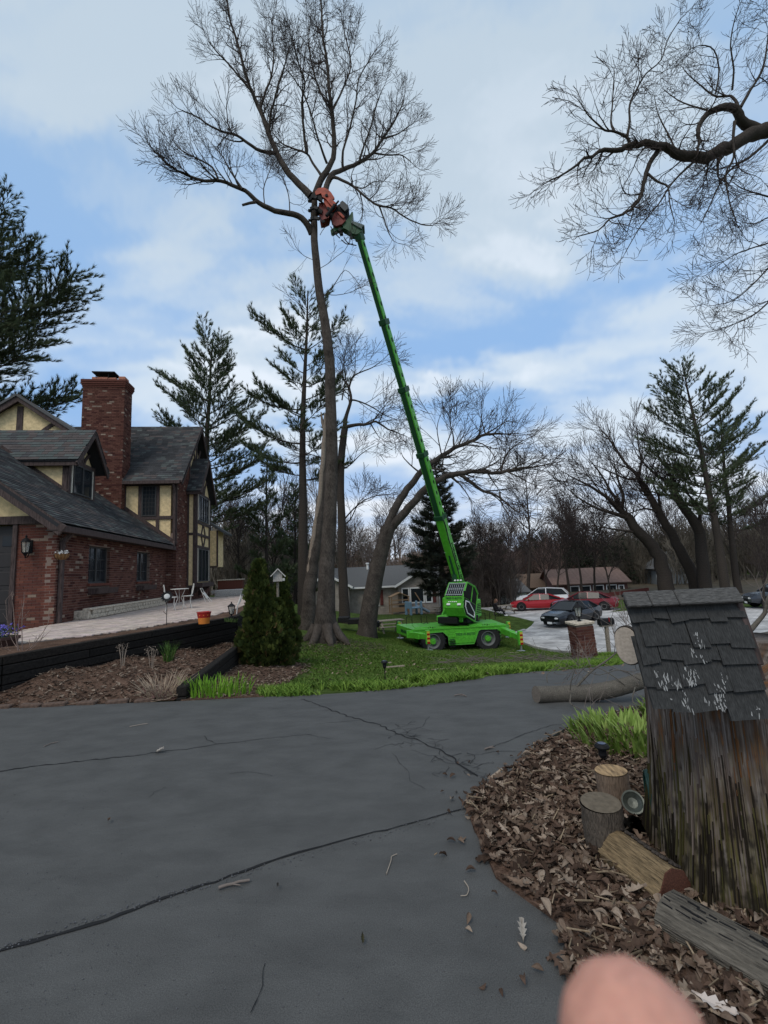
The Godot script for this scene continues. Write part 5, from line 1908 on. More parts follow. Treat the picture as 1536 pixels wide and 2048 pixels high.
func make_pines() -> void:
	var tuft := tuft_mesh(20, 0.36, 0.014, 0.6)
	var tone := Color(0.075, 0.1, 0.058)
	# behind the two-storey block
	var t := thing("white_pine_tree", "broad white pine rising just behind the house gable", "tree", P(408, 1180, 37))
	pine(t, 22.0, 0.42, Vector3(0.6, 0, 0), [[16.0, PI, 5.6, 0.45], [14.5, PI * 0.95, 4.6, 0.35], [13.5, 0.1, 5.2, 0.3], [18.2, PI, 3.4, 0.75], [17.5, 0.0, 3.2, 0.7], [12.0, 0.0, 5.5, 0.2], [9.0, 0.05, 5.6, 0.05], [7.0, 0.1, 6.0, -0.05], [10.5, 0.4, 4.8, 0.1], [5.4, 0.1, 5.4, -0.1]], [[30, 4.5, 12, 4.2, 4.4, -0.05, 0.3], [36, 11, 20.8, 4.6, 2.6, 0.25, 1.1]], tone * 1.15, tuft, 6.0)
	# tall one beside the great trunk
	t = thing("white_pine_tree", "tall bare stemmed white pine directly left of the tallest trunk", "tree", P(607, 1262, 30) + Vector3(0, -0.3, 0))
	pine(t, 24.0, 0.44, Vector3(0.9, 0, 0.2), [[19.6, PI, 4.4, 0.35], [20.4, PI * 0.97, 2.6, 0.7], [19.5, 0.0, 3.4, 0.45], [21, 0.1, 2.2, 0.8], [17.0, PI, 2.6, 0.3], [15.2, PI, 4.0, 0.1], [14.8, PI * 0.9, 3.6, 0.25], [12.8, PI, 5.0, 0.05], [11.5, PI * 1.05, 4.6, -0.05], [15.4, 0.0, 3.4, 0.1], [18.0, 0.0, 2.6, 0.35], [10.6, PI * 0.85, 3.2, -0.1], [10.2, 0.3, 2.0, -0.1]], [[11, 10.0, 15.5, 3.2, 3.2, -0.1, 0.4], [15, 15.5, 22.8, 3.2, 2.0, 0.2, 0.8]], tone * 1.1, tuft, 7.5)
	# younger pines in a clump
	for q in [[533, 1215, 40.0, 13.2, "younger pine left of the tall pine stem, the taller of the close pair"], [592, 1222, 43.0, 12.0, "younger pine half hidden behind the tall pine stem, the lower of the close pair"], [490, 1212, 50.0, 9.5, "low dark pine behind the end of the patio"]]:
		t = thing("young_pine_tree", q[4], "tree", P(q[0], q[1], q[2]))
		pine(t, q[3], 0.2, Vector3(0.2, 0, 0), [], [[34, 0.8, q[3] * 0.98, 3.4, 0.6, 0.05, 0.8]], tone * 1.05, tuft, 11.0)
	# the pine at the left edge of the view
	t = thing("edge_pine_tree", "dark pine whose long boughs reach in from the left edge above the garage", "tree", Vector3(-25.5, 0.3, -24.0))
	pine(t, 25.0, 0.55, Vector3(0.4, 0, 0), [[19.0, 0.05, 5.6, 0.5], [17.4, 0.0, 6.6, 0.22], [17.2, 0.2, 6.8, 0.35], [15.3, -0.05, 8.0, 0.14], [14.2, 0.12, 9.6, 0.12], [13.4, 0.0, 9.4, 0.02], [12.3, 0.15, 7.4, 0.0], [11.5, -0.1, 7.6, -0.08], [10.4, 0.1, 7.8, -0.12], [20.6, 0.0, 5.4, 0.5], [21.8, 0.2, 4.2, 0.6], [16.0, 0.45, 7.0, 0.2], [13.0, 0.5, 8.0, 0.0], [11.2, 0.4, 7.0, -0.1], [18.6, -0.3, 5.6, 0.3], [9.8, 0.0, 6.6, -0.15]], [[9, 10, 24, 5.0, 2.0, 0.0, 0.7]], tone * 0.95, tuft, 7.0)
	# two on the right
	t = thing("right_pine_tree", "tall dark pine with upswept ragged boughs at the right, its top leaning left", "tree", P(1452, 1190, 40))
	pine(t, 21.5, 0.42, Vector3(-1.0, 0, 0), [[17.5, PI, 3.8, 0.6], [15.8, PI, 4.8, 0.45], [14.0, PI, 5.2, 0.35], [12.4, PI, 5.4, 0.15], [10.5, PI, 5.6, 0.05], [9.0, PI, 5.0, 0.0], [7.6, PI, 4.6, -0.05], [17.0, 0, 4.4, 0.55], [15.0, 0.1, 4.8, 0.4], [12.6, 0, 4.0, 0.2], [10.0, 0.1, 4.2, 0.1]], [[24, 6.5, 13, 3.8, 3.8, 0.0, 0.3], [22, 13, 20.6, 3.8, 2.4, 0.3, 0.9]], tone * 1.05, tuft, 6.0)
	t = thing("right_pine_tree", "second dark pine at the right edge, just behind the taller upswept pine", "tree", P(1478, 1190, 44))
	pine(t, 18.5, 0.36, Vector3(0.8, 0, 0), [[14.0, 0, 5.0, 0.5], [12.0, 0, 5.0, 0.3], [15.5, 0.2, 4.0, 0.6]], [[30, 6.0, 17.6, 3.8, 1.5, 0.0, 0.8]], tone * 0.95, tuft, 6.0)
	# spruce behind the boom
	var sp := tuft_mesh(16, 0.3, 0.014, 0.7)
	t = thing("spruce_tree", "dense dark conical spruce directly behind the crane cab and boom", "tree", P(888, 1214, 37))
	pine(t, 12.3, 0.26, Vector3(0.0, 0, 0), [], [[18, 0.9, 2.4, 1.3, 2.4, -0.1, 0.0], [104, 2.4, 12.0, 3.0, 0.35, -0.1, 0.3]], Color(0.04, 0.05, 0.04), sp, 17.0, 0.14)
	t = thing("small_spruce_tree", "smaller dark spruce right of the conical spruce, behind a bare thicket", "tree", P(1000, 1212, 56))
	pine(t, 9.5, 0.2, Vector3.ZERO, [], [[34, 0.6, 9.3, 2.8, 0.3, -0.1, 0.3]], Color(0.03, 0.036, 0.026), sp, 15.0, 0.12)


# ---- the woods behind everything -----------------------------------------------------------------

func bare_tree_mesh(hgt: float, r0: float, seed_: int, spread: float, clear: float, twigs := 1.0) -> Array:
	R.seed = seed_
	var tb := MB.new()
	var tc := MB.new()
	var pts := []
	var rs := []
	var d := Vector3(rf(-.08, .08), 1, rf(-.08, .08))
	var p := Vector3(0, -0.4, 0)
	var n := 8
	for i in n + 1:
		pts.append(p)
		rs.append(lerpf(r0, r0 * 0.22, pow(float(i) / n, 0.85)))
		d = (d + rv() * 0.11 + Vector3(0, 0.06, 0)).normalized()
		p += d * hgt * 0.8 / n
	tb.tube(pts, rs, 7, false)
	var o := {"seg": 1.2, "wig": 0.17, "up": 0.09, "kids": [0, 4, 5, int(14 * twigs)], "len": [1.1, 1.7, 2.6, hgt * spread], "rad": [0.022, 0.03, 0.05, 0.12], "ang": Vector2(0.4, 0.95), "rmin": 0.019, "top": 9}
	sprout(tb, tc, pts, rs, hgt, 3, o, clear)
	return [tb, tc]


func make_woods() -> void:
	var src := []
	var k := 0
	for q in [[15.0, 0.2, 0.26, 0.35], [13.0, 0.16, 0.24, 0.3], [17.0, 0.24, 0.27, 0.4], [11.0, 0.13, 0.3, 0.25]]:
		k += 1
		src.append(bare_tree_mesh(q[0], q[1], 900 + k * 13, q[2], q[3]))
	R.seed = 555
	var meshes := []
	for s in src:
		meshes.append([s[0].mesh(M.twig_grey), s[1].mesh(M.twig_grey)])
	# [x from, x to, nearest, farthest, count, label, group]
	var spots := []
	for z in [
		[400, 620, 46, 95, 20, "bare grey tree of the wood beyond the patio, left of the tall pine", "bare trees of the wood beyond the patio"],
		[630, 860, 60, 110, 18, "bare grey tree of the wood behind the ranch house", "bare trees of the wood behind the ranch house"],
		[930, 1180, 70, 115, 20, "bare grey tree of the wood behind the parked cars", "bare trees of the wood behind the parked cars"],
		[1180, 1540, 58, 105, 22, "bare grey tree of the wood behind the plank fence and stump", "bare trees of the wood behind the plank fence"],
		[-120, 60, 44, 70, 4, "bare grey tree showing above the house roof at the left", "bare trees above the house roof"]]:
		for i in z[4]:
			spots.append([lerpf(z[0], z[1], (i + R.randf()) / z[4]), rf(z[2], z[3]), z[5], z[6]])
	for s in spots:
		var m: int = R.randi_range(0, 3)
		var x: float = (s[0] - 768.0) / FOC * s[1]
		var o := thing("bare_tree", s[2], "tree", GP(x, s[1]), R.randf() * TAU, s[3])
		var sc := rf(0.75, 1.15)
		o.scale = Vector3(sc, sc, sc)
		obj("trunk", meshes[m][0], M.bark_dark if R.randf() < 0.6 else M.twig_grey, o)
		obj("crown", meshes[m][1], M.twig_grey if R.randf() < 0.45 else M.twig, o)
	# single bare trees that stand out
	for q in [[1042, 1225, 56.0, 2, 1.05, "bare tree with a straight stem rising left of the parked white car"], [1125, 1215, 58.0, 0, 0.95, "bare dark tree standing behind the two parked red sedans"], [1010, 1225, 44.0, 3, 0.75, "small spreading bare tree in front of the white garage"], [958, 1222, 47.0, 3, 0.9, "bushy bare tree close behind the crane turret, right of the spruce"], [1175, 1205, 55.0, 1, 1.0, "dark bare tree standing over the left end of the plank fence"], [1080, 1212, 60.0, 3, 0.9, "bare shrubby tree in front of the red roof house"], [1500, 1195, 30.0, 1, 0.6, "slim dark bare tree at the right edge behind the stump roof"], [1100, 1212, 50.0, 1, 0.8, "thin dark bare tree before the left half of the red roof house"], [1150, 1210, 52.0, 0, 0.8, "forked dark bare tree before the middle of the red roof house"], [1205, 1208, 50.0, 3, 0.85, "low dark bare tree before the right end of the red roof house"], [985, 1222, 46.0, 1, 0.7, "thin bare tree close before the white garage wall"], [1530, 1195, 33.0, 0, 0.7, "bare dark tree nearest the right edge of the view"], [8, 900, 36.0, 1, 1.0, "bare tree with a curved bough at the left edge above the gable"], [470, 1205, 42.0, 1, 0.8, "pale slim bare tree behind the far end of the patio"]]:
		var x: float = (q[0] - 768.0) / FOC * q[2]
		var o := thing("bare_tree", q[5], "tree", GP(x, q[2]), R.randf() * TAU)
		o.scale = Vector3.ONE * q[4]
		obj("trunk", meshes[q[3]][0], M.bark_dark, o)
		obj("crown", meshes[q[3]][1], M.twig, o)
	# undergrowth: a thicket of thin stems nobody could count
	R.seed = 808
	var bush := MB.new()
	var none := MB.new()
	var bo := {"seg": 0.8, "wig": 0.2, "up": 0.12, "kids": [0, 4, 5, 6], "len": [0.7, 0.9, 1.3, 1.6], "rad": [0.016, 0.02, 0.03, 0.04], "ang": Vector2(0.3, 0.8), "rmin": 0.014, "top": 9}
	for i in 9:
		grow(bush, bush, Vector3(rf(-.8, .8), -0.2, rf(-.8, .8)), Vector3(rf(-.3, .3), 1, rf(-.3, .3)).normalized(), rf(2.0, 3.4), 0.03, 2, bo)
	var bm := bush.mesh(mat("thicket", Color(1, 1, 1), 1.0, "", Vector3.ONE, {"vc": true, "spec": 0.05}))
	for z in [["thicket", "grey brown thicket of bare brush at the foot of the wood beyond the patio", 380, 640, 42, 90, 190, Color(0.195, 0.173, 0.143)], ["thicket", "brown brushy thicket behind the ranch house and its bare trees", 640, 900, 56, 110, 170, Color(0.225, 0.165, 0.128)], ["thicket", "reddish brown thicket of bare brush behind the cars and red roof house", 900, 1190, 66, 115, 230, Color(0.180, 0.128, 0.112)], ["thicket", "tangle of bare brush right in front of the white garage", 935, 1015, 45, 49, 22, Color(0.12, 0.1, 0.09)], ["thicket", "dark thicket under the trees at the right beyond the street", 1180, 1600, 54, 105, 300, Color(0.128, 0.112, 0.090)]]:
		var xs := []
		var cs := []
		for i in z[6]:
			var d := lerpf(z[4], z[5], sqrt(R.randf()))
			var x: float = (rf(z[2], z[3]) - 768.0) / FOC * d
			var s := rf(0.8, 2.1) * (0.6 if z[6] < 30 else 1.0)
			xs.append(Transform3D(Basis(Vector3.UP, R.randf() * TAU).scaled(Vector3(s, s * rf(0.8, 1.3), s)), GP(x, d)))
			cs.append(z[7] * rf(0.6, 1.3))
		tag(multi(z[0], bm, xs, cs), z[1], "undergrowth")
	# the far tree line: evergreen and bare crowns fading into one mass
	var fir := MB.new()
	for i in 90:
		var a := R.randf() * TAU
		var y := rf(0.3, 9.0)
		var r := (9.6 - y) * 0.3 * rf(0.5, 1.0)
		var c := Vector3(cos(a) * r, y, sin(a) * r)
		var d := Vector3(cos(a), rf(-.1, .5), sin(a)).normalized()
		for j in 7:
			var w := d.cross(rv()).normalized() * 0.09
			var l := (d + rv() * 0.7).normalized() * rf(0.6, 1.2)
			fir.tri(c - w, c + w, c + l)
	var fm := fir.mesh(M.needles)
	var fx := []
	var fc := []
	for i in 110:
		var px := rf(380, 1620)
		var d := rf(75, 130)
		var x := (px - 768.0) / FOC * d
		fx.append(Transform3D(Basis(Vector3.UP, R.randf() * TAU).scaled(Vector3.ONE * rf(0.5, 1.1)), GP(x, d)))
		fc.append(Color(0.045, 0.055, 0.032) * rf(0.6, 1.3))
	for i in 26:
		var px := rf(1120, 1420)
		var d := rf(66, 80)
		fx.append(Transform3D(Basis(Vector3.UP, R.randf() * TAU).scaled(Vector3.ONE * rf(0.5, 0.85)), GP((px - 768.0) / FOC * d, d)))
		fc.append(Color(0.035, 0.042, 0.028) * rf(0.6, 1.2))
	tag(multi("far_evergreens", fm, fx, fc), "far belt of dark evergreens closing off the view behind the bare wood", "evergreens")
	R.seed = 6100


# ---- the crane -------------------------------------------------------------------------------------

func pix(p: Vector3) -> Vector2:
	var q := cam_basis.inverse() * (p - Vector3(0, 1.6, 0))
	return Vector2(768.0 + FOC * q.x / -q.z, 1024.0 - FOC * q.y / -q.z)


func letters(text: String, size: float, depth: float, m: Material, parent: Node, xf: Transform3D, called := "lettering") -> void:
	var t := TextMesh.new()
	var f := SystemFont.new()
	f.font_names = PackedStringArray(["Droid Sans"])
	f.font_weight = 700
	t.font = f
	t.text = text
	t.font_size = 64
	t.pixel_size = size / 46.0
	t.depth = depth
	t.curve_step = 3.0
	var o := obj(called, t, m, parent, xf)
	o.material_override = m


func wheel(parent: Node3D, c: Vector3, r: float, w: float, side: float, rim: Material, lugs: int) -> void:
	var m := MB.new()
	var xf := Transform3D(Basis(Vector3.RIGHT, PI / 2 * side), c)
	m.lathe([Vector2(r * 0.55, w * 0.485), Vector2(r * 0.88, w * 0.5), Vector2(r * 0.98, w * 0.38), Vector2(r, w * 0.2), Vector2(r, -w * 0.2), Vector2(r * 0.98, -w * 0.38), Vector2(r * 0.88, -w * 0.5), Vector2(0, -w * 0.5)], 28, xf)
	for k in lugs:
		for s in [1.0, -1.0]:
			var a: float = TAU * (k + (0.5 if s > 0 else 0.0)) / lugs
			var d := Vector3(cos(a), 0, sin(a))
			var tg := Vector3(-sin(a), 0, cos(a))
			m.bar(xf * (d * r * 0.99 + Vector3(0, s * w * 0.46, 0)), xf * (d * r * 1.02 + tg * r * 0.1), 0.05, 0.06, xf.basis * d, 0.008)
	var o := obj("wheel", m, M.rubber, parent)
	var q := MB.new()
	q.lathe([Vector2(0, w * 0.32), Vector2(r * 0.16, w * 0.34), Vector2(r * 0.2, w * 0.22), Vector2(r * 0.4, w * 0.2), Vector2(r * 0.47, w * 0.42), Vector2(r * 0.53, w * 0.5), Vector2(r * 0.56, w * 0.49)], 24, xf)
	obj("rim", q, rim, o)
	if lugs > 10:
		var g := MB.new()
		g.lathe([Vector2(r * 0.24, w * 0.23), Vector2(r * 0.22, w * 0.42), Vector2(0, w * 0.44)], 16, xf)
		for k in 8:
			g.box(xf * Transform3D(Basis.IDENTITY, Vector3(cos(TAU * k / 8) * r * 0.33, w * 0.22, sin(TAU * k / 8) * r * 0.33)), Vector3(0.03, 0.04, 0.03))
		obj("hub", g, M.green_paint, o)


func stripes(parent: Node3D, a: Vector3, b: Vector3, w: float, out: Vector3) -> void:
	for k in 6:
		var m := MB.new()
		m.bar(a.lerp(b, k / 6.0), a.lerp(b, (k + 1) / 6.0), w, 0.012, out)
		obj("warning_stripe", m, M.yellow if k % 2 else M.red_lens, parent)


func make_crane() -> void:
	var o := Vector3(3.3, -2.5, -23.8)
	var yaw := 0.06
	var t := thing("tree_crane", "green wheeled crane, its boom raised to the tallest tree, ending in an orange tree grab", "crane", o, yaw)
	var inv := t.transform.affine_inverse()
	var G: Material = M.green_paint
	# chassis: sloping arches between a mid body and the two ends
	var ch := MB.new()
	var side := pg([-2.55, 1.2, -2.55, 0.86, -2.0, 0.82, -1.85, 1.02, -0.78, 1.06, -0.52, 0.82, -0.5, 0.42, 0.72, 0.42, 0.82, 0.62, 0.98, 1.02, 1.12, 1.08, 1.95, 1.06, 2.1, 0.92, 2.34, 0.92, 2.34, 1.2])
	for z in [1.22, -1.1]:
		ch.prism(side, T(Vector3(0, 0, z)), -0.12)
	ch.at(Vector3(0.15, 0.72, 0), Vector3(4.4, 0.45, 0.8), 0.03)
	obj("chassis", ch, G, t)
	var dk := MB.new()
	dk.prism(pg([-2.25, 1.25, 2.36, 1.25, 2.36, -1.25, -2.85, -1.25]), Transform3D(Basis(Vector3.RIGHT, -PI / 2), Vector3(0, 1.19, 0)) * Transform3D(Basis.from_scale(Vector3(1, -1, 1)), Vector3.ZERO), 0.06)
	dk.at(Vector3(1.3, 1.27, 0.5), Vector3(1.4, 0.05, 0.9), 0.01)
	dk.at(Vector3(-1.6, 1.27, 0.2), Vector3(1.0, 0.04, 1.4), 0.01)
	obj("deck", dk, G, t)
	var en := MB.new()
	en.quad(Vector3(-2.85, 0.82, -1.2), Vector3(-2.3, 0.82, 1.2), Vector3(-2.3, 1.2, 1.2), Vector3(-2.85, 1.2, -1.2), Vector3(-1, 0, 0.2))
	en.quad(Vector3(-2.85, 0.82, -1.2), Vector3(-2.3, 0.82, 1.2), Vector3(-2.0, 0.82, 1.2), Vector3(-2.0, 0.82, -1.2), Vector3.DOWN)
	obj("end_panel", en, G, t)
	var eb := Basis(Vector3.UP, -PI / 2 + 0.23)
	letters("TREE-O-ROTO", 0.15, 0.012, M.dark_green, t, Transform3D(Basis(Vector3(0.223, 0, 0.975), Vector3.UP, Vector3(-0.975, 0, 0.223)), Vector3(-2.55, 1.03, 0.2)))
	# mid side panel with louvres, text and edge beads
	var pn := MB.new()
	pn.at(Vector3(0.3, 0.74, 1.235), Vector3(0.98, 0.52, 0.03), 0.012)
	pn.at(Vector3(-0.34, 0.86, 1.23), Vector3(0.3, 0.2, 0.02), 0.01)
	obj("side_panel", pn, G, t)
	for y in [0.52, 0.6, 0.68]:
		var lv := MB.new()
		lv.at(Vector3(-0.34, y, 1.23), Vector3(0.24, 0.03, 0.02))
		obj("louvre", lv, M.dark_green, t)
	letters("TREE-O-ROTO", 0.11, 0.008, M.dark_green, t, T(Vector3(0.32, 0.9, 1.252)))
	var bd := MB.new()
	for k in side.size():
		if k in [0, 1, 12, 13, 14]:
			continue
		var a := side[k]
		var b := side[(k + 1) % side.size()]
		bd.bar(Vector3(a.x, a.y, 1.225), Vector3(b.x, b.y, 1.225), 0.03, 0.03, Vector3.BACK)
	obj("arch_bead", bd, mat("green_light", Color(0.1, 0.38, 0.06), 0.45), t)
	var ud := MB.new()
	ud.at(Vector3(0.1, 0.55, 0), Vector3(4.0, 0.3, 1.7), 0.02)
	for x in [-1.27, 1.45]:
		ud.tube([Vector3(x, 0.6, -0.9), Vector3(x, 0.6, 0.9)], [0.16, 0.16], 8)
	obj("underframe", ud, M.black_metal, t)
	for x in [-1.27, 1.45]:
		for s in [1.0, -1.0]:
			wheel(t, Vector3(x, 0.62, s * 0.96), 0.63, 0.5, s, M.rim_grey, 18)
	# outriggers reach the ground
	for q in [[Vector3(-2.4, 0.98, 1.0), Vector3(1.72, 0, -21.0)], [Vector3(-2.45, 0.98, -1.0), Vector3(0.55, 0, -25.6)], [Vector3(2.2, 0.98, 0.9), Vector3(5.85, 0, -20.8)], [Vector3(2.2, 0.98, -0.9), Vector3(6.9, 0, -26.8)]]:
		var w: Vector3 = q[1]
		w.y = H(w.x, -w.z)
		var f := inv * w
		var e := Vector3(f.x, f.y + 0.62, f.z)
		var m := MB.new()
		var dir: Vector3 = (e - q[0]).normalized()
		m.bar(q[0], q[0].lerp(e, 0.65), 0.26, 0.3, Vector3.UP, 0.02)
		m.bar(q[0].lerp(e, 0.5), e, 0.2, 0.24, Vector3.UP, 0.015)
		m.at(e + Vector3(0, -0.02, 0), Vector3(0.2, 0.62, 0.2), 0.02)
		var leg := obj("outrigger", m, G, t)
		stripes(leg, e + Vector3(0.02, -0.3, 0.103), e + Vector3(0.02, 0.25, 0.103), 0.13, Vector3.BACK)
		var p := MB.new()
		p.tube([e + Vector3(0, -0.3, 0), f + Vector3(0, 0.05, 0)], [0.045, 0.045], 8)
		p.lathe([Vector2(0, 0.06), Vector2(0.12, 0.06), Vector2(0.22, 0.03), Vector2(0.22, 0.0), Vector2(0, 0)], 14, T(f))
		obj("jack", p, M.steel, leg)
	# turret: x forward along the boom, z away from the cab side
	var F := Vector3(-0.58, 0, 0.81).rotated(Vector3.UP, -yaw).normalized()
	var tt := Transform3D(Basis(F, Vector3.UP, F.cross(Vector3.UP)), Vector3(0.35, 1.22, -0.1))
	var sl := MB.new()
	sl.lathe([Vector2(0.75, 0), Vector2(0.75, 0.2), Vector2(0.62, 0.24), Vector2(0, 0.24)], 24, tt)
	obj("slew_ring", sl, M.black_metal, t)
	var tb := MB.new()
	tb.box(tt * T(Vector3(-0.1, 0.36, 0.1)), Vector3(2.0, 0.3, 1.5), 0.05)
	tb.box(tt * T(Vector3(-0.9, 0.75, -0.35)), Vector3(0.8, 0.9, 0.7), 0.05)
	tb.box(tt * T(Vector3(-0.75, 0.9, 0.85)), Vector3(1.1, 0.9, 0.4), 0.05)
	for z in [0.08, 0.72]:
		tb.prism(pg([-1.1, 0.3, 0.7, 0.3, 0.0, 0.9, -0.3, 1.5, -0.8, 1.5]), tt * T(Vector3(0, 0, z)), 0.06)
	obj("turret", tb, G, t)
	var rl := MB.new()
	rl.bar(tt * Vector3(-0.7, 1.2, -0.55), tt * Vector3(-0.7, 1.75, -0.55), 0.12, 0.12, Vector3.RIGHT, 0.02)
	obj("exhaust_post", rl, G, t)
	make_cab(t, tt * T(Vector3(0.85, 0.42, -0.45)) * Transform3D(Basis(Vector3.BACK, 0.38), Vector3.ZERO))
	# boom
	var b0 := t.transform * (tt * Vector3(-0.45, 1.15, -0.15))
	var b1 := P(718, 470, 16.9)
	var ax := (b1 - b0).normalized()
	var zz: Vector3 = (t.basis * tt.basis.z).normalized()
	var stops := [0.0]
	for row in [1030.0, 905.0, 775.0, 640.0]:
		var lo := 0.0
		var hi := 1.0
		for k in 24:
			var m := (lo + hi) * 0.5
			if pix(b0.lerp(b1, m)).y > row:
				lo = m
			else:
				hi = m
		stops.append(lo)
	stops.append(1.0)
	var wd := [0.42, 0.375, 0.33, 0.285, 0.24]
	var bx := zz.cross(ax).normalized()
	if bx.y < 0:
		bx = -bx
	# bx: the upper side of the boom, -zz: the side that carries the lettering
	for k in 5:
		var a: Vector3 = b0.lerp(b1, stops[k] - (0.02 if k else 0.0))
		var b: Vector3 = b0.lerp(b1, stops[k + 1])
		var w: float = wd[k]
		var m := MB.new()
		m.bar(inv * a, inv * b, w, w * 1.08, inv.basis * bx, 0.03)
		var sec := obj("boom_section", m, G, t)
		var c := MB.new()
		c.bar(inv * (b - ax * 0.22), inv * (b + ax * 0.02), w + 0.07, w * 1.08 + 0.07, inv.basis * bx, 0.015)
		obj("collar", c, M.dark_green, sec)
		# the darker wear plate along the underside
		if k > 0:
			var u := MB.new()
			u.bar(inv * (a - bx * (w * 0.54 + 0.006)), inv * (b - bx * (w * 0.54 + 0.006)), w * 0.72, 0.012, inv.basis * bx)
			obj("wear_plate", u, M.dark_green, sec)
		var ln := (b - a).length()
		var sb := inv.basis * Basis(bx.cross(-zz) * -1.0, bx, -zz)
		if k > 0:
			var n := int(ln / 0.55)
			for j in n:
				var q := a + ax * (ln * (j + 0.7) / (n + 0.4)) - zz * (w * 0.5 + 0.001)
				var h := MB.new()
				var xf := Transform3D(Basis(inv.basis * ax, inv.basis * bx, inv.basis * ax.cross(bx)), inv * q)
				var ring := PackedVector2Array()
				for e in 10:
					ring.append(Vector2(cos(TAU * e / 10) * 0.1, sin(TAU * e / 10) * 0.055))
				h.prism(ring, xf, -0.005 if ax.cross(bx).dot(-zz) < 0 else 0.005)
				obj("hole", h, M.black_metal, sec)
		else:
			var word := "TREE-O-ROTO"
			for j in word.length():
				var q := a + ax * (ln * 0.66 - j * 0.26) - zz * (w * 0.5 + 0.002)
				var up := ax
				var face := -zz
				var right := up.cross(face).normalized()
				letters(word[j], 0.24, 0.01, M.black_metal, sec, Transform3D(inv.basis * Basis(right, up, face), inv * (q + bx * 0.02)), "letter")
	# hydraulic cylinder under the boom
	var cy := MB.new()
	cy.tube([tt * Vector3(0.45, 0.55, -0.1), inv * (b0.lerp(b1, 0.1) - bx * 0.25)], [0.11, 0.11], 10)
	cy.tube([inv * (b0.lerp(b1, 0.1) - bx * 0.25), inv * (b0.lerp(b1, 0.16) - bx * 0.2)], [0.06, 0.06], 10)
	obj("lift_cylinder", cy, M.dark_green, t)
	# hoses along the boom, rails, mirror, beacon, ladder
	var hs := MB.new()
	for s in [0.16, 0.2]:
		var p := []
		for k in 9:
			p.append(inv * (b0.lerp(b1, stops[1] * k / 8.0) - zz * (0.22 + 0.015 * sin(k * 2.0)) - bx * (s - 0.02 * (k % 2))))
		hs.tube(p, taper(9, 0.02, 0.02), 6)
	for k in 4:
		hs.tube(smooth([tt * Vector3(-0.5 + k * 0.1, 0.5, -0.3), tt * Vector3(-0.1 + k * 0.1, 0.75, -0.5 + k * 0.1), tt * Vector3(-0.3, 1.3, 0.1)], [0.025, 0.025, 0.025])[0], taper(7, 0.025, 0.025), 6)
	obj("hydraulic_hose", hs, M.rubber, t)
	var rail := MB.new()
	for x in [-2.3, -1.5, 1.7, 2.25]:
		rail.tube([Vector3(x, 1.25, -1.1), Vector3(x, 1.62, -1.1), Vector3(x + 0.3, 1.62, -1.1), Vector3(x + 0.3, 1.25, -1.1)], taper(4, 0.018, 0.018), 6)
	rail.tube([tt * Vector3(1.5, 1.2, -1.0), tt * Vector3(1.75, 1.35, -1.25), tt * Vector3(1.75, 1.75, -1.3)], taper(3, 0.014, 0.014), 6)
	rail.box(tt * T(Vector3(1.75, 1.65, -1.3)), Vector3(0.05, 0.3, 0.17), 0.02)
	for k in 4:
		rail.at(Vector3(-0.36, 0.3 - k * 0.0 + k * 0.14 - 0.1, 1.3), Vector3(0.3, 0.025, 0.09))
	obj("rail", rail, M.black_metal, t)
	var gl := MB.new()
	for k in 6:
		gl.box(tt * T(Vector3(-0.9, 0.5 + k * 0.09, -0.71)), Vector3(0.6, 0.04, 0.02))
	gl.box(tt * T(Vector3(0.2, 0.3, -0.75)), Vector3(1.3, 0.3, 0.3), 0.04)
	gl.box(tt * T(Vector3(0.9, 0.3, 0.1)), Vector3(0.5, 0.34, 1.1), 0.04)
	obj("engine_grille", gl, M.black_metal, t)
	var bc := MB.new()
	bc.lathe([Vector2(0.05, 0), Vector2(0.05, 0.1), Vector2(0.03, 0.14), Vector2(0, 0.15)], 10, tt * T(Vector3(-0.9, 1.2, -0.6)))
	obj("beacon", bc, M.orange_paint, t)
	make_grab(t, inv)


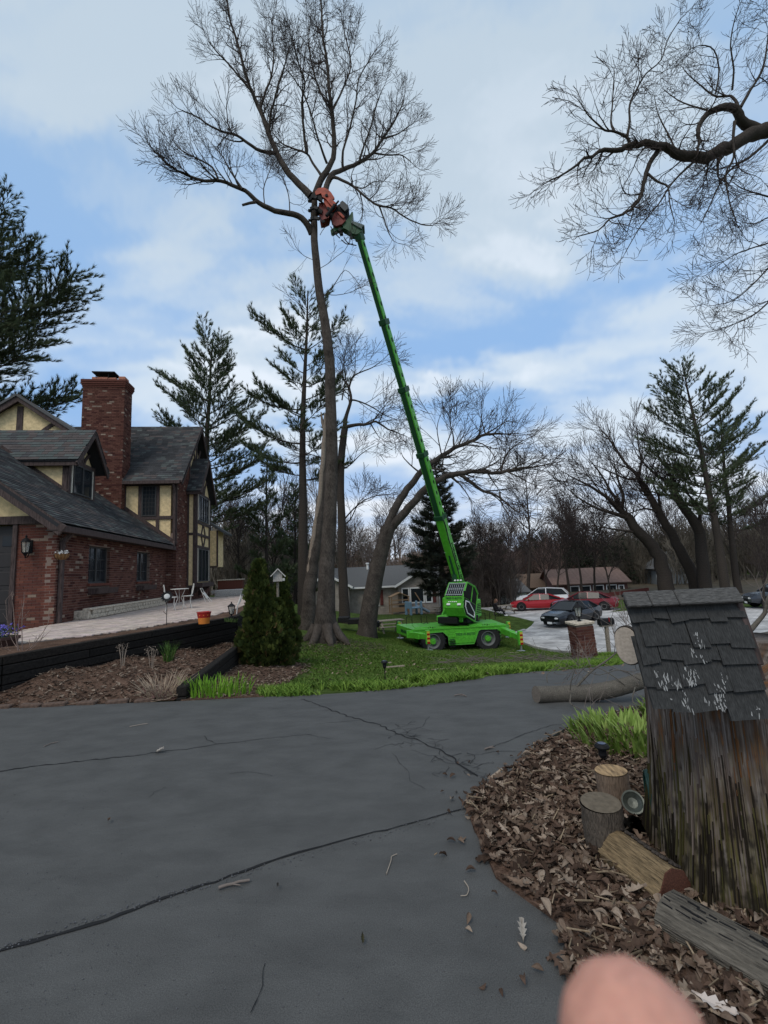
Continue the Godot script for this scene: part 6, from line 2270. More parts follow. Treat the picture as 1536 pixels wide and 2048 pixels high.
func make_cab(t: Node3D, xf: Transform3D) -> void:
	var G: Material = M.green_paint
	var hw := 0.52
	var lower := pg([-0.75, 0.0, 0.35, 0.0, 0.72, 0.3, 0.84, 0.85, -0.75, 0.85])
	var b := MB.new()
	b.prism(lower, xf * T(Vector3(0, 0, -hw)), hw * 2)
	var roof := pg([0.52, 1.62, 0.58, 1.56, 0.6, 1.62, 0.5, 1.7, -0.3, 1.76, -0.78, 1.5, -0.75, 1.42, -0.3, 1.68])
	b.prism(roof, xf * T(Vector3(0, 0, -hw)), hw * 2)
	for z in [-hw + 0.03, hw - 0.03]:
		b.bar(xf * Vector3(0.83, 0.85, z), xf * Vector3(0.56, 1.64, z), 0.06, 0.06, xf.basis.x, 0.01)
		b.bar(xf * Vector3(-0.1, 0.85, z), xf * Vector3(-0.12, 1.7, z), 0.05, 0.05, xf.basis.x)
		b.bar(xf * Vector3(-0.74, 0.85, z), xf * Vector3(-0.74, 1.46, z), 0.06, 0.06, xf.basis.x)
	var cab := obj("cab", b, G, t)
	var g := MB.new()
	g.prism(pg([-0.72, 0.85, 0.8, 0.85, 0.53, 1.62, -0.3, 1.7, -0.72, 1.46]), xf * T(Vector3(0, 0, -hw + 0.03)), hw * 2 - 0.06)
	obj("cab_glass", g, M.pane_car, cab)
	# guard over the windscreen
	var gr := MB.new()
	var f0 := Vector3(0.86, 0.88, 0)
	var f1 := Vector3(0.6, 1.62, 0)
	for k in 9:
		var z := lerpf(-hw + 0.08, hw - 0.08, k / 8.0)
		gr.bar(xf * (f0 + Vector3(0, 0, z)), xf * (f1 + Vector3(0, 0, z)), 0.022, 0.022, xf.basis.x)
	for k in 3:
		var c := f0.lerp(f1, 0.05 + k * 0.45)
		gr.bar(xf * (c + Vector3(0.012, 0, -hw + 0.05)), xf * (c + Vector3(0.012, 0, hw - 0.05)), 0.03, 0.03, xf.basis.x)
	obj("windscreen_guard", gr, mat("guard_grey", Color(0.3, 0.33, 0.34), 0.5), cab)
	# door with its pale outlined lower window
	var d := MB.new()
	d.prism(pg([-0.6, 0.06, 0.34, 0.06, 0.66, 0.36, 0.7, 0.82, -0.6, 0.82]), xf * T(Vector3(0, 0, -hw)), -0.025)
	var door := obj("door", d, M.black_metal, cab)
	var w := MB.new()
	var ring := [Vector2(-0.5, 0.18), Vector2(0.28, 0.18), Vector2(0.55, 0.42), Vector2(0.58, 0.7), Vector2(0.2, 0.74), Vector2(-0.5, 0.4)]
	for k in ring.size():
		var a: Vector2 = ring[k]
		var e: Vector2 = ring[(k + 1) % ring.size()]
		w.bar(xf * Vector3(a.x, a.y, -hw - 0.035), xf * Vector3(e.x, e.y, -hw - 0.035), 0.05, 0.02, xf.basis.z)
	obj("door_window_rim", w, M.white_paint, door)
	var tr := MB.new()
	tr.bar(xf * Vector3(0.84, 0.84, -hw - 0.01), xf * Vector3(0.57, 1.66, -hw - 0.01), 0.035, 0.03, xf.basis.z)
	tr.bar(xf * Vector3(0.57, 1.66, -hw - 0.01), xf * Vector3(-0.3, 1.74, -hw - 0.01), 0.035, 0.03, xf.basis.z)
	tr.bar(xf * Vector3(-0.3, 1.74, -hw - 0.01), xf * Vector3(-0.77, 1.48, -hw - 0.01), 0.035, 0.03, xf.basis.z)
	tr.bar(xf * Vector3(0.84, 0.84, -hw - 0.01), xf * Vector3(0.73, 0.3, -hw - 0.01), 0.035, 0.03, xf.basis.z)
	obj("cab_edge", tr, M.green_light, cab)
	for z in [-0.3, 0.28]:
		var l := MB.new()
		l.box(xf * Transform3D(Basis(Vector3.BACK, 0.2), Vector3(0.775, 0.46, z)), Vector3(0.05, 0.12, 0.2), 0.02)
		obj("headlight", l, M.lens, cab)
	for z in [-0.18, -0.02, 0.14]:
		var l := MB.new()
		l.box(xf * T(Vector3(0.62, 1.74, z)), Vector3(0.07, 0.08, 0.1), 0.015)
		obj("work_light", l, M.lens, cab)
	var face := Transform3D(xf.basis * Basis(Vector3(0, 0, -1), Vector3(0.21, 0.98, 0).normalized(), Vector3(0.98, -0.21, 0).normalized()), xf * Vector3(0.832, 0.74, 0))
	letters("TREE-O-ROTO", 0.1, 0.008, M.dark_green, cab, face)
	for k in 5:
		var s := MB.new()
		s.box(xf * Transform3D(Basis(Vector3.BACK, 0.2), Vector3(0.795, 0.58, 0.25 - k * 0.1)), Vector3(0.02, 0.04, 0.06))
		obj("warning_mark", s, M.white_paint, cab)
	var st := MB.new()
	st.box(xf * T(Vector3(-0.35, 0.75, 0.05)), Vector3(0.5, 0.5, 0.5), 0.06)
	st.box(xf * T(Vector3(-0.55, 1.15, 0.05)), Vector3(0.14, 0.6, 0.46), 0.05)
	obj("seat", st, M.black_metal, cab)
	var wp := MB.new()
	wp.bar(xf * Vector3(0.87, 0.9, 0.0), xf * Vector3(0.76, 1.2, 0.25), 0.015, 0.015)
	obj("wiper", wp, M.black_metal, cab)


# the orange tree grab: plates cut to outline, set one behind another along the line of sight
func make_grab(t: Node3D, inv: Transform3D) -> void:
	var d := 16.9
	var k := FOC / d
	var o := P(645, 420, d)
	var fr := Basis(Vector3.BACK, 0.04)
	var plate := func(zs: Array, z0: float, depth: float) -> MB:
		var q := PackedVector2Array()
		for i in range(0, zs.size(), 2):
			q.append(Vector2((580.0 + zs[i] / 6.023 - 645.0) / k, -(360.0 + zs[i + 1] / 6.023 - 420.0) / k))
		var m := MB.new()
		m.prism(q, inv * Transform3D(fr, o + fr * Vector3(0, 0, z0)), depth)
		return m
	var O: Material = M.orange_paint
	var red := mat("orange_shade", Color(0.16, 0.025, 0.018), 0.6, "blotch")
	var head := obj("grab_head", plate.call([318, 190, 360, 140, 430, 130, 490, 165, 530, 215, 568, 295, 540, 325, 595, 385, 560, 445, 520, 405, 480, 345, 455, 300, 410, 270, 400, 215, 330, 235], 0.25, 0.1), O, t)
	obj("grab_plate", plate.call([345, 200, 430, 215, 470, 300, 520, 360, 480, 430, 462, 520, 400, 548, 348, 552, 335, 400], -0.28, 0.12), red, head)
	obj("grab_plate", plate.call([420, 265, 470, 290, 525, 335, 560, 440, 520, 470, 470, 430, 430, 340], 0.12, 0.16), O, head)
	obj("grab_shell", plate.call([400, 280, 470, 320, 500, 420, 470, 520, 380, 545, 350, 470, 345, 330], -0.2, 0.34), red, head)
	obj("clamp_arm", plate.call([262, 215, 330, 195, 400, 250, 410, 330, 370, 300, 330, 260, 268, 262], 0.2, 0.12), M.black_metal, head)
	obj("clamp_arm", plate.call([258, 330, 330, 300, 400, 330, 420, 420, 370, 380, 330, 345, 262, 375], -0.34, 0.1), M.black_metal, head)
	obj("clamp_arm", plate.call([300, 395, 350, 380, 400, 420, 380, 470, 330, 440], 0.1, 0.1), M.black_metal, head)
	obj("saw_box", plate.call([330, 150, 400, 130, 430, 180, 400, 215, 330, 200], 0.0, 0.24), M.black_metal, head)
	obj("rotator", plate.call([480, 420, 560, 430, 600, 370, 640, 350, 670, 340, 745, 425, 740, 470, 690, 540, 660, 560, 610, 480, 560, 470, 540, 545, 500, 545], -0.2, 0.42), M.black_metal, head)
	obj("motor_cover", plate.call([640, 365, 672, 345, 742, 425, 728, 468, 690, 500, 630, 420], 0.24, 0.1), mat("dark_plate", Color(0.035, 0.04, 0.04), 0.5), head)
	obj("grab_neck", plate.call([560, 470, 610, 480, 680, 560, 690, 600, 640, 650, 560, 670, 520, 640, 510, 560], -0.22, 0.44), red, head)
	obj("grab_neck", plate.call([590, 480, 625, 490, 680, 560, 660, 580, 610, 520], 0.23, 0.05), O, head)
	obj("knuckle", plate.call([640, 640, 720, 560, 780, 465, 795, 475, 780, 560, 760, 620, 860, 660, 905, 700, 895, 740, 870, 770, 815, 800, 760, 780, 700, 720, 650, 690], -0.16, 0.32), M.dark_green, head)
	obj("knuckle", plate.call([478, 690, 540, 650, 640, 660, 700, 640, 660, 690, 560, 700, 500, 735, 480, 715], -0.1, 0.2), M.dark_green, head)
	obj("hose_bracket", plate.call([580, 690, 640, 690, 640, 745, 600, 755], -0.06, 0.12), M.black_metal, head)
	obj("knuckle_cover", plate.call([770, 610, 930, 690, 930, 704, 900, 705, 890, 740, 860, 720, 760, 640], -0.22, 0.44), mat("cover_grey", Color(0.1, 0.13, 0.12), 0.6), head)
	# the grapple's tines round the trunk, the saw bar and its ram
	for q in [[330, 215, 275, 205, 240, 235, 238, 275], [345, 345, 285, 330, 242, 350, 240, 390], [360, 470, 290, 455, 245, 470, 243, 505]]:
		var p := []
		for i in range(0, q.size(), 2):
			p.append(inv * (P(580 + q[i] / 6.023, 360 + q[i + 1] / 6.023, d - 0.32 + 0.03 * i)))
		var tn := MB.new()
		for i in 3:
			tn.bar(p[i], p[i + 1], 0.16, 0.07, inv.basis * Vector3.BACK, 0.02)
		obj("grapple_tine", tn, M.black_metal, head)
	var rm := MB.new()
	rm.tube([inv * P(653, 432, d - 0.4), inv * P(668, 413, d - 0.4)], [0.07, 0.07], 8)
	rm.tube([inv * P(668, 413, d - 0.4), inv * P(677, 402, d - 0.4)], [0.035, 0.035], 8)
	rm.bar(inv * P(636, 392, d - 0.25), inv * P(650, 386, d - 0.25), 0.05, 0.25, inv.basis * Vector3.UP, 0.01)
	obj("ram", rm, M.black_metal, head)
	for q in [[462, 345, 0.07], [440, 185, 0.06], [530, 300, 0.05], [405, 500, 0.06], [600, 600, 0.07], [560, 640, 0.05], [740, 700, 0.06]]:
		var bl := MB.new()
		bl.lathe([Vector2(q[2], -0.02), Vector2(q[2], 0.02), Vector2(0, 0.025)], 12, inv * Transform3D(Basis(Vector3.RIGHT, PI / 2), P(580 + q[0] / 6.023, 360 + q[1] / 6.023, d - 0.37)))
		obj("pin", bl, M.black_metal, head)
	var h := MB.new()
	for q in [[620, 720, 680, 770, 760, 770], [650, 690, 700, 760, 800, 790], [490, 560, 540, 640, 600, 700]]:
		var p := []
		for i in range(0, q.size(), 2):
			p.append(inv * P(580 + q[i] / 6.023, 360 + q[i + 1] / 6.023, d - 0.15))
		h.tube(smooth(p, [0.02, 0.02, 0.02])[0], smooth(p, [0.02, 0.02, 0.02])[1], 6)
	obj("hydraulic_hose", h, M.rubber, head)


# ---- cars -----------------------------------------------------------------------------------------

# lower: stations of [x, bottom, top, half width]; cabin: [x, belt, roof, half width low, half width high]
func car(label: String, at: Vector3, yaw: float, paint: Material, lower: Array, cabin: Array, wheels: Array, r: float) -> Node3D:
	var t := thing("parked_car", label, "car", at, yaw)
	var b := MB.new()
	var ring := func(s: Array) -> Array:
		var w: float = s[3]
		var q := []
		for p in [Vector2(0, s[2] + 0.03), Vector2(w * 0.6, s[2] + 0.02), Vector2(w * 0.93, s[2] - 0.05), Vector2(w, lerpf(s[1], s[2], 0.55)), Vector2(w * 0.98, lerpf(s[1], s[2], 0.25)), Vector2(w * 0.9, s[1])]:
			q.append(Vector3(s[0], p.y, p.x))
		return q
	for i in lower.size() - 1:
		var p: Array = ring.call(lower[i])
		var q: Array = ring.call(lower[i + 1])
		for sg in [1.0, -1.0]:
			var f := Vector3(1, 1, sg)
			for k in 5:
				b.quad(p[k] * f, p[k + 1] * f, q[k + 1] * f, q[k] * f, Vector3(0, 0.3, sg) if k > 1 else Vector3(0, 1, 0.1 * sg))
	for e in [0, lower.size() - 1]:
		var p: Array = ring.call(lower[e])
		for sg in [1.0, -1.0]:
			for k in 5:
				b.quad(p[k] * Vector3(1, 1, sg), p[k + 1] * Vector3(1, 1, sg), Vector3(p[0].x, p[k + 1].y, 0), Vector3(p[0].x, p[k].y, 0), Vector3(-1 if e == 0 else 1, 0, 0))
	var body := obj("body", b, paint, t)
	var g := MB.new()
	var rf_ := MB.new()
	for i in cabin.size() - 1:
		var a: Array = cabin[i]
		var c: Array = cabin[i + 1]
		for sg in [1.0, -1.0]:
			g.quad(Vector3(a[0], a[1], a[3] * sg), Vector3(c[0], c[1], c[3] * sg), Vector3(c[0], c[2], c[4] * sg), Vector3(a[0], a[2], a[4] * sg), Vector3(0, 0.3, sg))
			if a[2] > a[1] + 0.2 and c[2] > c[1] + 0.2:
				rf_.quad(Vector3(a[0], a[2] - 0.07, a[4] * sg + 0.025 * sg), Vector3(c[0], c[2] - 0.07, c[4] * sg + 0.025 * sg), Vector3(c[0], c[2] + 0.012, c[4] * sg * 0.93), Vector3(a[0], a[2] + 0.012, a[4] * sg * 0.93), Vector3(0, 0.4, sg))
		g.quad(Vector3(a[0], a[2], -a[4]), Vector3(a[0], a[2], a[4]), Vector3(c[0], c[2], c[4]), Vector3(c[0], c[2], -c[4]), Vector3.UP)
		if a[2] > a[1] + 0.2 and c[2] > c[1] + 0.2:
			rf_.quad(Vector3(a[0], a[2] + 0.012, -a[4] * 0.93), Vector3(a[0], a[2] + 0.012, a[4] * 0.93), Vector3(c[0], c[2] + 0.012, c[4] * 0.93), Vector3(c[0], c[2] + 0.012, -c[4] * 0.93), Vector3.UP)
	# pillars
	var n := cabin.size()
	for sg in [1.0, -1.0]:
		for e in [[0, 1], [n - 1, n - 2]]:
			var a: Array = cabin[e[0]]
			var c: Array = cabin[e[1]]
			rf_.bar(Vector3(a[0], a[2], a[3] * sg), Vector3(c[0], c[2], c[4] * sg), 0.07, 0.06, Vector3.UP, 0.01)
		var mid: Array = cabin[n / 2]
		rf_.bar(Vector3(mid[0], mid[1], mid[3] * sg * 1.005), Vector3(mid[0], mid[2], mid[4] * sg * 1.01), 0.07, 0.02, Vector3(0, 0, sg))
	obj("windows", g, M.pane_car, t)
	obj("roof", rf_, paint, t)
	var x1: float = lower[-1][0]
	var x0: float = lower[0][0]
	var wf: float = lower[-1][3]
	var yf: float = lower[-1][2]
	for sg in [1.0, -1.0]:
		for wx in wheels:
			var wz: float = lower[lower.size() / 2][3]
			var ar := MB.new()
			ar.lathe([Vector2(0, 0.0), Vector2(r + 0.07, 0.0), Vector2(r + 0.075, -0.1)], 20, Transform3D(Basis(Vector3.RIGHT, PI / 2 * sg), Vector3(wx, r + 0.01, wz * sg * 0.985 + 0.016 * sg)))
			obj("wheel_arch", ar, M.black_metal, t)
			wheel(t, Vector3(wx, r, (wz - 0.09) * sg), r, 0.22, sg, M.rim_grey, 0)
		var l := MB.new()
		l.box(T(Vector3(x1 - 0.05, yf - 0.12, wf * 0.74 * sg), -0.35 * sg), Vector3(0.16, 0.11, 0.3), 0.03)
		obj("headlight", l, M.lens, t)
		var tl := MB.new()
		tl.box(T(Vector3(x0 + 0.05, lower[0][2] - 0.14, lower[0][3] * 0.76 * sg), 0.3 * sg), Vector3(0.14, 0.13, 0.34), 0.03)
		obj("tail_light", tl, M.red_lens, t)
		var mi := MB.new()
		mi.box(T(Vector3(cabin[n - 1][0] - 0.45, cabin[n - 1][1] + 0.08, (cabin[n - 1][3] + 0.12) * sg)), Vector3(0.12, 0.13, 0.2), 0.03)
		obj("mirror", mi, paint, t)
	var gr := MB.new()
	gr.at(Vector3(x1 + 0.005, yf - 0.28, 0), Vector3(0.03, 0.24, wf * 0.8), 0.01)
	gr.at(Vector3(x1 + 0.004, yf - 0.5, 0), Vector3(0.03, 0.1, wf * 1.3), 0.01)
	obj("grille", gr, M.black_metal, t)
	var pl := MB.new()
	pl.at(Vector3(x1 + 0.025, yf - 0.42, 0), Vector3(0.012, 0.13, 0.34))
	pl.at(Vector3(x0 - 0.012, lower[0][2] - 0.26, 0), Vector3(0.012, 0.15, 0.36))
	obj("number_plate", pl, M.white_paint, t)
	return t


func make_cars() -> void:
	var black := mat("paint_black", Color(0.008, 0.009, 0.012), 0.22, "", Vector3.ONE, {"coat": 0.35})
	var red := mat("paint_red", Color(0.36, 0.012, 0.02), 0.25, "", Vector3.ONE, {"coat": 0.35})
	var wine := mat("paint_wine", Color(0.17, 0.01, 0.018), 0.25, "", Vector3.ONE, {"coat": 0.35})
	var white := mat("paint_white", Color(0.72, 0.73, 0.74), 0.3, "", Vector3.ONE, {"coat": 0.35})
	var sedan := [[-2.45, 0.34, 0.92, 0.72], [-2.3, 0.26, 1.0, 0.86], [-1.5, 0.22, 1.0, 0.92], [0.0, 0.2, 0.95, 0.93], [1.2, 0.22, 0.92, 0.92], [2.1, 0.25, 0.78, 0.87], [2.45, 0.3, 0.66, 0.7]]
	var sedan_top := [[-1.95, 0.98, 1.02, 0.78, 0.72], [-1.15, 0.97, 1.4, 0.82, 0.6], [-0.3, 0.96, 1.45, 0.84, 0.62], [0.35, 0.95, 1.43, 0.84, 0.62], [1.25, 0.93, 0.97, 0.8, 0.74]]
	car("shiny black sedan parked at the turning circle, nearest the brick pier", GP(12.25, 30.9, 0.03), PI + 0.62, black, sedan, sedan_top, [-1.45, 1.48], 0.34)
	car("dark red sedan seen from behind, between the black sedan and the plank fence", GP(16.1, 37.6, 0.03), PI - 0.5, wine, sedan, sedan_top, [-1.45, 1.48], 0.34)
	var coupe := [[-2.3, 0.34, 0.9, 0.72], [-2.15, 0.26, 0.95, 0.84], [-1.4, 0.22, 0.95, 0.91], [0.0, 0.2, 0.9, 0.92], [1.2, 0.22, 0.86, 0.91], [2.0, 0.25, 0.74, 0.85], [2.3, 0.3, 0.62, 0.68]]
	var coupe_top := [[-1.95, 0.92, 0.97, 0.74, 0.66], [-0.95, 0.91, 1.32, 0.8, 0.56], [-0.2, 0.9, 1.37, 0.81, 0.58], [0.35, 0.9, 1.33, 0.81, 0.58], [1.2, 0.87, 0.91, 0.78, 0.7]]
	car("bright red coupe parked in front of the white car", GP(13.2, 40.6, 0.03), PI - 0.28, red, coupe, coupe_top, [-1.38, 1.4], 0.34)
	var suv := [[-2.3, 0.4, 1.05, 0.78], [-2.2, 0.32, 1.12, 0.9], [-1.4, 0.3, 1.1, 0.95], [0.0, 0.28, 1.06, 0.96], [1.2, 0.3, 1.04, 0.95], [2.05, 0.34, 0.94, 0.9], [2.35, 0.4, 0.78, 0.74]]
	var suv_top := [[-2.28, 1.08, 1.14, 0.8, 0.76], [-1.85, 1.08, 1.6, 0.85, 0.66], [-0.4, 1.06, 1.69, 0.87, 0.68], [0.35, 1.05, 1.66, 0.87, 0.68], [1.25, 1.03, 1.07, 0.83, 0.77]]
	car("white estate car parked behind the bright red coupe", GP(14.7, 43.6, 0.03), PI - 0.42, white, suv, suv_top, [-1.42, 1.45], 0.37)
	var grey := mat("paint_grey", Color(0.05, 0.055, 0.065), 0.25, "", Vector3.ONE, {"coat": 0.35})
	car("dark vehicle just entering the view at the right edge of the street", GP(27.3, 31.6, 0.03), PI - 0.25, grey, suv, suv_top, [-1.42, 1.45], 0.37)


# ---- street side ----------------------------------------------------------------------------------

func brick_post(h: Node3D, w: float, hgt: float) -> void:
	var m := MB.new()
	m.at(Vector3(0, hgt / 2 - 0.1, 0), Vector3(w, hgt + 0.2, w) - Vector3(0.02, 0, 0.02))
	var core := obj("post", m, M.mortar, h)
	for s in [[Vector3.RIGHT, Vector3.BACK], [Vector3.FORWARD, Vector3.RIGHT], [Vector3.BACK, Vector3.LEFT], [Vector3.LEFT, Vector3.FORWARD]]:
		var u: Vector3 = s[0]
		var out: Vector3 = s[1]
		bricks(core, -u * w / 2 + out * w / 2, u, out, -0.1, hgt, func(_y): return Vector2(0, w), [])
	var c := MB.new()
	c.at(Vector3(0, hgt + 0.03, 0), Vector3(w + 0.08, 0.07, w + 0.08), 0.012)
	obj("cap_stone", c, M.stone, h)


func post_lantern(parent: Node3D, s: float, xf: Transform3D) -> void:
	var m := MB.new()
	m.lathe([Vector2(0.06, 0.0), Vector2(0.06, 0.02), Vector2(0.025, 0.04), Vector2(0.025, 0.1), Vector2(0.08, 0.12), Vector2(0.08, 0.14), Vector2(0.0, 0.14)], 8, xf * Transform3D(Basis.from_scale(Vector3.ONE * s), Vector3.ZERO))
	m.lathe([Vector2(0.0, 0.39), Vector2(0.15, 0.39), Vector2(0.13, 0.42), Vector2(0.05, 0.48), Vector2(0.02, 0.5), Vector2(0.025, 0.53), Vector2(0.0, 0.56)], 8, xf * Transform3D(Basis.from_scale(Vector3.ONE * s), Vector3.ZERO))
	for k in 6:
		var t := TAU * k / 6
		m.bar(xf * (Vector3(cos(t) * 0.075, 0.13, sin(t) * 0.075) * s), xf * (Vector3(cos(t) * 0.12, 0.4, sin(t) * 0.12) * s), 0.014 * s, 0.014 * s)
	var o := obj("lantern_frame", m, M.black_metal, parent)
	var g := MB.new()
	g.lathe([Vector2(0.07, 0.14), Vector2(0.113, 0.39)], 6, xf * Transform3D(Basis.from_scale(Vector3.ONE * s), Vector3.ZERO))
	obj("lantern_glass", g, M.lamp_glass, o)
	var c := MB.new()
	c.lathe([Vector2(0.025, 0.14), Vector2(0.025, 0.26), Vector2(0, 0.3)], 8, xf * Transform3D(Basis.from_scale(Vector3.ONE * s), Vector3.ZERO))
	obj("candle_sleeve", c, M.ivory, o)


func mailbox(label: String, at: Vector3, yaw: float) -> void:
	var t := thing("mailbox", label, "mailbox", at, yaw)
	var p := MB.new()
	p.at(Vector3(0, 0.45, 0), Vector3(0.1, 1.1, 0.1), 0.01)
	p.at(Vector3(0, 0.9, 0), Vector3(0.42, 0.05, 0.14), 0.008)
	obj("post", p, M.grey_wood, t)
	var b := MB.new()
	var pts := pg([-0.09, 0.0, 0.09, 0.0, 0.09, 0.11])
	for k in 9:
		pts.append(Vector2(cos(PI * k / 8.0) * 0.09, 0.11 + sin(PI * k / 8.0) * 0.09))
	pts.append(Vector2(-0.09, 0.0))
	b.prism(pg([-0.09, 0, 0.09, 0, 0.09, 0.11, 0.07, 0.17, 0.03, 0.2, -0.03, 0.2, -0.07, 0.17, -0.09, 0.11]), Transform3D(Basis(Vector3.UP, PI / 2), Vector3(-0.24, 0.93, 0)), 0.48)
	obj("box", b, M.black_metal, t)
	var f := MB.new()
	f.at(Vector3(0.05, 1.1, 0.1), Vector3(0.02, 0.14, 0.01))
	obj("flag", f, M.red_lens, t)


func make_street_things() -> void:
	var t := thing("brick_gate_pier", "leaning square brick pier at the street end of the driveway", "pier", GP(5.43, 13.05), 0.1)
	t.rotation.z = 0.055
	brick_post(t, 0.5, 1.0)
	var l := thing("pier_lantern", "black post lantern standing on the leaning brick pier", "lantern", t.transform * Vector3(0, 1.065, 0))
	post_lantern(l, 1.0, Transform3D.IDENTITY)
	mailbox("dark mailbox on a grey wooden post beside the brick pier, among fallen twigs", GP(6.75, 14.4), 0.2)
	mailbox("small dark mailbox on the grass in front of the red plank fence", GP(18.9, 36.6), 0.2)
	# the neighbour's verge: a lawn pad beyond the kerb
	# people and seats
	make_person()


func make_yard_things() -> void:
	# picnic tables
	for q in [["weathered picnic table on the lawn, left of the crane's end", GP(0.05, 27.2), 0.3], ["small weathered picnic table by the bare tree right of the crane", GP(9.8, 39.0), 0.5]]:
		var t := thing("picnic_table", q[0], "table", q[1], q[2])
		for k in 4:
			var m := MB.new()
			m.at(Vector3(0, 0.74, -0.27 + k * 0.18), Vector3(1.6, 0.04, 0.16), 0.006)
			obj("plank", m, M.grey_wood, t)
		for s in [1.0, -1.0]:
			var m := MB.new()
			m.at(Vector3(0, 0.43, s * 0.7), Vector3(1.6, 0.04, 0.24), 0.006)
			obj("seat", m, M.grey_wood, t)
			var f := MB.new()
			f.bar(Vector3(s * 0.55, 0, -0.7), Vector3(s * 0.55, 0.72, -0.2), 0.04, 0.1, Vector3.RIGHT)
			f.bar(Vector3(s * 0.58, 0, 0.7), Vector3(s * 0.58, 0.72, 0.2), 0.04, 0.1, Vector3.RIGHT)
			f.bar(Vector3(s * 0.62, 0.38, -0.8), Vector3(s * 0.62, 0.38, 0.8), 0.04, 0.1)
			obj("leg", f, M.grey_wood, t)
	# children's play things
	var p := thing("toy_playhouse", "faded blue plastic toy climber with a slide on the lawn before the ranch house", "toy", GP(2.25, 41.0), 0.5)
	var b := MB.new()
	for x in [-0.55, 0.55]:
		for z in [-0.4, 0.4]:
			b.at(Vector3(x, 0.6, z), Vector3(0.2, 1.2, 0.2), 0.05)
	b.at(Vector3(0, 0.62, 0), Vector3(1.1, 0.12, 0.9), 0.04)
	b.at(Vector3(-0.5, 0.9, 0), Vector3(0.1, 0.6, 0.85), 0.04)
	obj("frame", b, M.blue_plastic, p)
	var s := MB.new()
	s.bar(Vector3(0.45, 0.68, 0), Vector3(1.5, 0.08, 0.1), 0.45, 0.06, Vector3.UP, 0.02)
	s.bar(Vector3(0.45, 0.78, 0.23), Vector3(1.5, 0.16, 0.33), 0.05, 0.16, Vector3.UP, 0.02)
	s.bar(Vector3(0.45, 0.78, -0.23), Vector3(1.5, 0.16, -0.13), 0.05, 0.16, Vector3.UP, 0.02)
	obj("slide", s, mat("pale_blue_plastic", Color(0.3, 0.36, 0.42), 0.6), p)
	var c := thing("wooden_play_set", "low brown wooden play frame with ladder and canopy beside the blue toy", "play frame", GP(1.0, 42.4), 0.2)
	var w := MB.new()
	for x in [-0.8, 0.8]:
		for z in [-0.5, 0.5]:
			w.at(Vector3(x, 0.8, z), Vector3(0.1, 1.7, 0.1))
	w.at(Vector3(0, 0.9, 0), Vector3(1.7, 0.08, 1.1))
	w.at(Vector3(0, 1.3, 0.5), Vector3(1.7, 0.1, 0.06))
	w.at(Vector3(0, 0.45, 0.5), Vector3(1.5, 0.4, 0.06))
	w.bar(Vector3(2.6, 0, 0.3), Vector3(1.5, 1.9, 0.3), 0.08, 0.08)
	w.bar(Vector3(2.6, 0, -0.4), Vector3(1.5, 1.9, -0.4), 0.08, 0.08)
	for k in 5:
		w.at(Vector3(2.5 - k * 0.2, 0.25 + k * 0.34, -0.05), Vector3(0.05, 0.05, 0.7))
	obj("frame", w, M.play_wood, c)
	var cn := MB.new()
	cn.prism(pg([-0.9, 1.6, 0, 2.0, 0.9, 1.6, 0.85, 1.55, 0, 1.92, -0.85, 1.55]), T(Vector3(0, 0, -0.55)), 1.1)
	obj("canopy", cn, M.play_wood, c)
	# stacked pale boards
	var st := thing("board_stack", "loose stack of pale boards on the lawn between play frame and crane cab", "boards", GP(5.2, 41.5), 0.1)
	for k in 4:
		var m := MB.new()
		m.box(T(Vector3(rf(-.2, .2), 0.12 + k * 0.16, rf(-.3, .3)), rf(-.25, .25), 0, rf(-.06, .06)), Vector3(2.2, 0.1, 0.5), 0.01)
		obj("board", m, M.grey_wood, st)
	# low timber steps by the great tree
	var sp := thing("timber_steps", "short flight of dark timber steps to the right of the tallest trunk", "steps", P(688, 1243, 25.5), 0.0)
	for k in 4:
		var m := MB.new()
		m.at(Vector3(k * 0.55, 0.12 - k * 0.1, k * 0.1), Vector3(0.6, 0.26, 1.0), 0.02)
		obj("step", m, M.black_timber, sp)
	# notice box on a thin pole
	var nb := thing("notice_box", "white box on a thin pole standing in front of the ranch house", "box", GP(-1.2, 40.5))
	var pm := MB.new()
	pm.tube([Vector3(0, -0.2, 0), Vector3(0, 1.4, 0)], [0.02, 0.02], 6)
	obj("pole", pm, M.black_metal, nb)
	var bx := MB.new()
	bx.at(Vector3(0, 1.5, 0), Vector3(0.55, 0.75, 0.3), 0.02)
	bx.prism(pg([-0.34, 1.86, 0.34, 1.86, 0, 2.05]), T(Vector3(0, 0, -0.2)), 0.4)
	obj("box", bx, M.white_paint, nb)
	# birdhouse on its post
	var bh := thing("birdhouse", "grey wooden birdhouse with a pale pitched roof on a post behind the arborvitae", "birdhouse", GP(-2.72, 11.3), 0.25)
	var y0 := P(551, 1163, 11.3).y - bh.position.y
	var q := MB.new()
	q.tube([Vector3(0, -0.3, 0), Vector3(0, y0, 0)], [0.035, 0.03], 8)
	obj("post", q, M.grey_wood, bh)
	var body := MB.new()
	body.prism(pg([-0.11, 0, 0.11, 0, 0.11, 0.17, 0, 0.29, -0.11, 0.17]), T(Vector3(0, y0, -0.12)), 0.24)
	var bb := obj("box", body, mat("bird_grey", Color(0.42, 0.39, 0.36), 0.9, "fiber", Vector3(5, 1, 5)), bh)
	var rf2 := MB.new()
	rf2.bar(Vector3(0.0, y0 + 0.31, 0), Vector3(0.19, y0 + 0.11, 0), 0.36, 0.02, Vector3(1, 1, 0))
	rf2.bar(Vector3(0.01, y0 + 0.315, 0), Vector3(-0.17, y0 + 0.13, 0), 0.36, 0.02, Vector3(-1, 1, 0))
	obj("roof", rf2, mat("bird_roof", Color(0.6, 0.57, 0.53), 0.9), bb)
	var hole := MB.new()
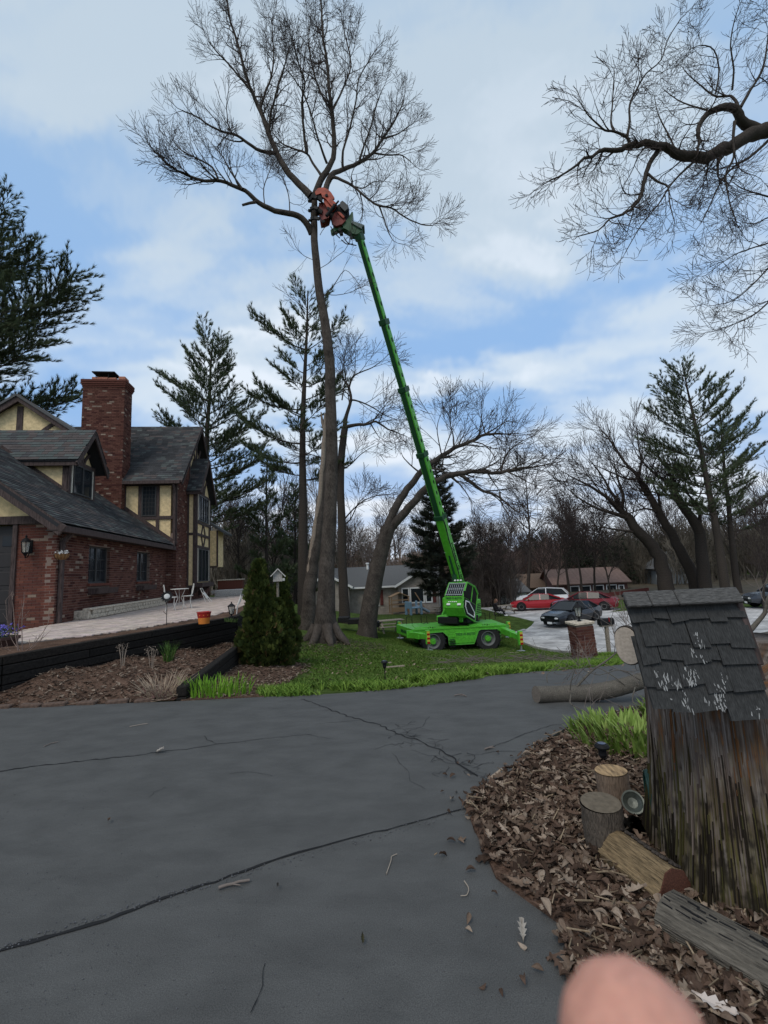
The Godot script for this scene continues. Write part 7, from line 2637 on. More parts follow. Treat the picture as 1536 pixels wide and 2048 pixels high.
	hole.at(Vector3(0.112, y0 + 0.13, 0.0), Vector3(0.008, 0.1, 0.1))
	obj("entrance", hole, M.black_metal, bb)
	var pr := MB.new()
	pr.at(Vector3(0.14, y0 + 0.04, 0.08), Vector3(0.07, 0.07, 0.05), 0.01)
	obj("feeder_ledge", pr, M.white_iron, bb)
	# solar path light in the far grass edge
	solar_light("small black solar path light in the bright grass on the far side of the driveway", GP(-0.1, 7.2), 0.34, 0.0)


func solar_light(label: String, at: Vector3, h: float, tilt: float) -> void:
	var t := thing("solar_path_light", label, "light", at)
	t.rotation.z = tilt
	var m := MB.new()
	m.tube([Vector3(0, -0.05, 0), Vector3(0, h - 0.1, 0)], [0.009, 0.009], 6)
	m.lathe([Vector2(0.012, h - 0.12), Vector2(0.03, h - 0.08), Vector2(0.03, h - 0.035), Vector2(0.0, h - 0.03)], 12)
	obj("stake", m, M.black_metal, t)
	var c := MB.new()
	c.lathe([Vector2(0.0, h - 0.035), Vector2(0.052, h - 0.03), Vector2(0.055, h - 0.02), Vector2(0.045, h - 0.004), Vector2(0.034, h), Vector2(0.0, h + 0.003)], 20)
	var cap := obj("cap", c, M.black_metal, t)
	var s := MB.new()
	s.lathe([Vector2(0.03, h + 0.004), Vector2(0, h + 0.006)], 16)
	obj("solar_panel", s, mat("solar_blue", Color(0.05, 0.06, 0.1), 0.12), cap)


# ---- bodies: a field of tapered capsules meshed as one surface ----------------------------------

# bones: [from, to, radius from, radius to]; k: how softly they join
func flesh(bones: Array, cell: float, k: float, mb: MB) -> void:
	var lo := Vector3.ONE * 1e9
	var hi := -lo
	for b in bones:
		for e in 2:
			var r := Vector3.ONE * (maxf(b[2], b[3]) + cell * 2.0)
			lo = lo.min(b[e] - r)
			hi = hi.max(b[e] + r)
	var nx := int((hi.x - lo.x) / cell) + 2
	var ny := int((hi.y - lo.y) / cell) + 2
	var nz := int((hi.z - lo.z) / cell) + 2
	var f := PackedFloat32Array()
	f.resize(nx * ny * nz)
	f.fill(1.0)
	for b in bones:
		var a: Vector3 = b[0]
		var d: Vector3 = b[1] - a
		var l2 := maxf(d.length_squared(), 1e-9)
		var r0: float = b[2]
		var r1: float = b[3]
		var rm := maxf(r0, r1) + k + cell * 2.0
		var p0 := ((a.min(b[1]) - Vector3.ONE * rm - lo) / cell).floor()
		var p1 := ((a.max(b[1]) + Vector3.ONE * rm - lo) / cell).ceil()
		for z in range(maxi(0, int(p0.z)), mini(nz, int(p1.z) + 1)):
			for y in range(maxi(0, int(p0.y)), mini(ny, int(p1.y) + 1)):
				var row := (z * ny + y) * nx
				for x in range(maxi(0, int(p0.x)), mini(nx, int(p1.x) + 1)):
					var q := lo + Vector3(x, y, z) * cell - a
					var t := clampf(q.dot(d) / l2, 0.0, 1.0)
					var s := (q - d * t).length() - lerpf(r0, r1, t)
					var o := f[row + x]
					var h := maxf(k - absf(o - s), 0.0) / k
					f[row + x] = minf(o, s) - h * h * k * 0.25
	var id := {}
	var base := mb.v.size()
	for z in nz - 1:
		for y in ny - 1:
			for x in nx - 1:
				var i := (z * ny + y) * nx + x
				var c := 0
				var sum := Vector3.ZERO
				var n := 0
				var v8 := [f[i], f[i + 1], f[i + nx], f[i + nx + 1], f[i + nx * ny], f[i + nx * ny + 1], f[i + nx * ny + nx], f[i + nx * ny + nx + 1]]
				for j in 8:
					if v8[j] < 0.0:
						c |= 1 << j
				if c == 0 or c == 255:
					continue
				for e in [[0, 1], [2, 3], [4, 5], [6, 7], [0, 2], [1, 3], [4, 6], [5, 7], [0, 4], [1, 5], [2, 6], [3, 7]]:
					var s0: float = v8[e[0]]
					var s1: float = v8[e[1]]
					if (s0 < 0.0) != (s1 < 0.0):
						var t := s0 / (s0 - s1)
						var a0 := Vector3(e[0] & 1, (e[0] >> 1) & 1, e[0] >> 2)
						var a1 := Vector3(e[1] & 1, (e[1] >> 1) & 1, e[1] >> 2)
						sum += a0.lerp(a1, t)
						n += 1
				var g := Vector3(v8[1] + v8[3] + v8[5] + v8[7] - v8[0] - v8[2] - v8[4] - v8[6], v8[2] + v8[3] + v8[6] + v8[7] - v8[0] - v8[1] - v8[4] - v8[5], v8[4] + v8[5] + v8[6] + v8[7] - v8[0] - v8[1] - v8[2] - v8[3])
				id[i] = mb.vert(lo + (Vector3(x, y, z) + sum / n) * cell, g.normalized())
	var st := [1, nx, nx * ny]
	for i: int in id:
		for ax in 3:
			var s0 := f[i]
			var s1 := f[i + st[ax]]
			if (s0 < 0.0) == (s1 < 0.0):
				continue
			var u: int = st[(ax + 1) % 3]
			var w: int = st[(ax + 2) % 3]
			if not (id.has(i - u) and id.has(i - w) and id.has(i - u - w)):
				continue
			var q := [id[i], id[i - u], id[i - u - w], id[i - w]]
			if s0 < 0.0:
				mb.ix.append_array([q[0], q[2], q[1], q[0], q[3], q[2]])
			else:
				mb.ix.append_array([q[0], q[1], q[2], q[0], q[2], q[3]])


func make_person() -> void:
	var at := GP(9.05, 37.9)
	var ch := thing("camp_chair", "dark folding camp chair under the seated person on the lawn edge", "chair", at, 0.0)
	var m := MB.new()
	for z in [-0.27, 0.27]:
		m.tube([Vector3(-0.25, 0, z), Vector3(0.25, 0.45, z)], [0.015, 0.015], 6)
		m.tube([Vector3(0.25, 0, z), Vector3(-0.3, 0.45, z), Vector3(-0.42, 0.95, z)], [0.015, 0.015, 0.015], 6)
		m.tube([Vector3(-0.33, 0.64, z), Vector3(0.2, 0.64, z)], [0.02, 0.02], 6)
	obj("frame", m, M.black_metal, ch)
	var s := MB.new()
	s.bar(Vector3(-0.28, 0.42, 0), Vector3(0.25, 0.45, 0), 0.52, 0.02)
	s.bar(Vector3(-0.28, 0.42, 0), Vector3(-0.42, 0.95, 0), 0.52, 0.02, Vector3.RIGHT)
	obj("canvas", s, mat("canvas_dark", Color(0.02, 0.02, 0.025), 0.95), ch)
	var p := thing("person", "long haired person in dark clothes and white shoes, sitting in a camp chair", "person", at, 0.0)
	var b := MB.new()
	var bones := [[Vector3(-0.14, 0.56, 0), Vector3(-0.2, 0.75, 0), 0.15, 0.14], [Vector3(-0.2, 0.75, 0), Vector3(-0.2, 1.0, 0), 0.14, 0.15], [Vector3(-0.2, 1.0, -0.14), Vector3(-0.2, 1.0, 0.14), 0.08, 0.08], [Vector3(-0.19, 1.05, 0), Vector3(-0.16, 1.2, 0), 0.06, 0.055], [Vector3(-0.14, 1.24, 0), Vector3(-0.13, 1.3, 0), 0.095, 0.095]]
	for z in [-1.0, 1.0]:
		bones.append([Vector3(-0.12, 0.53, 0.1 * z), Vector3(0.3, 0.52, 0.11 * z), 0.095, 0.07])
		bones.append([Vector3(0.3, 0.52, 0.11 * z), Vector3(0.52, 0.1, 0.1 * z), 0.065, 0.045])
		bones.append([Vector3(-0.2, 1.0, 0.18 * z), Vector3(-0.1, 0.74, 0.23 * z), 0.055, 0.045])
		bones.append([Vector3(-0.1, 0.74, 0.23 * z), Vector3(0.14, 0.68, 0.14 * z), 0.042, 0.034])
		bones.append([Vector3(0.14, 0.68, 0.14 * z), Vector3(0.22, 0.66, 0.1 * z), 0.035, 0.028])
	flesh(bones, 0.024, 0.05, b)
	obj("body", b, mat("dark_clothes", Color(0.03, 0.026, 0.028), 0.95), p)
	var hd := MB.new()
	flesh([[Vector3(-0.135, 1.235, 0), Vector3(-0.125, 1.31, 0), 0.085, 0.095], [Vector3(-0.045, 1.265, 0), Vector3(-0.03, 1.25, 0), 0.018, 0.016], [Vector3(-0.08, 1.19, 0), Vector3(-0.07, 1.2, 0), 0.04, 0.04]], 0.012, 0.03, hd)
	obj("face", hd, M.skin, p)
	var hr := MB.new()
	flesh([[Vector3(-0.16, 1.33, 0), Vector3(-0.19, 1.25, 0), 0.1, 0.1], [Vector3(-0.21, 1.25, 0), Vector3(-0.27, 0.98, 0.02), 0.095, 0.07], [Vector3(-0.15, 1.28, 0.07), Vector3(-0.17, 1.05, 0.1), 0.05, 0.035]], 0.014, 0.03, hr)
	obj("hair", hr, mat("brown_hair", Color(0.16, 0.085, 0.05), 0.7), p)
	var sh := MB.new()
	for z in [-0.1, 0.1]:
		flesh([[Vector3(0.5, 0.06, z), Vector3(0.68, 0.05, z * 1.1), 0.055, 0.045]], 0.014, 0.02, sh)
	obj("shoes", sh, M.white_paint, p)


# the photographer's own finger, bent in front of the lens from a hand below the view
func make_hand() -> void:
	var t := thing("person", "fingertip of the person holding the camera, blurred at the lower edge", "person")
	var B := cam_basis
	var o := Vector3(0, 1.6, 0)
	var w := func(px: float, py: float, d: float) -> Vector3:
		return o + B * Vector3((px - 768.0) / FOC * d, -(py - 1024.0) / FOC * d, -d)
	var tip: Vector3 = w.call(1272, 2104, 0.052)
	var j1: Vector3 = w.call(1278, 2230, 0.058)
	var j2: Vector3 = w.call(1310, 2560, 0.058)
	var k0: Vector3 = w.call(1500, 2900, 0.052)
	var side := B.x
	var m := MB.new()
	var bones := [[tip, j1, 0.0086, 0.0094], [j1, j2, 0.0094, 0.0098], [j2, k0, 0.0098, 0.0118]]
	# the other fingers curl away under the camera, the palm behind them
	var palm := k0 + B * Vector3(0.035, -0.075, 0.035)
	bones.append([k0, palm, 0.0125, 0.02])
	for k in range(1, 4):
		var kn := k0 + side * 0.021 * k + B * Vector3(0, -0.003 * k, 0.004)
		var a := kn + B * Vector3(-0.004, -0.012 - 0.002 * k, -0.032)
		var b := a + B * Vector3(-0.003, -0.026, -0.004 + 0.002 * k)
		var c := b + B * Vector3(0, -0.02, 0.012)
		bones.append([kn, a, 0.0105 - 0.0005 * k, 0.0092 - 0.0005 * k])
		bones.append([a, b, 0.0092 - 0.0005 * k, 0.0083 - 0.0005 * k])
		bones.append([b, c, 0.0083 - 0.0005 * k, 0.007 - 0.0004 * k])
		bones.append([kn, palm + side * 0.012 * k, 0.0125, 0.02])
	var th := palm + B * Vector3(-0.03, 0.01, 0.0)
	bones.append([palm, th, 0.021, 0.014])
	bones.append([th, th + B * Vector3(-0.022, 0.032, -0.012), 0.0125, 0.0105])
	bones.append([th + B * Vector3(-0.022, 0.032, -0.012), th + B * Vector3(-0.012, 0.058, -0.02), 0.0105, 0.0085])
	var wrist := palm + B * Vector3(0.03, -0.075, 0.03)
	bones.append([palm + side * 0.015, wrist, 0.026, 0.026])
	bones.append([wrist, wrist + B * Vector3(0.05, -0.17, 0.12), 0.027, 0.035])
	flesh(bones, 0.0034, 0.006, m)
	obj("hand", m, M.skin, t)
	var n := MB.new()
	var nl := (tip - j1).normalized()
	var away := B * Vector3(0, 0, -1)
	for s in 5:
		var f := s / 4.0
		n.at(tip + nl * (-0.004 - f * 0.009) + away * (0.0078 + 0.0006 * f), Vector3(0.009, 0.0024, 0.0012))
	obj("fingernail", n, mat("nail", Color(0.6, 0.36, 0.3), 0.35), t)


# ---- what stands on the patio --------------------------------------------------------------------

func make_walls() -> void:
	# black timber retaining walls: every timber a piece of its own
	var tones := [Color(1, 1, 1), Color(0.75, 0.75, 0.75), Color(1.5, 1.45, 1.35), Color(1.15, 1.1, 1.05)]
	var tmats := []
	for c in tones:
		var m: StandardMaterial3D = M.black_timber.duplicate()
		m.albedo_color = (Color(0.034, 0.03, 0.027) * c).linear_to_srgb()
		m.vertex_color_use_as_albedo = false
		m.resource_name = "black_timber"
		tmats.append(m)
	var up := thing("upper_timber_wall", "tarred black timber retaining wall holding up the patio", "retaining wall")
	var run := [[Vector2(-6.6, 4.95), Vector2(-5.9, 7.0)], [Vector2(-5.9, 7.0), Vector2(-4.12, 12.28)], [Vector2(-4.12, 12.28), Vector2(-5.14, 18.0)], [Vector2(-5.14, 18.0), Vector2(-5.9, 25.0)]]
	for s in run:
		var a: Vector2 = s[0]
		var b: Vector2 = s[1]
		var n := maxi(1, roundi((b - a).length() / 2.4))
		var foot := minf(H(a.x + .3, a.y), H(b.x + .3, b.y)) - 0.3
		for r in 9:
			var y := 0.53 - r * 0.145
			if y < foot:
				break
			for k in n:
				var p := a.lerp(b, maxf(0.0, (k - (0.5 if r % 2 else 0.0)) / n))
				var q := a.lerp(b, minf(1.0, (k + 1 - (0.5 if r % 2 else 0.0)) / n))
				if (r % 2) and k == n - 1:
					q = b
				if (q - p).length() < 0.1:
					continue
				var m := MB.new()
				var g := (q - p).normalized() * 0.006
				var off := rf(-0.008, 0.008)
				m.bar(Vector3(p.x + g.x + off, y, -p.y - g.y), Vector3(q.x - g.x + off, y, -q.y + g.y), 0.14, 0.135, Vector3.UP, 0.012)
				obj("timber", m, tmats[2 if r == 0 and R.randf() < 0.5 else R.randi_range(0, 3 if r == 0 else 1)], up)
	var lw := thing("lower_timber_wall", "lower tarred timber retaining wall running back from the driveway beside the mulch bed", "retaining wall")
	var a := Vector2(-2.86, 6.36)
	var b := Vector2(-3.78, 12.5)
	for r in 6:
		var y := 0.06 - r * 0.145
		for k in 3:
			var p := a.lerp(b, k / 3.0)
			var q := a.lerp(b, (k + 1) / 3.0)
			var m := MB.new()
			var slope := -0.13
			var y0 := y + 0.05 + slope * k / 3.0
			var y1 := y + 0.05 + slope * (k + 1) / 3.0
			if maxf(y0, y1) < minf(H(p.x, p.y), H(q.x, q.y)) - 0.3:
				continue
			m.bar(Vector3(p.x, y0, -p.y), Vector3(q.x, y1, -q.y), 0.14, 0.138, Vector3.UP, 0.014)
			obj("timber", m, tmats[R.randi_range(0, 3) if r == 0 else R.randi_range(0, 1)], lw)
	var e := MB.new()
	e.bar(Vector3(b.x - 0.02, 0.0, -b.y), Vector3(-4.15, 0.1, -12.35), 0.14, 0.5)
	obj("timber", e, tmats[0], lw)


# the mulch bed between the two walls
func bed_height(x: float, d: float) -> float:
	var t := clampf((d - 6.3) / 6.0, 0.0, 1.0)
	var edge := lerpf(0.0, -0.02, t)
	var l := lerpf(-2.9, -3.75, t)
	var u := clampf((l - x) / 2.4, 0.0, 1.0)
	return edge + 0.02 + 0.2 * u * smoothstep(0.0, 0.25, t) - 0.28 * t * (1.0 - u * 0.4) + 0.04 * sin(x * 5.0 + d * 3.0) * smoothstep(0.02, 0.2, t) + lerpf(0.0, 0.14, t)


func make_garden() -> void:
	var mb := MB.new()
	var nx := 16
	var nd := 40
	for j in nd + 1:
		var t := j / float(nd)
		var d := lerpf(6.3, 12.6, t)
		var x1 := lerpf(-2.93, -3.82, t)
		var x0 := lerpf(-6.3, -4.05, t)
		for i in nx + 1:
			var x := lerpf(x0, x1, i / float(nx))
			mb.vert(Vector3(x, bed_height(x, d), -d), Vector3.UP, Vector2(x, d))
	for j in nd:
		for i in nx:
			var q := j * (nx + 1) + i
			mb.ix.append_array([q, q + nx + 2, q + 1, q, q + nx + 1, q + nx + 2])
	struct("mulch_bed", mb, M.mulch)
	struct("mulch_strip", sheet(pg([-2.85, 6.32, -1.75, 6.4, -1.8, 8.2, -2.0, 10.0, -2.2, 12.2, -3.7, 12.4, -3.3, 9.0]), 0.25, 0.03), M.mulch)
	# leaves and chips lying on the beds
	var leaf := leaf_mesh()
	var xs := []
	var cs := []
	for k in 2600:
		var t := R.randf()
		var d := lerpf(6.3, 12.3, t * t * 0.5 + t * 0.5)
		var x := rf(lerpf(-6.2, -4.1, (d - 6.3) / 6.3), lerpf(-2.95, -3.75, (d - 6.3) / 6.3))
		xs.append(leaf_at(Vector3(x, bed_height(x, d) + 0.012, -d), 0.6))
		cs.append(leaf_tone())
	for k in 1300:
		var d := rf(6.4, 12.0)
		var x := rf(lerpf(-2.85, -3.6, (d - 6.3) / 6), lerpf(-1.6, -2.0, (d - 6.3) / 6))
		xs.append(leaf_at(GP(x, d, 0.045), 0.6))
		cs.append(leaf_tone())
	for k in 700:
		var d := rf(7.0, 22)
		var x := rf(-2.6, 5.5)
		if d > 9 and R.randf() < 0.45:
			x = rf(-3.2, -0.6)
			d = rf(10, 17.5)
		xs.append(leaf_at(GP(x, d, 0.03), 0.8))
		cs.append(leaf_tone() * 1.4)
	tag(multi("fallen_leaves", leaf, xs, cs), "dry leaves and chips lying on the mulch beds and lawn", "leaves")
	# ground ivy at the foot of the great tree
	xs = []
	cs = []
	for k in 2600:
		var a := R.randf() * TAU
		var r := sqrt(R.randf()) * 1.9
		xs.append(leaf_at(GP(-2.5 + cos(a) * r * 1.25, 16.7 + sin(a) * r, rf(0.02, 0.16)), 0.5))
		cs.append(Color(0.07, 0.085, 0.045).lerp(Color(0.16, 0.13, 0.09), R.randf()))
	tag(multi("ground_ivy", leaf, xs, cs), "grey green ground cover round the foot of the tallest trunk", "ground cover")
	# brick edging along the driveway
	for q in [[0, 1422, 55, "first"], [62, 1420, 40, "second"], [110, 1416, 48, "third"], [175, 1412, 30, "fourth"], [236, 1407, 44, "fifth"], [290, 1404, 30, "last"]]:
		var p := P(q[0], q[1], 6.32)
		p.y = 0.028
		var e := MB.new()
		e.box(T(Vector3.ZERO, rf(-.1, .1), rf(-.08, .08), rf(-.05, .05)), Vector3(0.2 + q[2] * 0.002, 0.055, 0.1), 0.012)
		var o := obj("edging_brick", e, mat("dull_brick", Color(0.1, 0.066, 0.05), 0.95, "blotch", Vector3.ONE * 4.0), null, Transform3D(Basis.IDENTITY, p))
		tag(o, q[3] + " from the left of the half sunk edging bricks along the driveway", "brick", "edging bricks along the driveway")
	dry_clump()
	strap_clump("strap_leaf_clump", "dark green strap leaved clump against the upper timber wall", Vector3(-4.4, bed_height(-4.4, 9.2), -9.2), 60, 0.5, Color(0.035, 0.085, 0.02), Color(0.08, 0.14, 0.03))
	strap_clump("bright_grass_clump", "bright green leafy clump at the front end of the lower timber wall", Vector3(-2.45, 0.02, -6.6), 190, 0.3, Color(0.1, 0.24, 0.02), Color(0.2, 0.36, 0.04), Vector2(0.5, 0.3))
	lily_bed()
	for q in [["withered hydrangea heads on pale stalks in front of the timber wall, the left of two", 245, 1330, 8.2], ["withered flower heads on pale stalks in front of the timber wall, the right of two", 303, 1326, 8.4]]:
		var p := P(q[1], q[2], q[3])
		p.y = bed_height(p.x, q[3])
		var t := thing("withered_flower_stalks", q[0], "plant", p)
		var s := MB.new()
		for k in 7:
			var a := R.randf() * TAU
			var top := Vector3(cos(a) * 0.07, rf(0.26, 0.36), sin(a) * 0.07)
			s.tube([Vector3(cos(a) * 0.02, -0.03, sin(a) * 0.02), top * 0.6, top], [0.005, 0.004, 0.003], 4)
			for j in 14:
				var c := top + rv() * 0.045
				var w := rv().normalized() * 0.014
				s.tri(c, c + w, c + rv().normalized() * 0.02)
		obj("stalks", s, mat("dry_stalk", Color(0.3, 0.24, 0.19), 0.95), t)
	arborvitae()
	blue_pot_and_shrub()


func leaf_mesh() -> ArrayMesh:
	# an oak-like lobed leaf about 10 cm long, slightly cupped
	var m := MB.new()
	var half := [Vector2(0.003, -0.075), Vector2(0.009, -0.045), Vector2(0.024, -0.036), Vector2(0.013, -0.026), Vector2(0.032, -0.004), Vector2(0.015, 0.008), Vector2(0.033, 0.03), Vector2(0.014, 0.034), Vector2(0.018, 0.055), Vector2(0.0, 0.066)]
	for s in [1.0, -1.0]:
		for k in half.size() - 1:
			var a: Vector2 = half[k]
			var b: Vector2 = half[k + 1]
			var p0 := Vector3(0, 0, a.y)
			var p1 := Vector3(a.x * s, absf(a.x) * 0.55 + a.y * a.y * 3.0, a.y)
			var p2 := Vector3(b.x * s, absf(b.x) * 0.55 + b.y * b.y * 3.0, b.y)
			var p3 := Vector3(0, 0, b.y)
			m.tri(p0, p1, p2, Vector3.UP)
			m.tri(p0, p2, p3, Vector3.UP)
	return m.mesh(M.leaf)


# a small oval leaf, rolled up lengthwise and bent
func curled_leaf() -> ArrayMesh:
	var m := MB.new()
	for i in 5:
		for j in 4:
			var q := []
			for e in [[0, 0], [1, 0], [1, 1], [0, 1]]:
				var v: float = (i + e[0]) / 5.0
				var a := lerpf(-1.5, 1.5, (j + e[1]) / 4.0)
				var w := sin(PI * clampf(v * 0.94 + 0.03, 0, 1)) * 0.02
				q.append(Vector3(sin(a) * w, (1.0 - cos(a)) * w + 0.012 * sin(v * 3.0), (v - 0.5) * 0.085))
			m.quad(q[0], q[1], q[2], q[3], Vector3.UP)
	return m.mesh(M.leaf)


func leaf_at(p: Vector3, size: float) -> Transform3D:
	var b := Basis.from_euler(Vector3(rf(-.5, .5), R.randf() * TAU, rf(-.5, .5)))
	if R.randf() < 0.3:
		b = b * Basis(Vector3.BACK, PI)
	var s := size * rf(0.55, 1.15)
	return Transform3D(b.scaled(Vector3.ONE * s), p)


func leaf_tone() -> Color:
	var t := R.randf()
	if t < 0.2:
		return Color(0.36, 0.28, 0.215) * rf(0.7, 1.2)
	if t < 0.5:
		return Color(0.2, 0.142, 0.105) * rf(0.7, 1.2)
	return Color(0.11, 0.071, 0.052) * rf(0.5, 1.4)


func dry_clump() -> void:
	var t := thing("dry_grass_clump", "cut back clump of pale dry stalks at the driveway edge of the mulch bed", "plant", Vector3(-3.18, 0.03, -6.5))
	var m := MB.new()
	for k in 150:
		var a := R.randf() * TAU
		var r := sqrt(R.randf()) * 0.18
		var o := Vector3(cos(a) * r, 0, sin(a) * r)
		var l := rf(0.08, 0.42)
		var d := Vector3(cos(a) * rf(0.2, 1.1), 1.0, sin(a) * rf(0.2, 1.1)).normalized()
		m.tube([o, o + d * l * 0.6, o + d * l + Vector3(0, -0.03, 0)], [0.0045, 0.004, 0.002], 3)
	for k in 90:
		var a := R.randf() * TAU
		var o := Vector3(cos(a) * rf(0.02, 0.3), rf(0, 0.05), sin(a) * rf(0.02, 0.25))
		m.tube([o, o + Vector3(rf(-.25, .25), rf(-.01, .05), rf(-.2, .2))], [0.004, 0.002], 3)
	obj("stalks", m, mat("straw", Color(0.42, 0.32, 0.23), 0.9), t)
	var n := MB.new()
	for k in 260:
		var a := R.randf() * TAU
		var r := sqrt(R.randf()) * 0.26
		var o := Vector3(cos(a) * r, rf(0, 0.12), sin(a) * r)
		var w := rv().normalized() * 0.02
		n.tri(o, o + w, o + rv() * 0.06)
	obj("dead_leaves", n, mat("dead_leaf", Color(0.13, 0.07, 0.06), 0.95), t)


func strap_clump(called: String, label: String, at: Vector3, n: int, len: float, c1: Color, c2: Color, area := Vector2(0.1, 0.1), wide := 0.009) -> Node3D:
	var t := thing(called, label, "plant", at)
	var m := MB.new()
	m.tinted = true
	for k in n:
		var a := R.randf() * TAU
		var r := sqrt(R.randf())
		var o := Vector3(cos(a) * r * area.x, 0, sin(a) * r * area.y)
		o.y = H(at.x + o.x, -at.z - o.z) - H(at.x, -at.z) - 0.02
		var l := len * rf(0.55, 1.0)
		var out := Vector3(cos(a + rf(-1, 1)), 0, sin(a + rf(-1, 1))) * rf(0.2, 0.75)
		var side := out.cross(Vector3.UP).normalized() * rf(0.7, 1.2) * wide
		m.col = c1.lerp(c2, R.randf())
		var p := o
		var d := (Vector3.UP + out * 0.35).normalized()
		for j in 4:
			var q := p + d * l / 4
			d = (d + out * 0.32 - Vector3(0, 0.1, 0)).normalized()
			var w0 := side * (1.0 - 0.18 * j)
			var w1 := side * (1.0 - 0.18 * (j + 1)) if j < 3 else side * 0.1
			m.quad(p - w0, p + w0, q + w1, q - w1)
			p = q
	obj("leaves", m, M.blade, t)
	return t


func lily_bed() -> void:
	strap_clump("daylily_clump", "lush light green daylily leaves behind the near solar light, left of the stump", GP(2.12, 4.15, 0.04), 620, 0.21, Color(0.11, 0.18, 0.03), Color(0.25, 0.33, 0.09), Vector2(0.55, 0.5), 0.02)
	strap_clump("daylily_clump", "second patch of light green daylily leaves half hidden behind the stump", GP(3.0, 4.7, 0.04), 360, 0.21, Color(0.1, 0.17, 0.03), Color(0.22, 0.3, 0.08), Vector2(0.5, 0.4), 0.02)


func arborvitae() -> void:
	# flat fans of scale leaves on a loose cone
	var m := MB.new()
	for k in 9:
		var a := lerpf(-0.9, 0.9, k / 8.0)
		var l := 0.14 * (1.0 - 0.4 * absf(a)) * rf(0.8, 1.1)
		var d := Vector3(sin(a), cos(a), rf(-.15, .15))
		var w := d.cross(Vector3.BACK).normalized() * 0.011
		m.quad(-w * 0.5, w * 0.5, d * l + w, d * l - w)
	var mesh := m.mesh(M.needles)
	for q in [["tall dark arborvitae nearest the timber wall corner", Vector3(-2.95, 0, -10.5), 2.3, 0.38, 3600], ["arborvitae with yellow green foliage, lower right of the dark tall one", Vector3(-2.66, 0, -10.9), 1.45, 0.31, 2400], ["slim arborvitae behind the other two, below the birdhouse", Vector3(-2.8, 0, -12.1), 2.15, 0.34, 2400]]:
		var p: Vector3 = q[1]
		p.y = H(p.x, -p.z)
		var t := thing("arborvitae", q[0], "shrub", p)
		var xs := []
		var cs := []
		for k in q[4]:
			var f := pow(R.randf(), 1.25)
			var prof: float = q[3] * (1.0 - pow(f, 1.7)) * (0.72 + 0.28 * smoothstep(0.0, 0.22, f)) + 0.04
			var a := R.randf() * TAU
			var bump := 1.0 + 0.28 * sin(a * 3.0 + f * 9.0 + p.x * 7.0) + 0.2 * sin(a * 5.0 - f * 19.0)
			var r := prof * bump * sqrt(rf(0.35, 1.0))
			var c := Vector3(cos(a) * r, f * q[2] + 0.02, sin(a) * r)
			var d := Vector3(cos(a) * 0.6, 1.0, sin(a) * 0.6) + rv() * 0.35
			xs.append(Transform3D(along(d).rotated(d.normalized(), R.randf() * TAU).scaled(Vector3.ONE * rf(0.7, 1.3)), c))
			var tone := Color(0.035, 0.052, 0.016).lerp(Color(0.1, 0.11, 0.02), R.randf() * (0.5 if p.x < -2.6 else 1.0))
			if R.randf() < 0.05:
				tone = Color(0.1, 0.07, 0.03)
			cs.append(tone)
		var s := MB.new()
		s.tube([Vector3(0, -0.2, 0), Vector3(0.02, q[2] * 0.5, 0), Vector3(0, q[2] * 0.95, 0)], [0.05, 0.035, 0.01], 6)
		obj("stem", s, M.bark_dark, t)
		multi("foliage", mesh, xs, cs, t)


func blue_pot_and_shrub() -> void:
	var p := P(4, 1292, 8.3)
	p.y = 0.5
	var t := thing("flower_pot", "dark pot of blue violet flowers at the left edge on the patio", "flower pot", p)
	var m := MB.new()
	m.lathe([Vector2(0.0, 0.0), Vector2(0.16, 0.0), Vector2(0.24, 0.2), Vector2(0.26, 0.2), Vector2(0.26, 0.25), Vector2(0.22, 0.25), Vector2(0.21, 0.2), Vector2(0, 0.2)], 18)
	obj("pot", m, mat("dark_pot", Color(0.05, 0.025, 0.02), 0.6), t)
	var f := MB.new()
	var g := MB.new()
	for k in 170:
		var c := Vector3(rf(-.22, .22), rf(0.22, 0.42), rf(-.22, .22))
		g.tri(c, c + rv() * 0.05, c + rv() * 0.05)
		if k % 2:
			var q := c + Vector3(0, rf(0.0, 0.06), 0)
			for j in 4:
				f.tri(q, q + rv().normalized() * 0.028, q + rv().normalized() * 0.028)
	obj("leaves", g, mat("pansy_leaf", Color(0.04, 0.07, 0.02), 0.9), t)
	obj("flowers", f, mat("pansy_blue", Color(0.16, 0.13, 0.5), 0.8), t)
	var sp := P(42, 1318, 7.6)
	sp.y = 0.5
	var s := thing("bare_shrub", "bare arching shrub stems at the top of the timber wall near the left edge", "shrub", sp)
	var w := MB.new()
	for q in [[42, 1318, 66, 1290, 95, 1250, 98, 1222], [40, 1318, 60, 1296, 90, 1272], [44, 1316, 70, 1292, 84, 1278], [38, 1318, 36, 1290, 38, 1240, 45, 1218], [36, 1318, 24, 1280, 14, 1240, 12, 1200], [40, 1316, 30, 1262, 26, 1210, 22, 1192], [36, 1300, 44, 1240, 48, 1200], [32, 1306, 18, 1300, 2, 1296]]:
		var pts := []
		for i in range(0, q.size(), 2):
			pts.append(P(q[i], q[i + 1], 7.6 + rf(-.15, .15)) - sp)
		pts[0] = Vector3(rf(-.04, .04), 0.0, rf(-.04, .04))
		var sm := smooth(pts, taper(pts.size(), 0.008, 0.003))
		w.tube(sm[0], sm[1], 4)
		for k in 6:
			var b: Vector3 = sm[0][R.randi_range(3, sm[0].size() - 1)]
			w.tube([b, b + Vector3(rf(-.1, .1), rf(0.03, 0.16), rf(-.08, .08))], [0.0035, 0.002], 3)
	obj("stems", w, mat("shrub_stem", Color(0.24, 0.17, 0.14), 0.95), s)


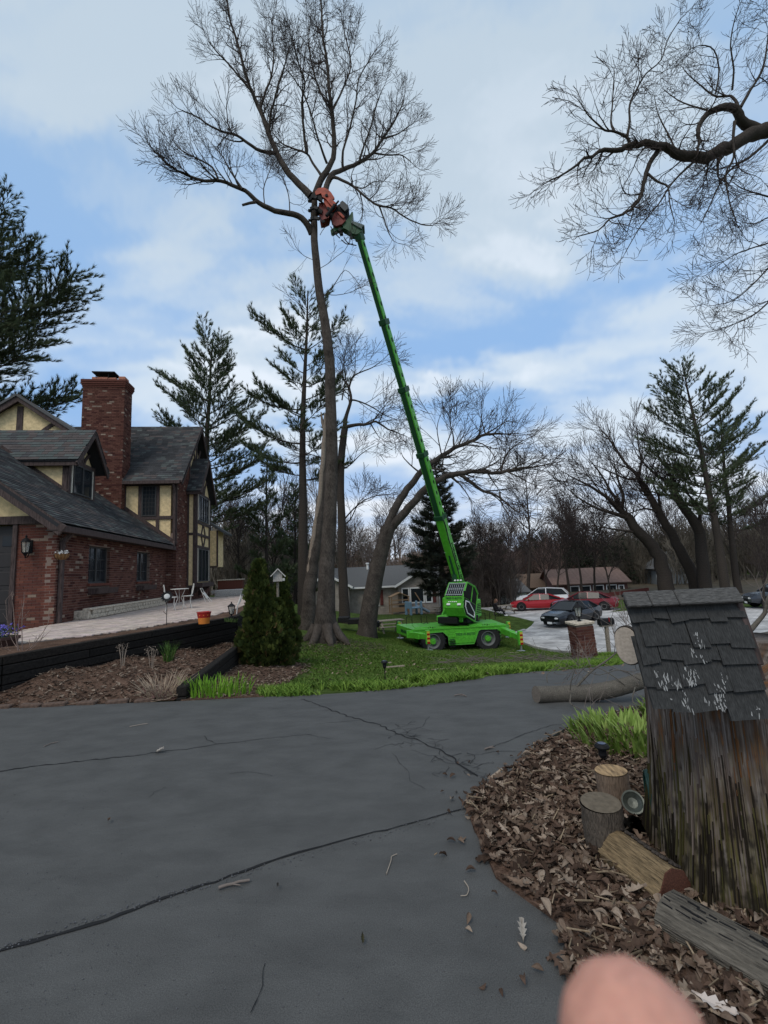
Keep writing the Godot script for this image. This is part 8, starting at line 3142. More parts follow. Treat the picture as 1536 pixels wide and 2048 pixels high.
func iron_chair(label: String, at: Vector3, yaw: float) -> void:
	var t := thing("bistro_chair", label, "chair", at, yaw, "white iron bistro set on the patio")
	var s := MB.new()
	s.lathe([Vector2(0, 0.44), Vector2(0.2, 0.44), Vector2(0.21, 0.452), Vector2(0.2, 0.465), Vector2(0, 0.468)], 20)
	obj("seat", s, M.white_iron, t)
	for k in 4:
		var a := PI / 4 + PI / 2 * k
		var l := MB.new()
		var d := Vector3(cos(a), 0, sin(a))
		l.tube([d * 0.17 + Vector3(0, 0.44, 0), d * 0.15 + Vector3(0, 0.22, 0), d * 0.22], [0.011, 0.01, 0.011], 6)
		obj("leg", l, M.white_iron, t)
	var b := MB.new()
	var pts := []
	var rs := []
	for k in 17:
		var u := lerpf(-0.25, 1.25, k / 16.0) * PI
		pts.append(Vector3(-0.19 - 0.03 * sin(u), 0.68 + 0.2 * sin(u), cos(u) * 0.19))
		rs.append(0.011)
	pts.push_front(Vector3(-0.13, 0.45, 0.13))
	pts.append(Vector3(-0.13, 0.45, -0.13))
	rs.append(0.011)
	rs.append(0.011)
	b.tube(pts, rs, 6)
	for sg in [1.0, -1.0]:
		var sp := []
		var sr := []
		for k in 20:
			var u := k / 19.0 * TAU * 1.35
			var r := 0.085 * (1.0 - k / 24.0)
			sp.append(Vector3(-0.205, 0.7 + r * cos(u) * 0.95, sg * (0.085 - r * sin(u) * 0.9)))
			sr.append(0.006)
		b.tube(sp, sr, 5)
		b.tube([Vector3(-0.15, 0.46, 0.03 * sg), Vector3(-0.18, 0.6, 0.05 * sg), Vector3(-0.205, 0.68, 0.1 * sg)], [0.006, 0.006, 0.006], 5)
	obj("backrest", b, M.white_iron, t)


func make_patio_things() -> void:
	var y := 0.605
	var spot := func(px: float, d: float) -> Vector3:
		var p := P(px, 1200, d)
		return Vector3(p.x, y, p.z)
	iron_chair("white iron bistro chair with scrolled back, left of the little table", spot.call(341, 15.6), 0.5)
	iron_chair("white iron bistro chair with scrolled back, right of the little table", spot.call(374, 16.4), PI + 0.5)
	var t := thing("bistro_table", "small round white iron table between the two bistro chairs", "table", spot.call(359, 16.3), 0.0, "white iron bistro set on the patio")
	var m := MB.new()
	m.lathe([Vector2(0, 0.7), Vector2(0.3, 0.7), Vector2(0.305, 0.712), Vector2(0.3, 0.724), Vector2(0, 0.726)], 24)
	obj("table_top", m, M.white_iron, t)
	for k in 3:
		var a := TAU * k / 3
		var l := MB.new()
		var d := Vector3(cos(a), 0, sin(a))
		l.tube([d * 0.2 + Vector3(0, 0.7, 0), d * 0.06 + Vector3(0, 0.4, 0), d * 0.24], [0.011, 0.011, 0.011], 6)
		obj("leg", l, M.white_iron, t)
	# folded white chair leaning by the bay
	var f := thing("folded_chair", "folded white chair leaning against the brick below the bay window", "chair", spot.call(409, 20.6), 0.1)
	var fm := MB.new()
	for z in [-0.16, 0.16]:
		fm.tube([Vector3(0.1, 0, z), Vector3(-0.14, 0.62, z * 0.9)], [0.014, 0.014], 6)
		fm.tube([Vector3(0.28, 0, z), Vector3(-0.1, 0.5, z)], [0.014, 0.014], 6)
	fm.tube([Vector3(-0.14, 0.62, -0.145), Vector3(-0.14, 0.62, 0.145)], [0.014, 0.014], 6)
	obj("frame", fm, M.white_iron, f)
	var fs := MB.new()
	fs.bar(Vector3(0.12, 0.16, 0), Vector3(-0.02, 0.42, 0), 0.3, 0.03, Vector3.RIGHT, 0.008)
	obj("seat", fs, M.white_iron, f)
	# stone planter along the garage wall
	var pl := thing("stone_planter", "low tan stone planter edge along the brick garage wall", "planter", Vector3(-8.92, 0.62, -12.2), 0.1401)
	for k in 24:
		var z := -1.15 - k * 0.265
		for r in 2:
			var s := MB.new()
			s.box(T(Vector3(0.36 + rf(-.01, .01), 0.07 + r * 0.125, z - (0.13 if r else 0.0)), rf(-.04, .04)), Vector3(0.16, 0.12, 0.255 * rf(0.94, 1.0)), 0.012)
			obj("stone", s, M.stone, pl)
	for k in 12:
		var s := MB.new()
		s.box(T(Vector3(0.34, 0.285, -1.25 - k * 0.53)), Vector3(0.24, 0.06, 0.515), 0.012)
		obj("cap_stone", s, M.stone, pl)
	var en := MB.new()
	en.at(Vector3(0.2, 0.13, -1.03), Vector3(0.42, 0.26, 0.12), 0.02)
	obj("stone", en, M.stone, pl)
	var soil := MB.new()
	soil.at(Vector3(0.14, 0.1, -4.2), Vector3(0.26, 0.3, 6.2))
	obj("soil", soil, M.mulch, pl)
	# steps and brick stoop beyond the bay
	var st := thing("brick_stoop", "brick stoop with pale stone steps beyond the bay window", "steps", Vector3(-8.92, 0.6, -12.2), 0.1401)
	var sm := MB.new()
	sm.at(Vector3(1.35, 0.45, -16.6), Vector3(1.5, 0.9, 0.5), 0.01)
	var wl := obj("side_wall", sm, M.brick_4, st)
	var cp := MB.new()
	cp.at(Vector3(1.35, 0.93, -16.6), Vector3(1.62, 0.07, 0.6), 0.012)
	obj("cap_stone", cp, M.stone, wl)
	for k in 2:
		var s := MB.new()
		s.at(Vector3(1.5 + 0.25 * (1 - k), 0.09 + k * 0.17, -15.3), Vector3(1.7, 0.17, 2.2 - k * 0.5), 0.012)
		obj("step", s, M.pale_stone, st)
	# hanging basket under the eave
	var bk := P(124, 1103, 11.9)
	var hb := thing("hanging_basket", "fibre lined hanging basket with white flowers under the garage eave", "hanging basket", bk + Vector3(0, -0.22, 0))
	var bm := MB.new()
	bm.lathe([Vector2(0, 0), Vector2(0.1, 0.01), Vector2(0.15, 0.06), Vector2(0.18, 0.15), Vector2(0.165, 0.15), Vector2(0, 0.12)], 20)
	obj("basket", bm, mat("coir", Color(0.23, 0.12, 0.05), 0.95, "fiber", Vector3(6, 1, 6)), hb)
	var bw := MB.new()
	for k in 12:
		var a := TAU * k / 12
		var d := Vector3(cos(a), 0, sin(a))
		bw.tube([d * 0.11 + Vector3(0, 0.01, 0), d * 0.158 + Vector3(0, 0.06, 0), d * 0.188 + Vector3(0, 0.155, 0)], [0.004, 0.004, 0.004], 4)
	for k in 3:
		var a := TAU * k / 3
		bw.tube([Vector3(cos(a) * 0.185, 0.155, sin(a) * 0.185), Vector3(0, 0.62, 0)], [0.004, 0.004], 4)
	bw.tube([Vector3(0, 0.6, 0), Vector3(0, 0.85, 0)], [0.006, 0.006], 4)
	obj("wire", bw, M.black_metal, hb)
	var fl := MB.new()
	for k in 26:
		var a := R.randf() * TAU
		var c := Vector3(cos(a) * rf(0.02, 0.2), rf(0.15, 0.24), sin(a) * rf(0.02, 0.2))
		for j in 5:
			fl.tri(c, c + rv().normalized() * 0.032, c + rv().normalized() * 0.032)
	obj("flowers", fl, M.white_paint, hb)
	# pinwheel flower on a stake
	var pw := P(334, 1193, 10.8)
	var sf := thing("sunflower_stake", "black petalled metal flower ornament on a thin stake at the patio edge", "garden ornament", Vector3(pw.x, 0.58, pw.z))
	var hgt := pw.y - 0.58
	var sk := MB.new()
	sk.tube([Vector3(0, -0.1, 0), Vector3(0, hgt, 0)], [0.008, 0.008], 6)
	sk.tube([Vector3(0, 0.25, 0), Vector3(-0.05, 0.3, 0.02), Vector3(-0.07, 0.33, 0.02)], [0.006, 0.006, 0.004], 4)
	obj("stake", sk, M.black_metal, sf)
	var tilt := Basis.from_euler(Vector3(1.2, 0.35, 0))
	for k in 14:
		var a := TAU * k / 14
		var pm := MB.new()
		var d := tilt * Vector3(cos(a), 0, sin(a))
		var nn := tilt * Vector3.UP
		var sd := d.cross(nn) * 0.025
		var c := Vector3(0, hgt, 0)
		pm.quad(c + d * 0.06 - sd * 0.6, c + d * 0.06 + sd * 0.6, c + d * 0.105 + sd + nn * 0.01, c + d * 0.105 - sd + nn * 0.01)
		pm.tri(c + d * 0.105 - sd + nn * 0.01, c + d * 0.105 + sd + nn * 0.01, c + d * 0.15 + nn * 0.02)
		obj("petal", pm, M.black_metal, sf)
	var ctr := MB.new()
	ctr.lathe([Vector2(0.065, -0.012), Vector2(0.065, 0.012), Vector2(0.04, 0.022), Vector2(0, 0.024)], 16, Transform3D(tilt, Vector3(0, hgt, 0)))
	obj("flower_centre", ctr, mat("frost", Color(0.5, 0.5, 0.48), 0.4), sf)
	# the red and orange bucket
	var bp := P(408, 1239, 10.6)
	var b := thing("painted_bucket", "red and orange metal bucket planter on the patio edge", "bucket", Vector3(bp.x, 0.6, bp.z))
	var lo := MB.new()
	lo.lathe([Vector2(0, 0), Vector2(0.118, 0), Vector2(0.135, 0.14)], 22)
	obj("body", lo, mat("bucket_orange", Color(0.62, 0.2, 0.035), 0.5), b)
	var hi := MB.new()
	hi.lathe([Vector2(0.1355, 0.14), Vector2(0.155, 0.255), Vector2(0.165, 0.262), Vector2(0.16, 0.27), Vector2(0.145, 0.262), Vector2(0.14, 0.22), Vector2(0, 0.22)], 22)
	obj("rim_band", hi, mat("bucket_red", Color(0.36, 0.02, 0.015), 0.5), b)
	for k in 10:
		var a := TAU * k / 10
		var dt := MB.new()
		dt.box(Transform3D(Basis(Vector3.UP, -a), Vector3(cos(a) * 0.147, 0.195, sin(a) * 0.147)), Vector3(0.006, 0.022, 0.022), 0.002)
		obj("dot", dt, M.bucket_orange, b)
	var hd := MB.new()
	var hp := []
	for k in 13:
		var u := PI * k / 12.0
		hp.append(Vector3(cos(u) * 0.16, 0.26 + sin(u) * 0.05, sin(u) * 0.1))
	var hr := []
	hr.resize(13)
	hr.fill(0.005)
	hd.tube(hp, hr, 5)
	obj("handle", hd, M.white_iron, b)
	# lantern and shepherd's hook on the wall corner
	var lp := P(463, 1228, 11.6)
	var ln := thing("wall_top_lantern", "black lantern standing on the corner of the timber wall", "lantern", Vector3(lp.x, 0.6, lp.z))
	post_lantern(ln, 0.72, T(Vector3(0, 0.02, 0)))
	var bs := MB.new()
	bs.at(Vector3(0, 0.02, 0), Vector3(0.1, 0.1, 0.1), 0.02)
	obj("base", bs, M.black_metal, ln)
	var hk := P(476, 1190, 13.0)
	var sh := thing("garden_hook", "white curved garden ornament just behind the black wall lantern", "garden ornament", Vector3(hk.x, 0.58, hk.z))
	var hm := MB.new()
	hm.tube([Vector3(-0.04, 0, 0), Vector3(-0.02, 0.24, 0), Vector3(0.04, 0.36, 0), Vector3(0.08, 0.48, 0), Vector3(0.07, 0.56, 0)], [0.012, 0.016, 0.035, 0.03, 0.01], 8)
	obj("curl", hm, M.white_iron, sh)
	strap_clump("patio_edge_plant", "small green leafy plant beside the painted bucket", Vector3(bp.x + 0.45, 0.58, bp.z - 0.5), 60, 0.14, Color(0.05, 0.09, 0.03), Color(0.1, 0.15, 0.05), Vector2(0.16, 0.12))
	solar_light("green capped path light at the far corner of the patio", Vector3(P(518, 1190, 19.5).x, 0.58, -19.5), 0.6, 0.0)


# ---- the roofed stump and the things round it -----------------------------------------------------

# where a pixel's line of sight meets a level plane
func G0(px: float, py: float, y := 0.0) -> Vector3:
	var q: Vector3 = cam_basis * Vector3((px - 768.0) / FOC, -(py - 1024.0) / FOC, -1.0)
	return q * ((y - 1.6) / q.y) + Vector3(0, 1.6, 0)


func stump_wood() -> StandardMaterial3D:
	# grey weathered heartwood with vertical fibre, rusty streaks above and moss towards the ground
	var n := FastNoiseLite.new()
	n.seed = 5
	n.frequency = 0.012
	n.fractal_octaves = 4
	var f := FastNoiseLite.new()
	f.seed = 9
	f.frequency = 0.05
	f.fractal_octaves = 4
	var W := 768
	var Hh := 768
	var im := Image.create(W, Hh, false, Image.FORMAT_RGB8)
	for y in Hh:
		var v := 1.0 - y / float(Hh)
		for x in W:
			var a := f.get_noise_2d(x * 2.2, y * 0.07)
			var b := f.get_noise_2d(x * 8.0 + 900, y * 0.25)
			var c := n.get_noise_2d(x * 1.6, y * 0.5)
			var m := n.get_noise_2d(x * 1.2 + 300, y * 1.2)
			var col := Color(0.22, 0.175, 0.145).lerp(Color(0.12, 0.085, 0.068), smoothstep(-0.5, 0.5, 0.6 * a + 0.8 * c + 0.5 * b))
			col = col.lerp(Color(0.33, 0.29, 0.27), 0.6 * smoothstep(0.0, 0.7, -0.5 * a + 0.6 * b - 0.9 * c))
			var rust := smoothstep(0.16, 0.4, c) * smoothstep(0.45, 0.65, v) * (1.0 - smoothstep(0.88, 1.0, v))
			col = col.lerp(Color(0.27, 0.115, 0.04), rust * 0.75 * smoothstep(-0.3, 0.3, a))
			var moss := (1.0 - smoothstep(0.2, 0.75, v + 0.35 * m + 0.2 * a)) * smoothstep(-0.5, 0.5, a + 0.8 * b + 0.4 * m)
			col = col.lerp(Color(0.13, 0.12, 0.03), moss * 0.8)
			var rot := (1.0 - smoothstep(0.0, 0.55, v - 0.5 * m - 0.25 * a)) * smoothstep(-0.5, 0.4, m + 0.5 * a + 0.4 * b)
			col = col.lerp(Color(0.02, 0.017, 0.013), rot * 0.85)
			col = col * (1.0 + 0.5 * b + 0.25 * a)
			im.set_pixel(x, y, (col * 0.72).clamp().linear_to_srgb())
	var t := StandardMaterial3D.new()
	t.resource_name = "stump_wood"
	t.albedo_texture = ImageTexture.create_from_image(im)
	t.roughness = 0.95
	t.metallic_specular = 0.2
	t.heightmap_enabled = true
	t.heightmap_scale = 0.2
	t.heightmap_texture = ImageTexture.create_from_image(im)
	return t


func make_stump() -> void:
	var c := Vector3(1.755, 0, -2.47)
	var t := thing("tree_stump", "big weathered mossy tree stump with rusty streaks, roofed with grey shingles", "stump", c)
	# the roof plane, in the stump's own axes
	var k := 0.85
	var TL := Vector3(0, 1.6, 0) + (Vector3(1.308, 1.3645, -2.5) - Vector3(0, 1.6, 0)) * k - c
	var u := Vector3(1, -0.0017, 0).normalized()
	var v := Vector3(-0.0017, -0.97817, 0.20782).normalized()
	var nn := v.cross(u).normalized()
	if nn.z < 0:
		nn = -nn
	# the wood: columns from the ground to just under the roof
	var f := FastNoiseLite.new()
	f.seed = 21
	f.frequency = 1.0
	var m := MB.new()
	var na := 420
	var nh := 60
	for j in nh + 1:
		for i in na + 1:
			var a := TAU * i / na
			var d := Vector3(cos(a), 0, sin(a))
			var top := 1.2
			# keep under the plane: (p - TL) . nn < -0.05
			var foot := d * 0.39 - TL
			var lim := (-0.06 - foot.dot(nn)) / nn.y
			top = minf(top, lim)
			var y := top * j / nh
			var r := 0.372 + 0.085 * pow(1.0 - j / float(nh), 3.0) * (1.0 + 0.6 * sin(a * 5.0 + 1.0))
			r += 0.018 * f.get_noise_3d(cos(a) * 3.0, y * 0.8, sin(a) * 3.0) + 0.01 * f.get_noise_3d(cos(a) * 16.0, y * 1.2, sin(a) * 16.0) + 0.011 * absf(f.get_noise_3d(cos(a) * 34.0, y * 1.3, sin(a) * 34.0)) + 0.007 * f.get_noise_3d(cos(a) * 90.0, y * 2.4, sin(a) * 90.0)
			m.vert(Vector3(cos(a) * r, y - 0.04, sin(a) * r), d, Vector2(a / TAU * 3.0, 1.0 - (y / 1.25) * 1.0))
	for j in nh:
		for i in na:
			var q := j * (na + 1) + i
			var o: Vector3 = m.n[q]
			m.ix.append_array([q, q + 1, q + na + 2, q, q + na + 2, q + na + 1])
	# true normals from the relief
	for j in nh + 1:
		for i in na + 1:
			var q := j * (na + 1) + i
			var l := m.v[j * (na + 1) + (i - 1 + na) % na]
			var r := m.v[j * (na + 1) + (i + 1) % na]
			var dn := m.v[maxi(j - 1, 0) * (na + 1) + i]
			var up := m.v[mini(j + 1, nh) * (na + 1) + i]
			var g := (up - dn).cross(r - l).normalized()
			if g.dot(m.n[q]) < 0:
				g = -g
			m.n[q] = g
	# the sawn top under the roof
	var k0 := m.vert(Vector3(0, 1.16, 0), Vector3.UP)
	for i in na:
		m.ix.append_array([k0, nh * (na + 1) + i, nh * (na + 1) + i + 1])
	var wood := obj("wood", m, stump_wood(), t)
	# split fibres standing proud of the weathered face
	var fb := MB.new()
	fb.tinted = true
	for i in 800:
		var a := rf(-PI, PI)
		var d := Vector3(cos(a), 0, sin(a))
		var l := rf(0.05, 0.4)
		var y := rf(0.0, 0.95 - l * 0.5)
		var r := m.v[int((y / 1.2) * nh) * (na + 1) + int(fposmod(a, TAU) / TAU * na)]
		var p := d * (Vector2(r.x, r.z).length() + rf(-0.007, -0.001)) + Vector3(0, y, 0)
		var r2 := m.v[mini(nh, int(((y + l) / 1.2) * nh)) * (na + 1) + int(fposmod(a, TAU) / TAU * na)]
		var q := d * (Vector2(r2.x, r2.z).length() + rf(-0.007, -0.001)) + Vector3(0, y + l, 0)
		if (q - TL).dot(nn) > -0.07:
			continue
		var tone := Color(0.17, 0.135, 0.112).lerp(Color(0.26, 0.235, 0.215), R.randf() * smoothstep(0.35, 0.9, y)) * rf(0.45, 0.95)
		if y > 0.45 and sin(a * 9.0 + 1.0) > 0.72 and R.randf() < 0.7:
			tone = Color(0.15, 0.072, 0.034) * rf(0.6, 1.1)
		if R.randf() < 1.0 - smoothstep(0.15, 0.62, y):
			tone = Color(0.068, 0.06, 0.026) * rf(0.6, 1.1)
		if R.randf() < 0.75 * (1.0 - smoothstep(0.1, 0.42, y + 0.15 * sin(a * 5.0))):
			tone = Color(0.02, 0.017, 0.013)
		fb.col = tone
		fb.bar(p, q, rf(0.002, 0.007), 0.008, d)
	var fo := obj("fibres", fb, mat("fibre", Color(1, 1, 1), 0.95, "", Vector3.ONE, {"vc": true, "spec": 0.15}), t)
	fo.set_meta("kind", "stuff")
	# thick bark left standing on its right side
	var bk := MB.new()
	for i in 30:
		var a := lerpf(0.55, 1.8, i / 29.0) - 0.35
		var h := 0.72 + 0.2 * sin(i * 1.3) + rf(-.1, .1)
		var y := -0.05
		while y < h:
			var l := rf(0.08, 0.2)
			var d := Vector3(cos(a + rf(-.01, .01)), 0, sin(a))
			if a < 1.0 + 0.12 * sin(y * 9.0):
				var pa: Vector3 = d * rf(0.395, 0.415) + Vector3(0, y + 0.03, 0)
				if (pa + Vector3(0, l, 0) - TL).dot(nn) < -0.08:
					bk.bar(pa, d * rf(0.39, 0.415) + Vector3(0, y + l, 0), rf(0.025, 0.04), 0.05, d, 0.012)
			y += l * 0.85
	obj("bark", bk, mat("stump_bark", Color(0.1, 0.075, 0.062), 0.95, "fiber", Vector3(6, 1.2, 6), {"bump": 2.0}), t)
	# shingles
	var rows := [
		[[-0.016, 0.106, 0.099], [0.108, 0.19, 0.085], [0.192, 0.284, 0.105], [0.287, 0.397, 0.095], [0.399, 0.49, 0.114], [0.492, 0.600, 0.096]],
		[[0.029, 0.167, 0.222], [0.169, 0.271, 0.215], [0.273, 0.363, 0.241], [0.365, 0.469, 0.226], [0.471, 0.599, 0.252]],
		[[-0.002, 0.092, 0.311], [0.094, 0.203, 0.295], [0.205, 0.347, 0.317], [0.349, 0.400, 0.305], [0.402, 0.584, 0.331]],
		[[-0.017, 0.036, 0.42], [0.038, 0.174, 0.435], [0.176, 0.288, 0.421], [0.29, 0.42, 0.46], [0.422, 0.585, 0.46]],
		[[-0.006, 0.087, 0.525], [0.089, 0.223, 0.546], [0.225, 0.372, 0.542], [0.374, 0.59, 0.592]]]
	var wn := FastNoiseLite.new()
	wn.frequency = 1.0
	var roof := MB.new()
	roof.box(Transform3D(Basis(u, nn, u.cross(nn)), TL + u * 0.255 + v * 0.22 - nn * 0.04), Vector3(0.44, 0.03, 0.42))
	var base := obj("roof", roof, M.roof_under, t)
	var prev := -0.03
	for r in rows.size():
		for q in rows[r]:
			var x0: float = q[0] * k
			var x1: float = q[1] * k
			var y1: float = q[2] * k
			var y0 := maxf(-0.02, y1 - 0.215)
			var s := MB.new()
			var lift0 := 0.004 - 0.012
			var lift1 := 0.014 + rf(0, 0.007)
			var th := 0.011
			var sk := rf(-0.006, 0.006)
			var g := rf(-0.004, 0.004)
			var A := TL + u * x0 + v * y0 + nn * lift0
			var B := TL + u * x1 + v * y0 + nn * lift0
			var C := TL + u * (x1 + g) + v * (y1 + sk) + nn * lift1
			var D := TL + u * (x0 + g) + v * (y1 - sk) + nn * lift1
			s.quad(D, C, B, A, nn)
			s.quad(D - nn * th, C - nn * th, C, D, v)
			s.quad(A - nn * th, D - nn * th, D, A, -u)
			s.quad(B - nn * th, C - nn * th, C, B, u)
			var o := obj("shingle", s, M.shingle_wood, base)
			# bare flaking patches on the worn ones
			var worn: int = {"32": 14, "22": 3, "31": 12, "33": 5, "41": 6, "42": 16, "12": 4, "43": 2, "13": 1}.get("%d%d" % [r, rows[r].find(q)], 1)
			var pm := MB.new()
			var mid := Vector2.ZERO
			for w in worn * 3:
				if w % 5 == 0:
					mid = Vector2(rf(x0 + 0.012, x1 - 0.014), y1 - pow(R.randf(), 1.5) * 0.07 - 0.006)
				var cx := clampf(mid.x + rf(-0.012, 0.012), x0 + 0.006, x1 - 0.006)
				var cy := minf(mid.y + rf(-0.02, 0.02), y1 - 0.003)
				var f1 := (cy - y0) / (y1 - y0)
				var cpos := TL + u * cx + v * cy + nn * (lerpf(lift0, lift1, f1) + 0.0012)
				var len := rf(0.002, 0.016)
				var wid := rf(0.0007, 0.0028)
				var slant := rf(-0.35, 0.35)
				var pts := []
				for e in 7:
					var an := TAU * e / 7
					pts.append(cpos + u * (cos(an) * wid * rf(0.6, 1.3) + sin(an) * len * slant) + v * sin(an) * len * rf(0.6, 1.1))
				for e in range(1, 6):
					pm.tri(pts[0], pts[e], pts[e + 1], nn)
			if worn > 1:
				obj("bare_patch", pm, M.worn_white, o)
	# weathered ridge boards
	for q in [[-0.03, 0.095, 0.02], [0.098, 0.24, 0.024], [0.243, 0.585, 0.03]]:
		var b := MB.new()
		b.box(Transform3D(Basis(u, nn.rotated(u, -0.35), u.cross(nn.rotated(u, -0.35))), TL + u * ((q[0] + q[1]) / 2) * k - v * 0.004 + nn * (0.018 + q[2] * 0.2) + Vector3(0, 0.012, 0)), Vector3((q[1] - q[0]) * k, 0.02, 0.075), 0.004)
		obj("ridge_board", b, mat("ridge_wood", Color(0.085, 0.082, 0.078), 0.9, "fiber", Vector3(1.5, 9, 9), {"bump": 1.0}), base)
	# the far slope and the board that closes the right end
	var eb := MB.new()
	eb.bar(TL + u * 0.5 + Vector3(0, 0.0, -0.05), TL + u * 0.5 + v * 0.3 + Vector3(0.02, 0, -0.06), 0.03, 0.12, nn, 0.004)
	eb.bar(TL + u * 0.52 + v * 0.08 + Vector3(0, 0.02, -0.12), TL + u * 0.52 + v * 0.38 + Vector3(0.02, 0, -0.12), 0.04, 0.14, nn, 0.004)
	obj("end_board", eb, M.trim, base)
	# the pale slice of wood hung on its left side
	var sl := thing("wood_slice", "oval slice of pale wood hung on the left side of the stump roof", "plaque", P(1259, 1292, 2.42))
	var xf := Transform3D(Basis.from_euler(Vector3(0.05, -1.0, 0.05)), Vector3.ZERO)
	var pts := PackedVector2Array()
	for i in 28:
		var a := TAU * i / 28
		var r := 1.0 - 0.12 * pow(absf(cos(a)), 3.0) + rf(-.015, .015)
		pts.append(Vector2(cos(a) * 0.078 * r, sin(a) * 0.1 * (1.0 + 0.06 * signf(sin(a)))))
	var fc := MB.new()
	var inner := PackedVector2Array()
	for p in pts:
		inner.append(p * 0.93)
	fc.prism(inner, xf * T(Vector3(0, 0, 0.0)), 0.022)
	obj("face", fc, mat("slice_face", Color(0.44, 0.37, 0.3), 0.9, "soft", Vector3.ONE * 14.0), sl)
	var rim := MB.new()
	rim.prism(pts, xf * T(Vector3(0, 0, -0.008)), 0.024)
	obj("bark_rim", rim, M.bark_dark, sl)
	near_things()


func log_piece(t: Node3D, a: Vector3, b: Vector3, r: float, bark: Material, face: Material, rough := 0.08) -> void:
	var m := MB.new()
	var pts := []
	var rs := []
	for k in 9:
		pts.append(a.lerp(b, k / 8.0))
		rs.append(r * (1.0 + rf(-rough, rough) * 0.5 + (0.06 if k == 0 else 0.0)))
	m.tube(pts, rs, 22, false, 1.0)
	# uneven bark
	var base := m.v.size()
	for i in base:
		var q := m.v[i]
		m.v[i] = q + m.n[i] * r * rough * sin(i * 12.9898) * 0.5
	obj("bark", m, bark, t)
	var e := MB.new()
	var d := (b - a).normalized()
	var x := d.cross(Vector3(0.3, 0.2, 0.9)).normalized()
	var y := d.cross(x)
	for s in [[b, d], [a, -d]]:
		var prev := Vector3.ZERO
		for k in 23:
			var an := TAU * k / 22
			var p: Vector3 = s[0] + (x * cos(an) + y * sin(an)) * r * 0.985 + s[1] * 0.004
			if k:
				e.tri(s[0] + s[1] * 0.006, prev, p, s[1])
			prev = p
	obj("cut_end", e, face, t)


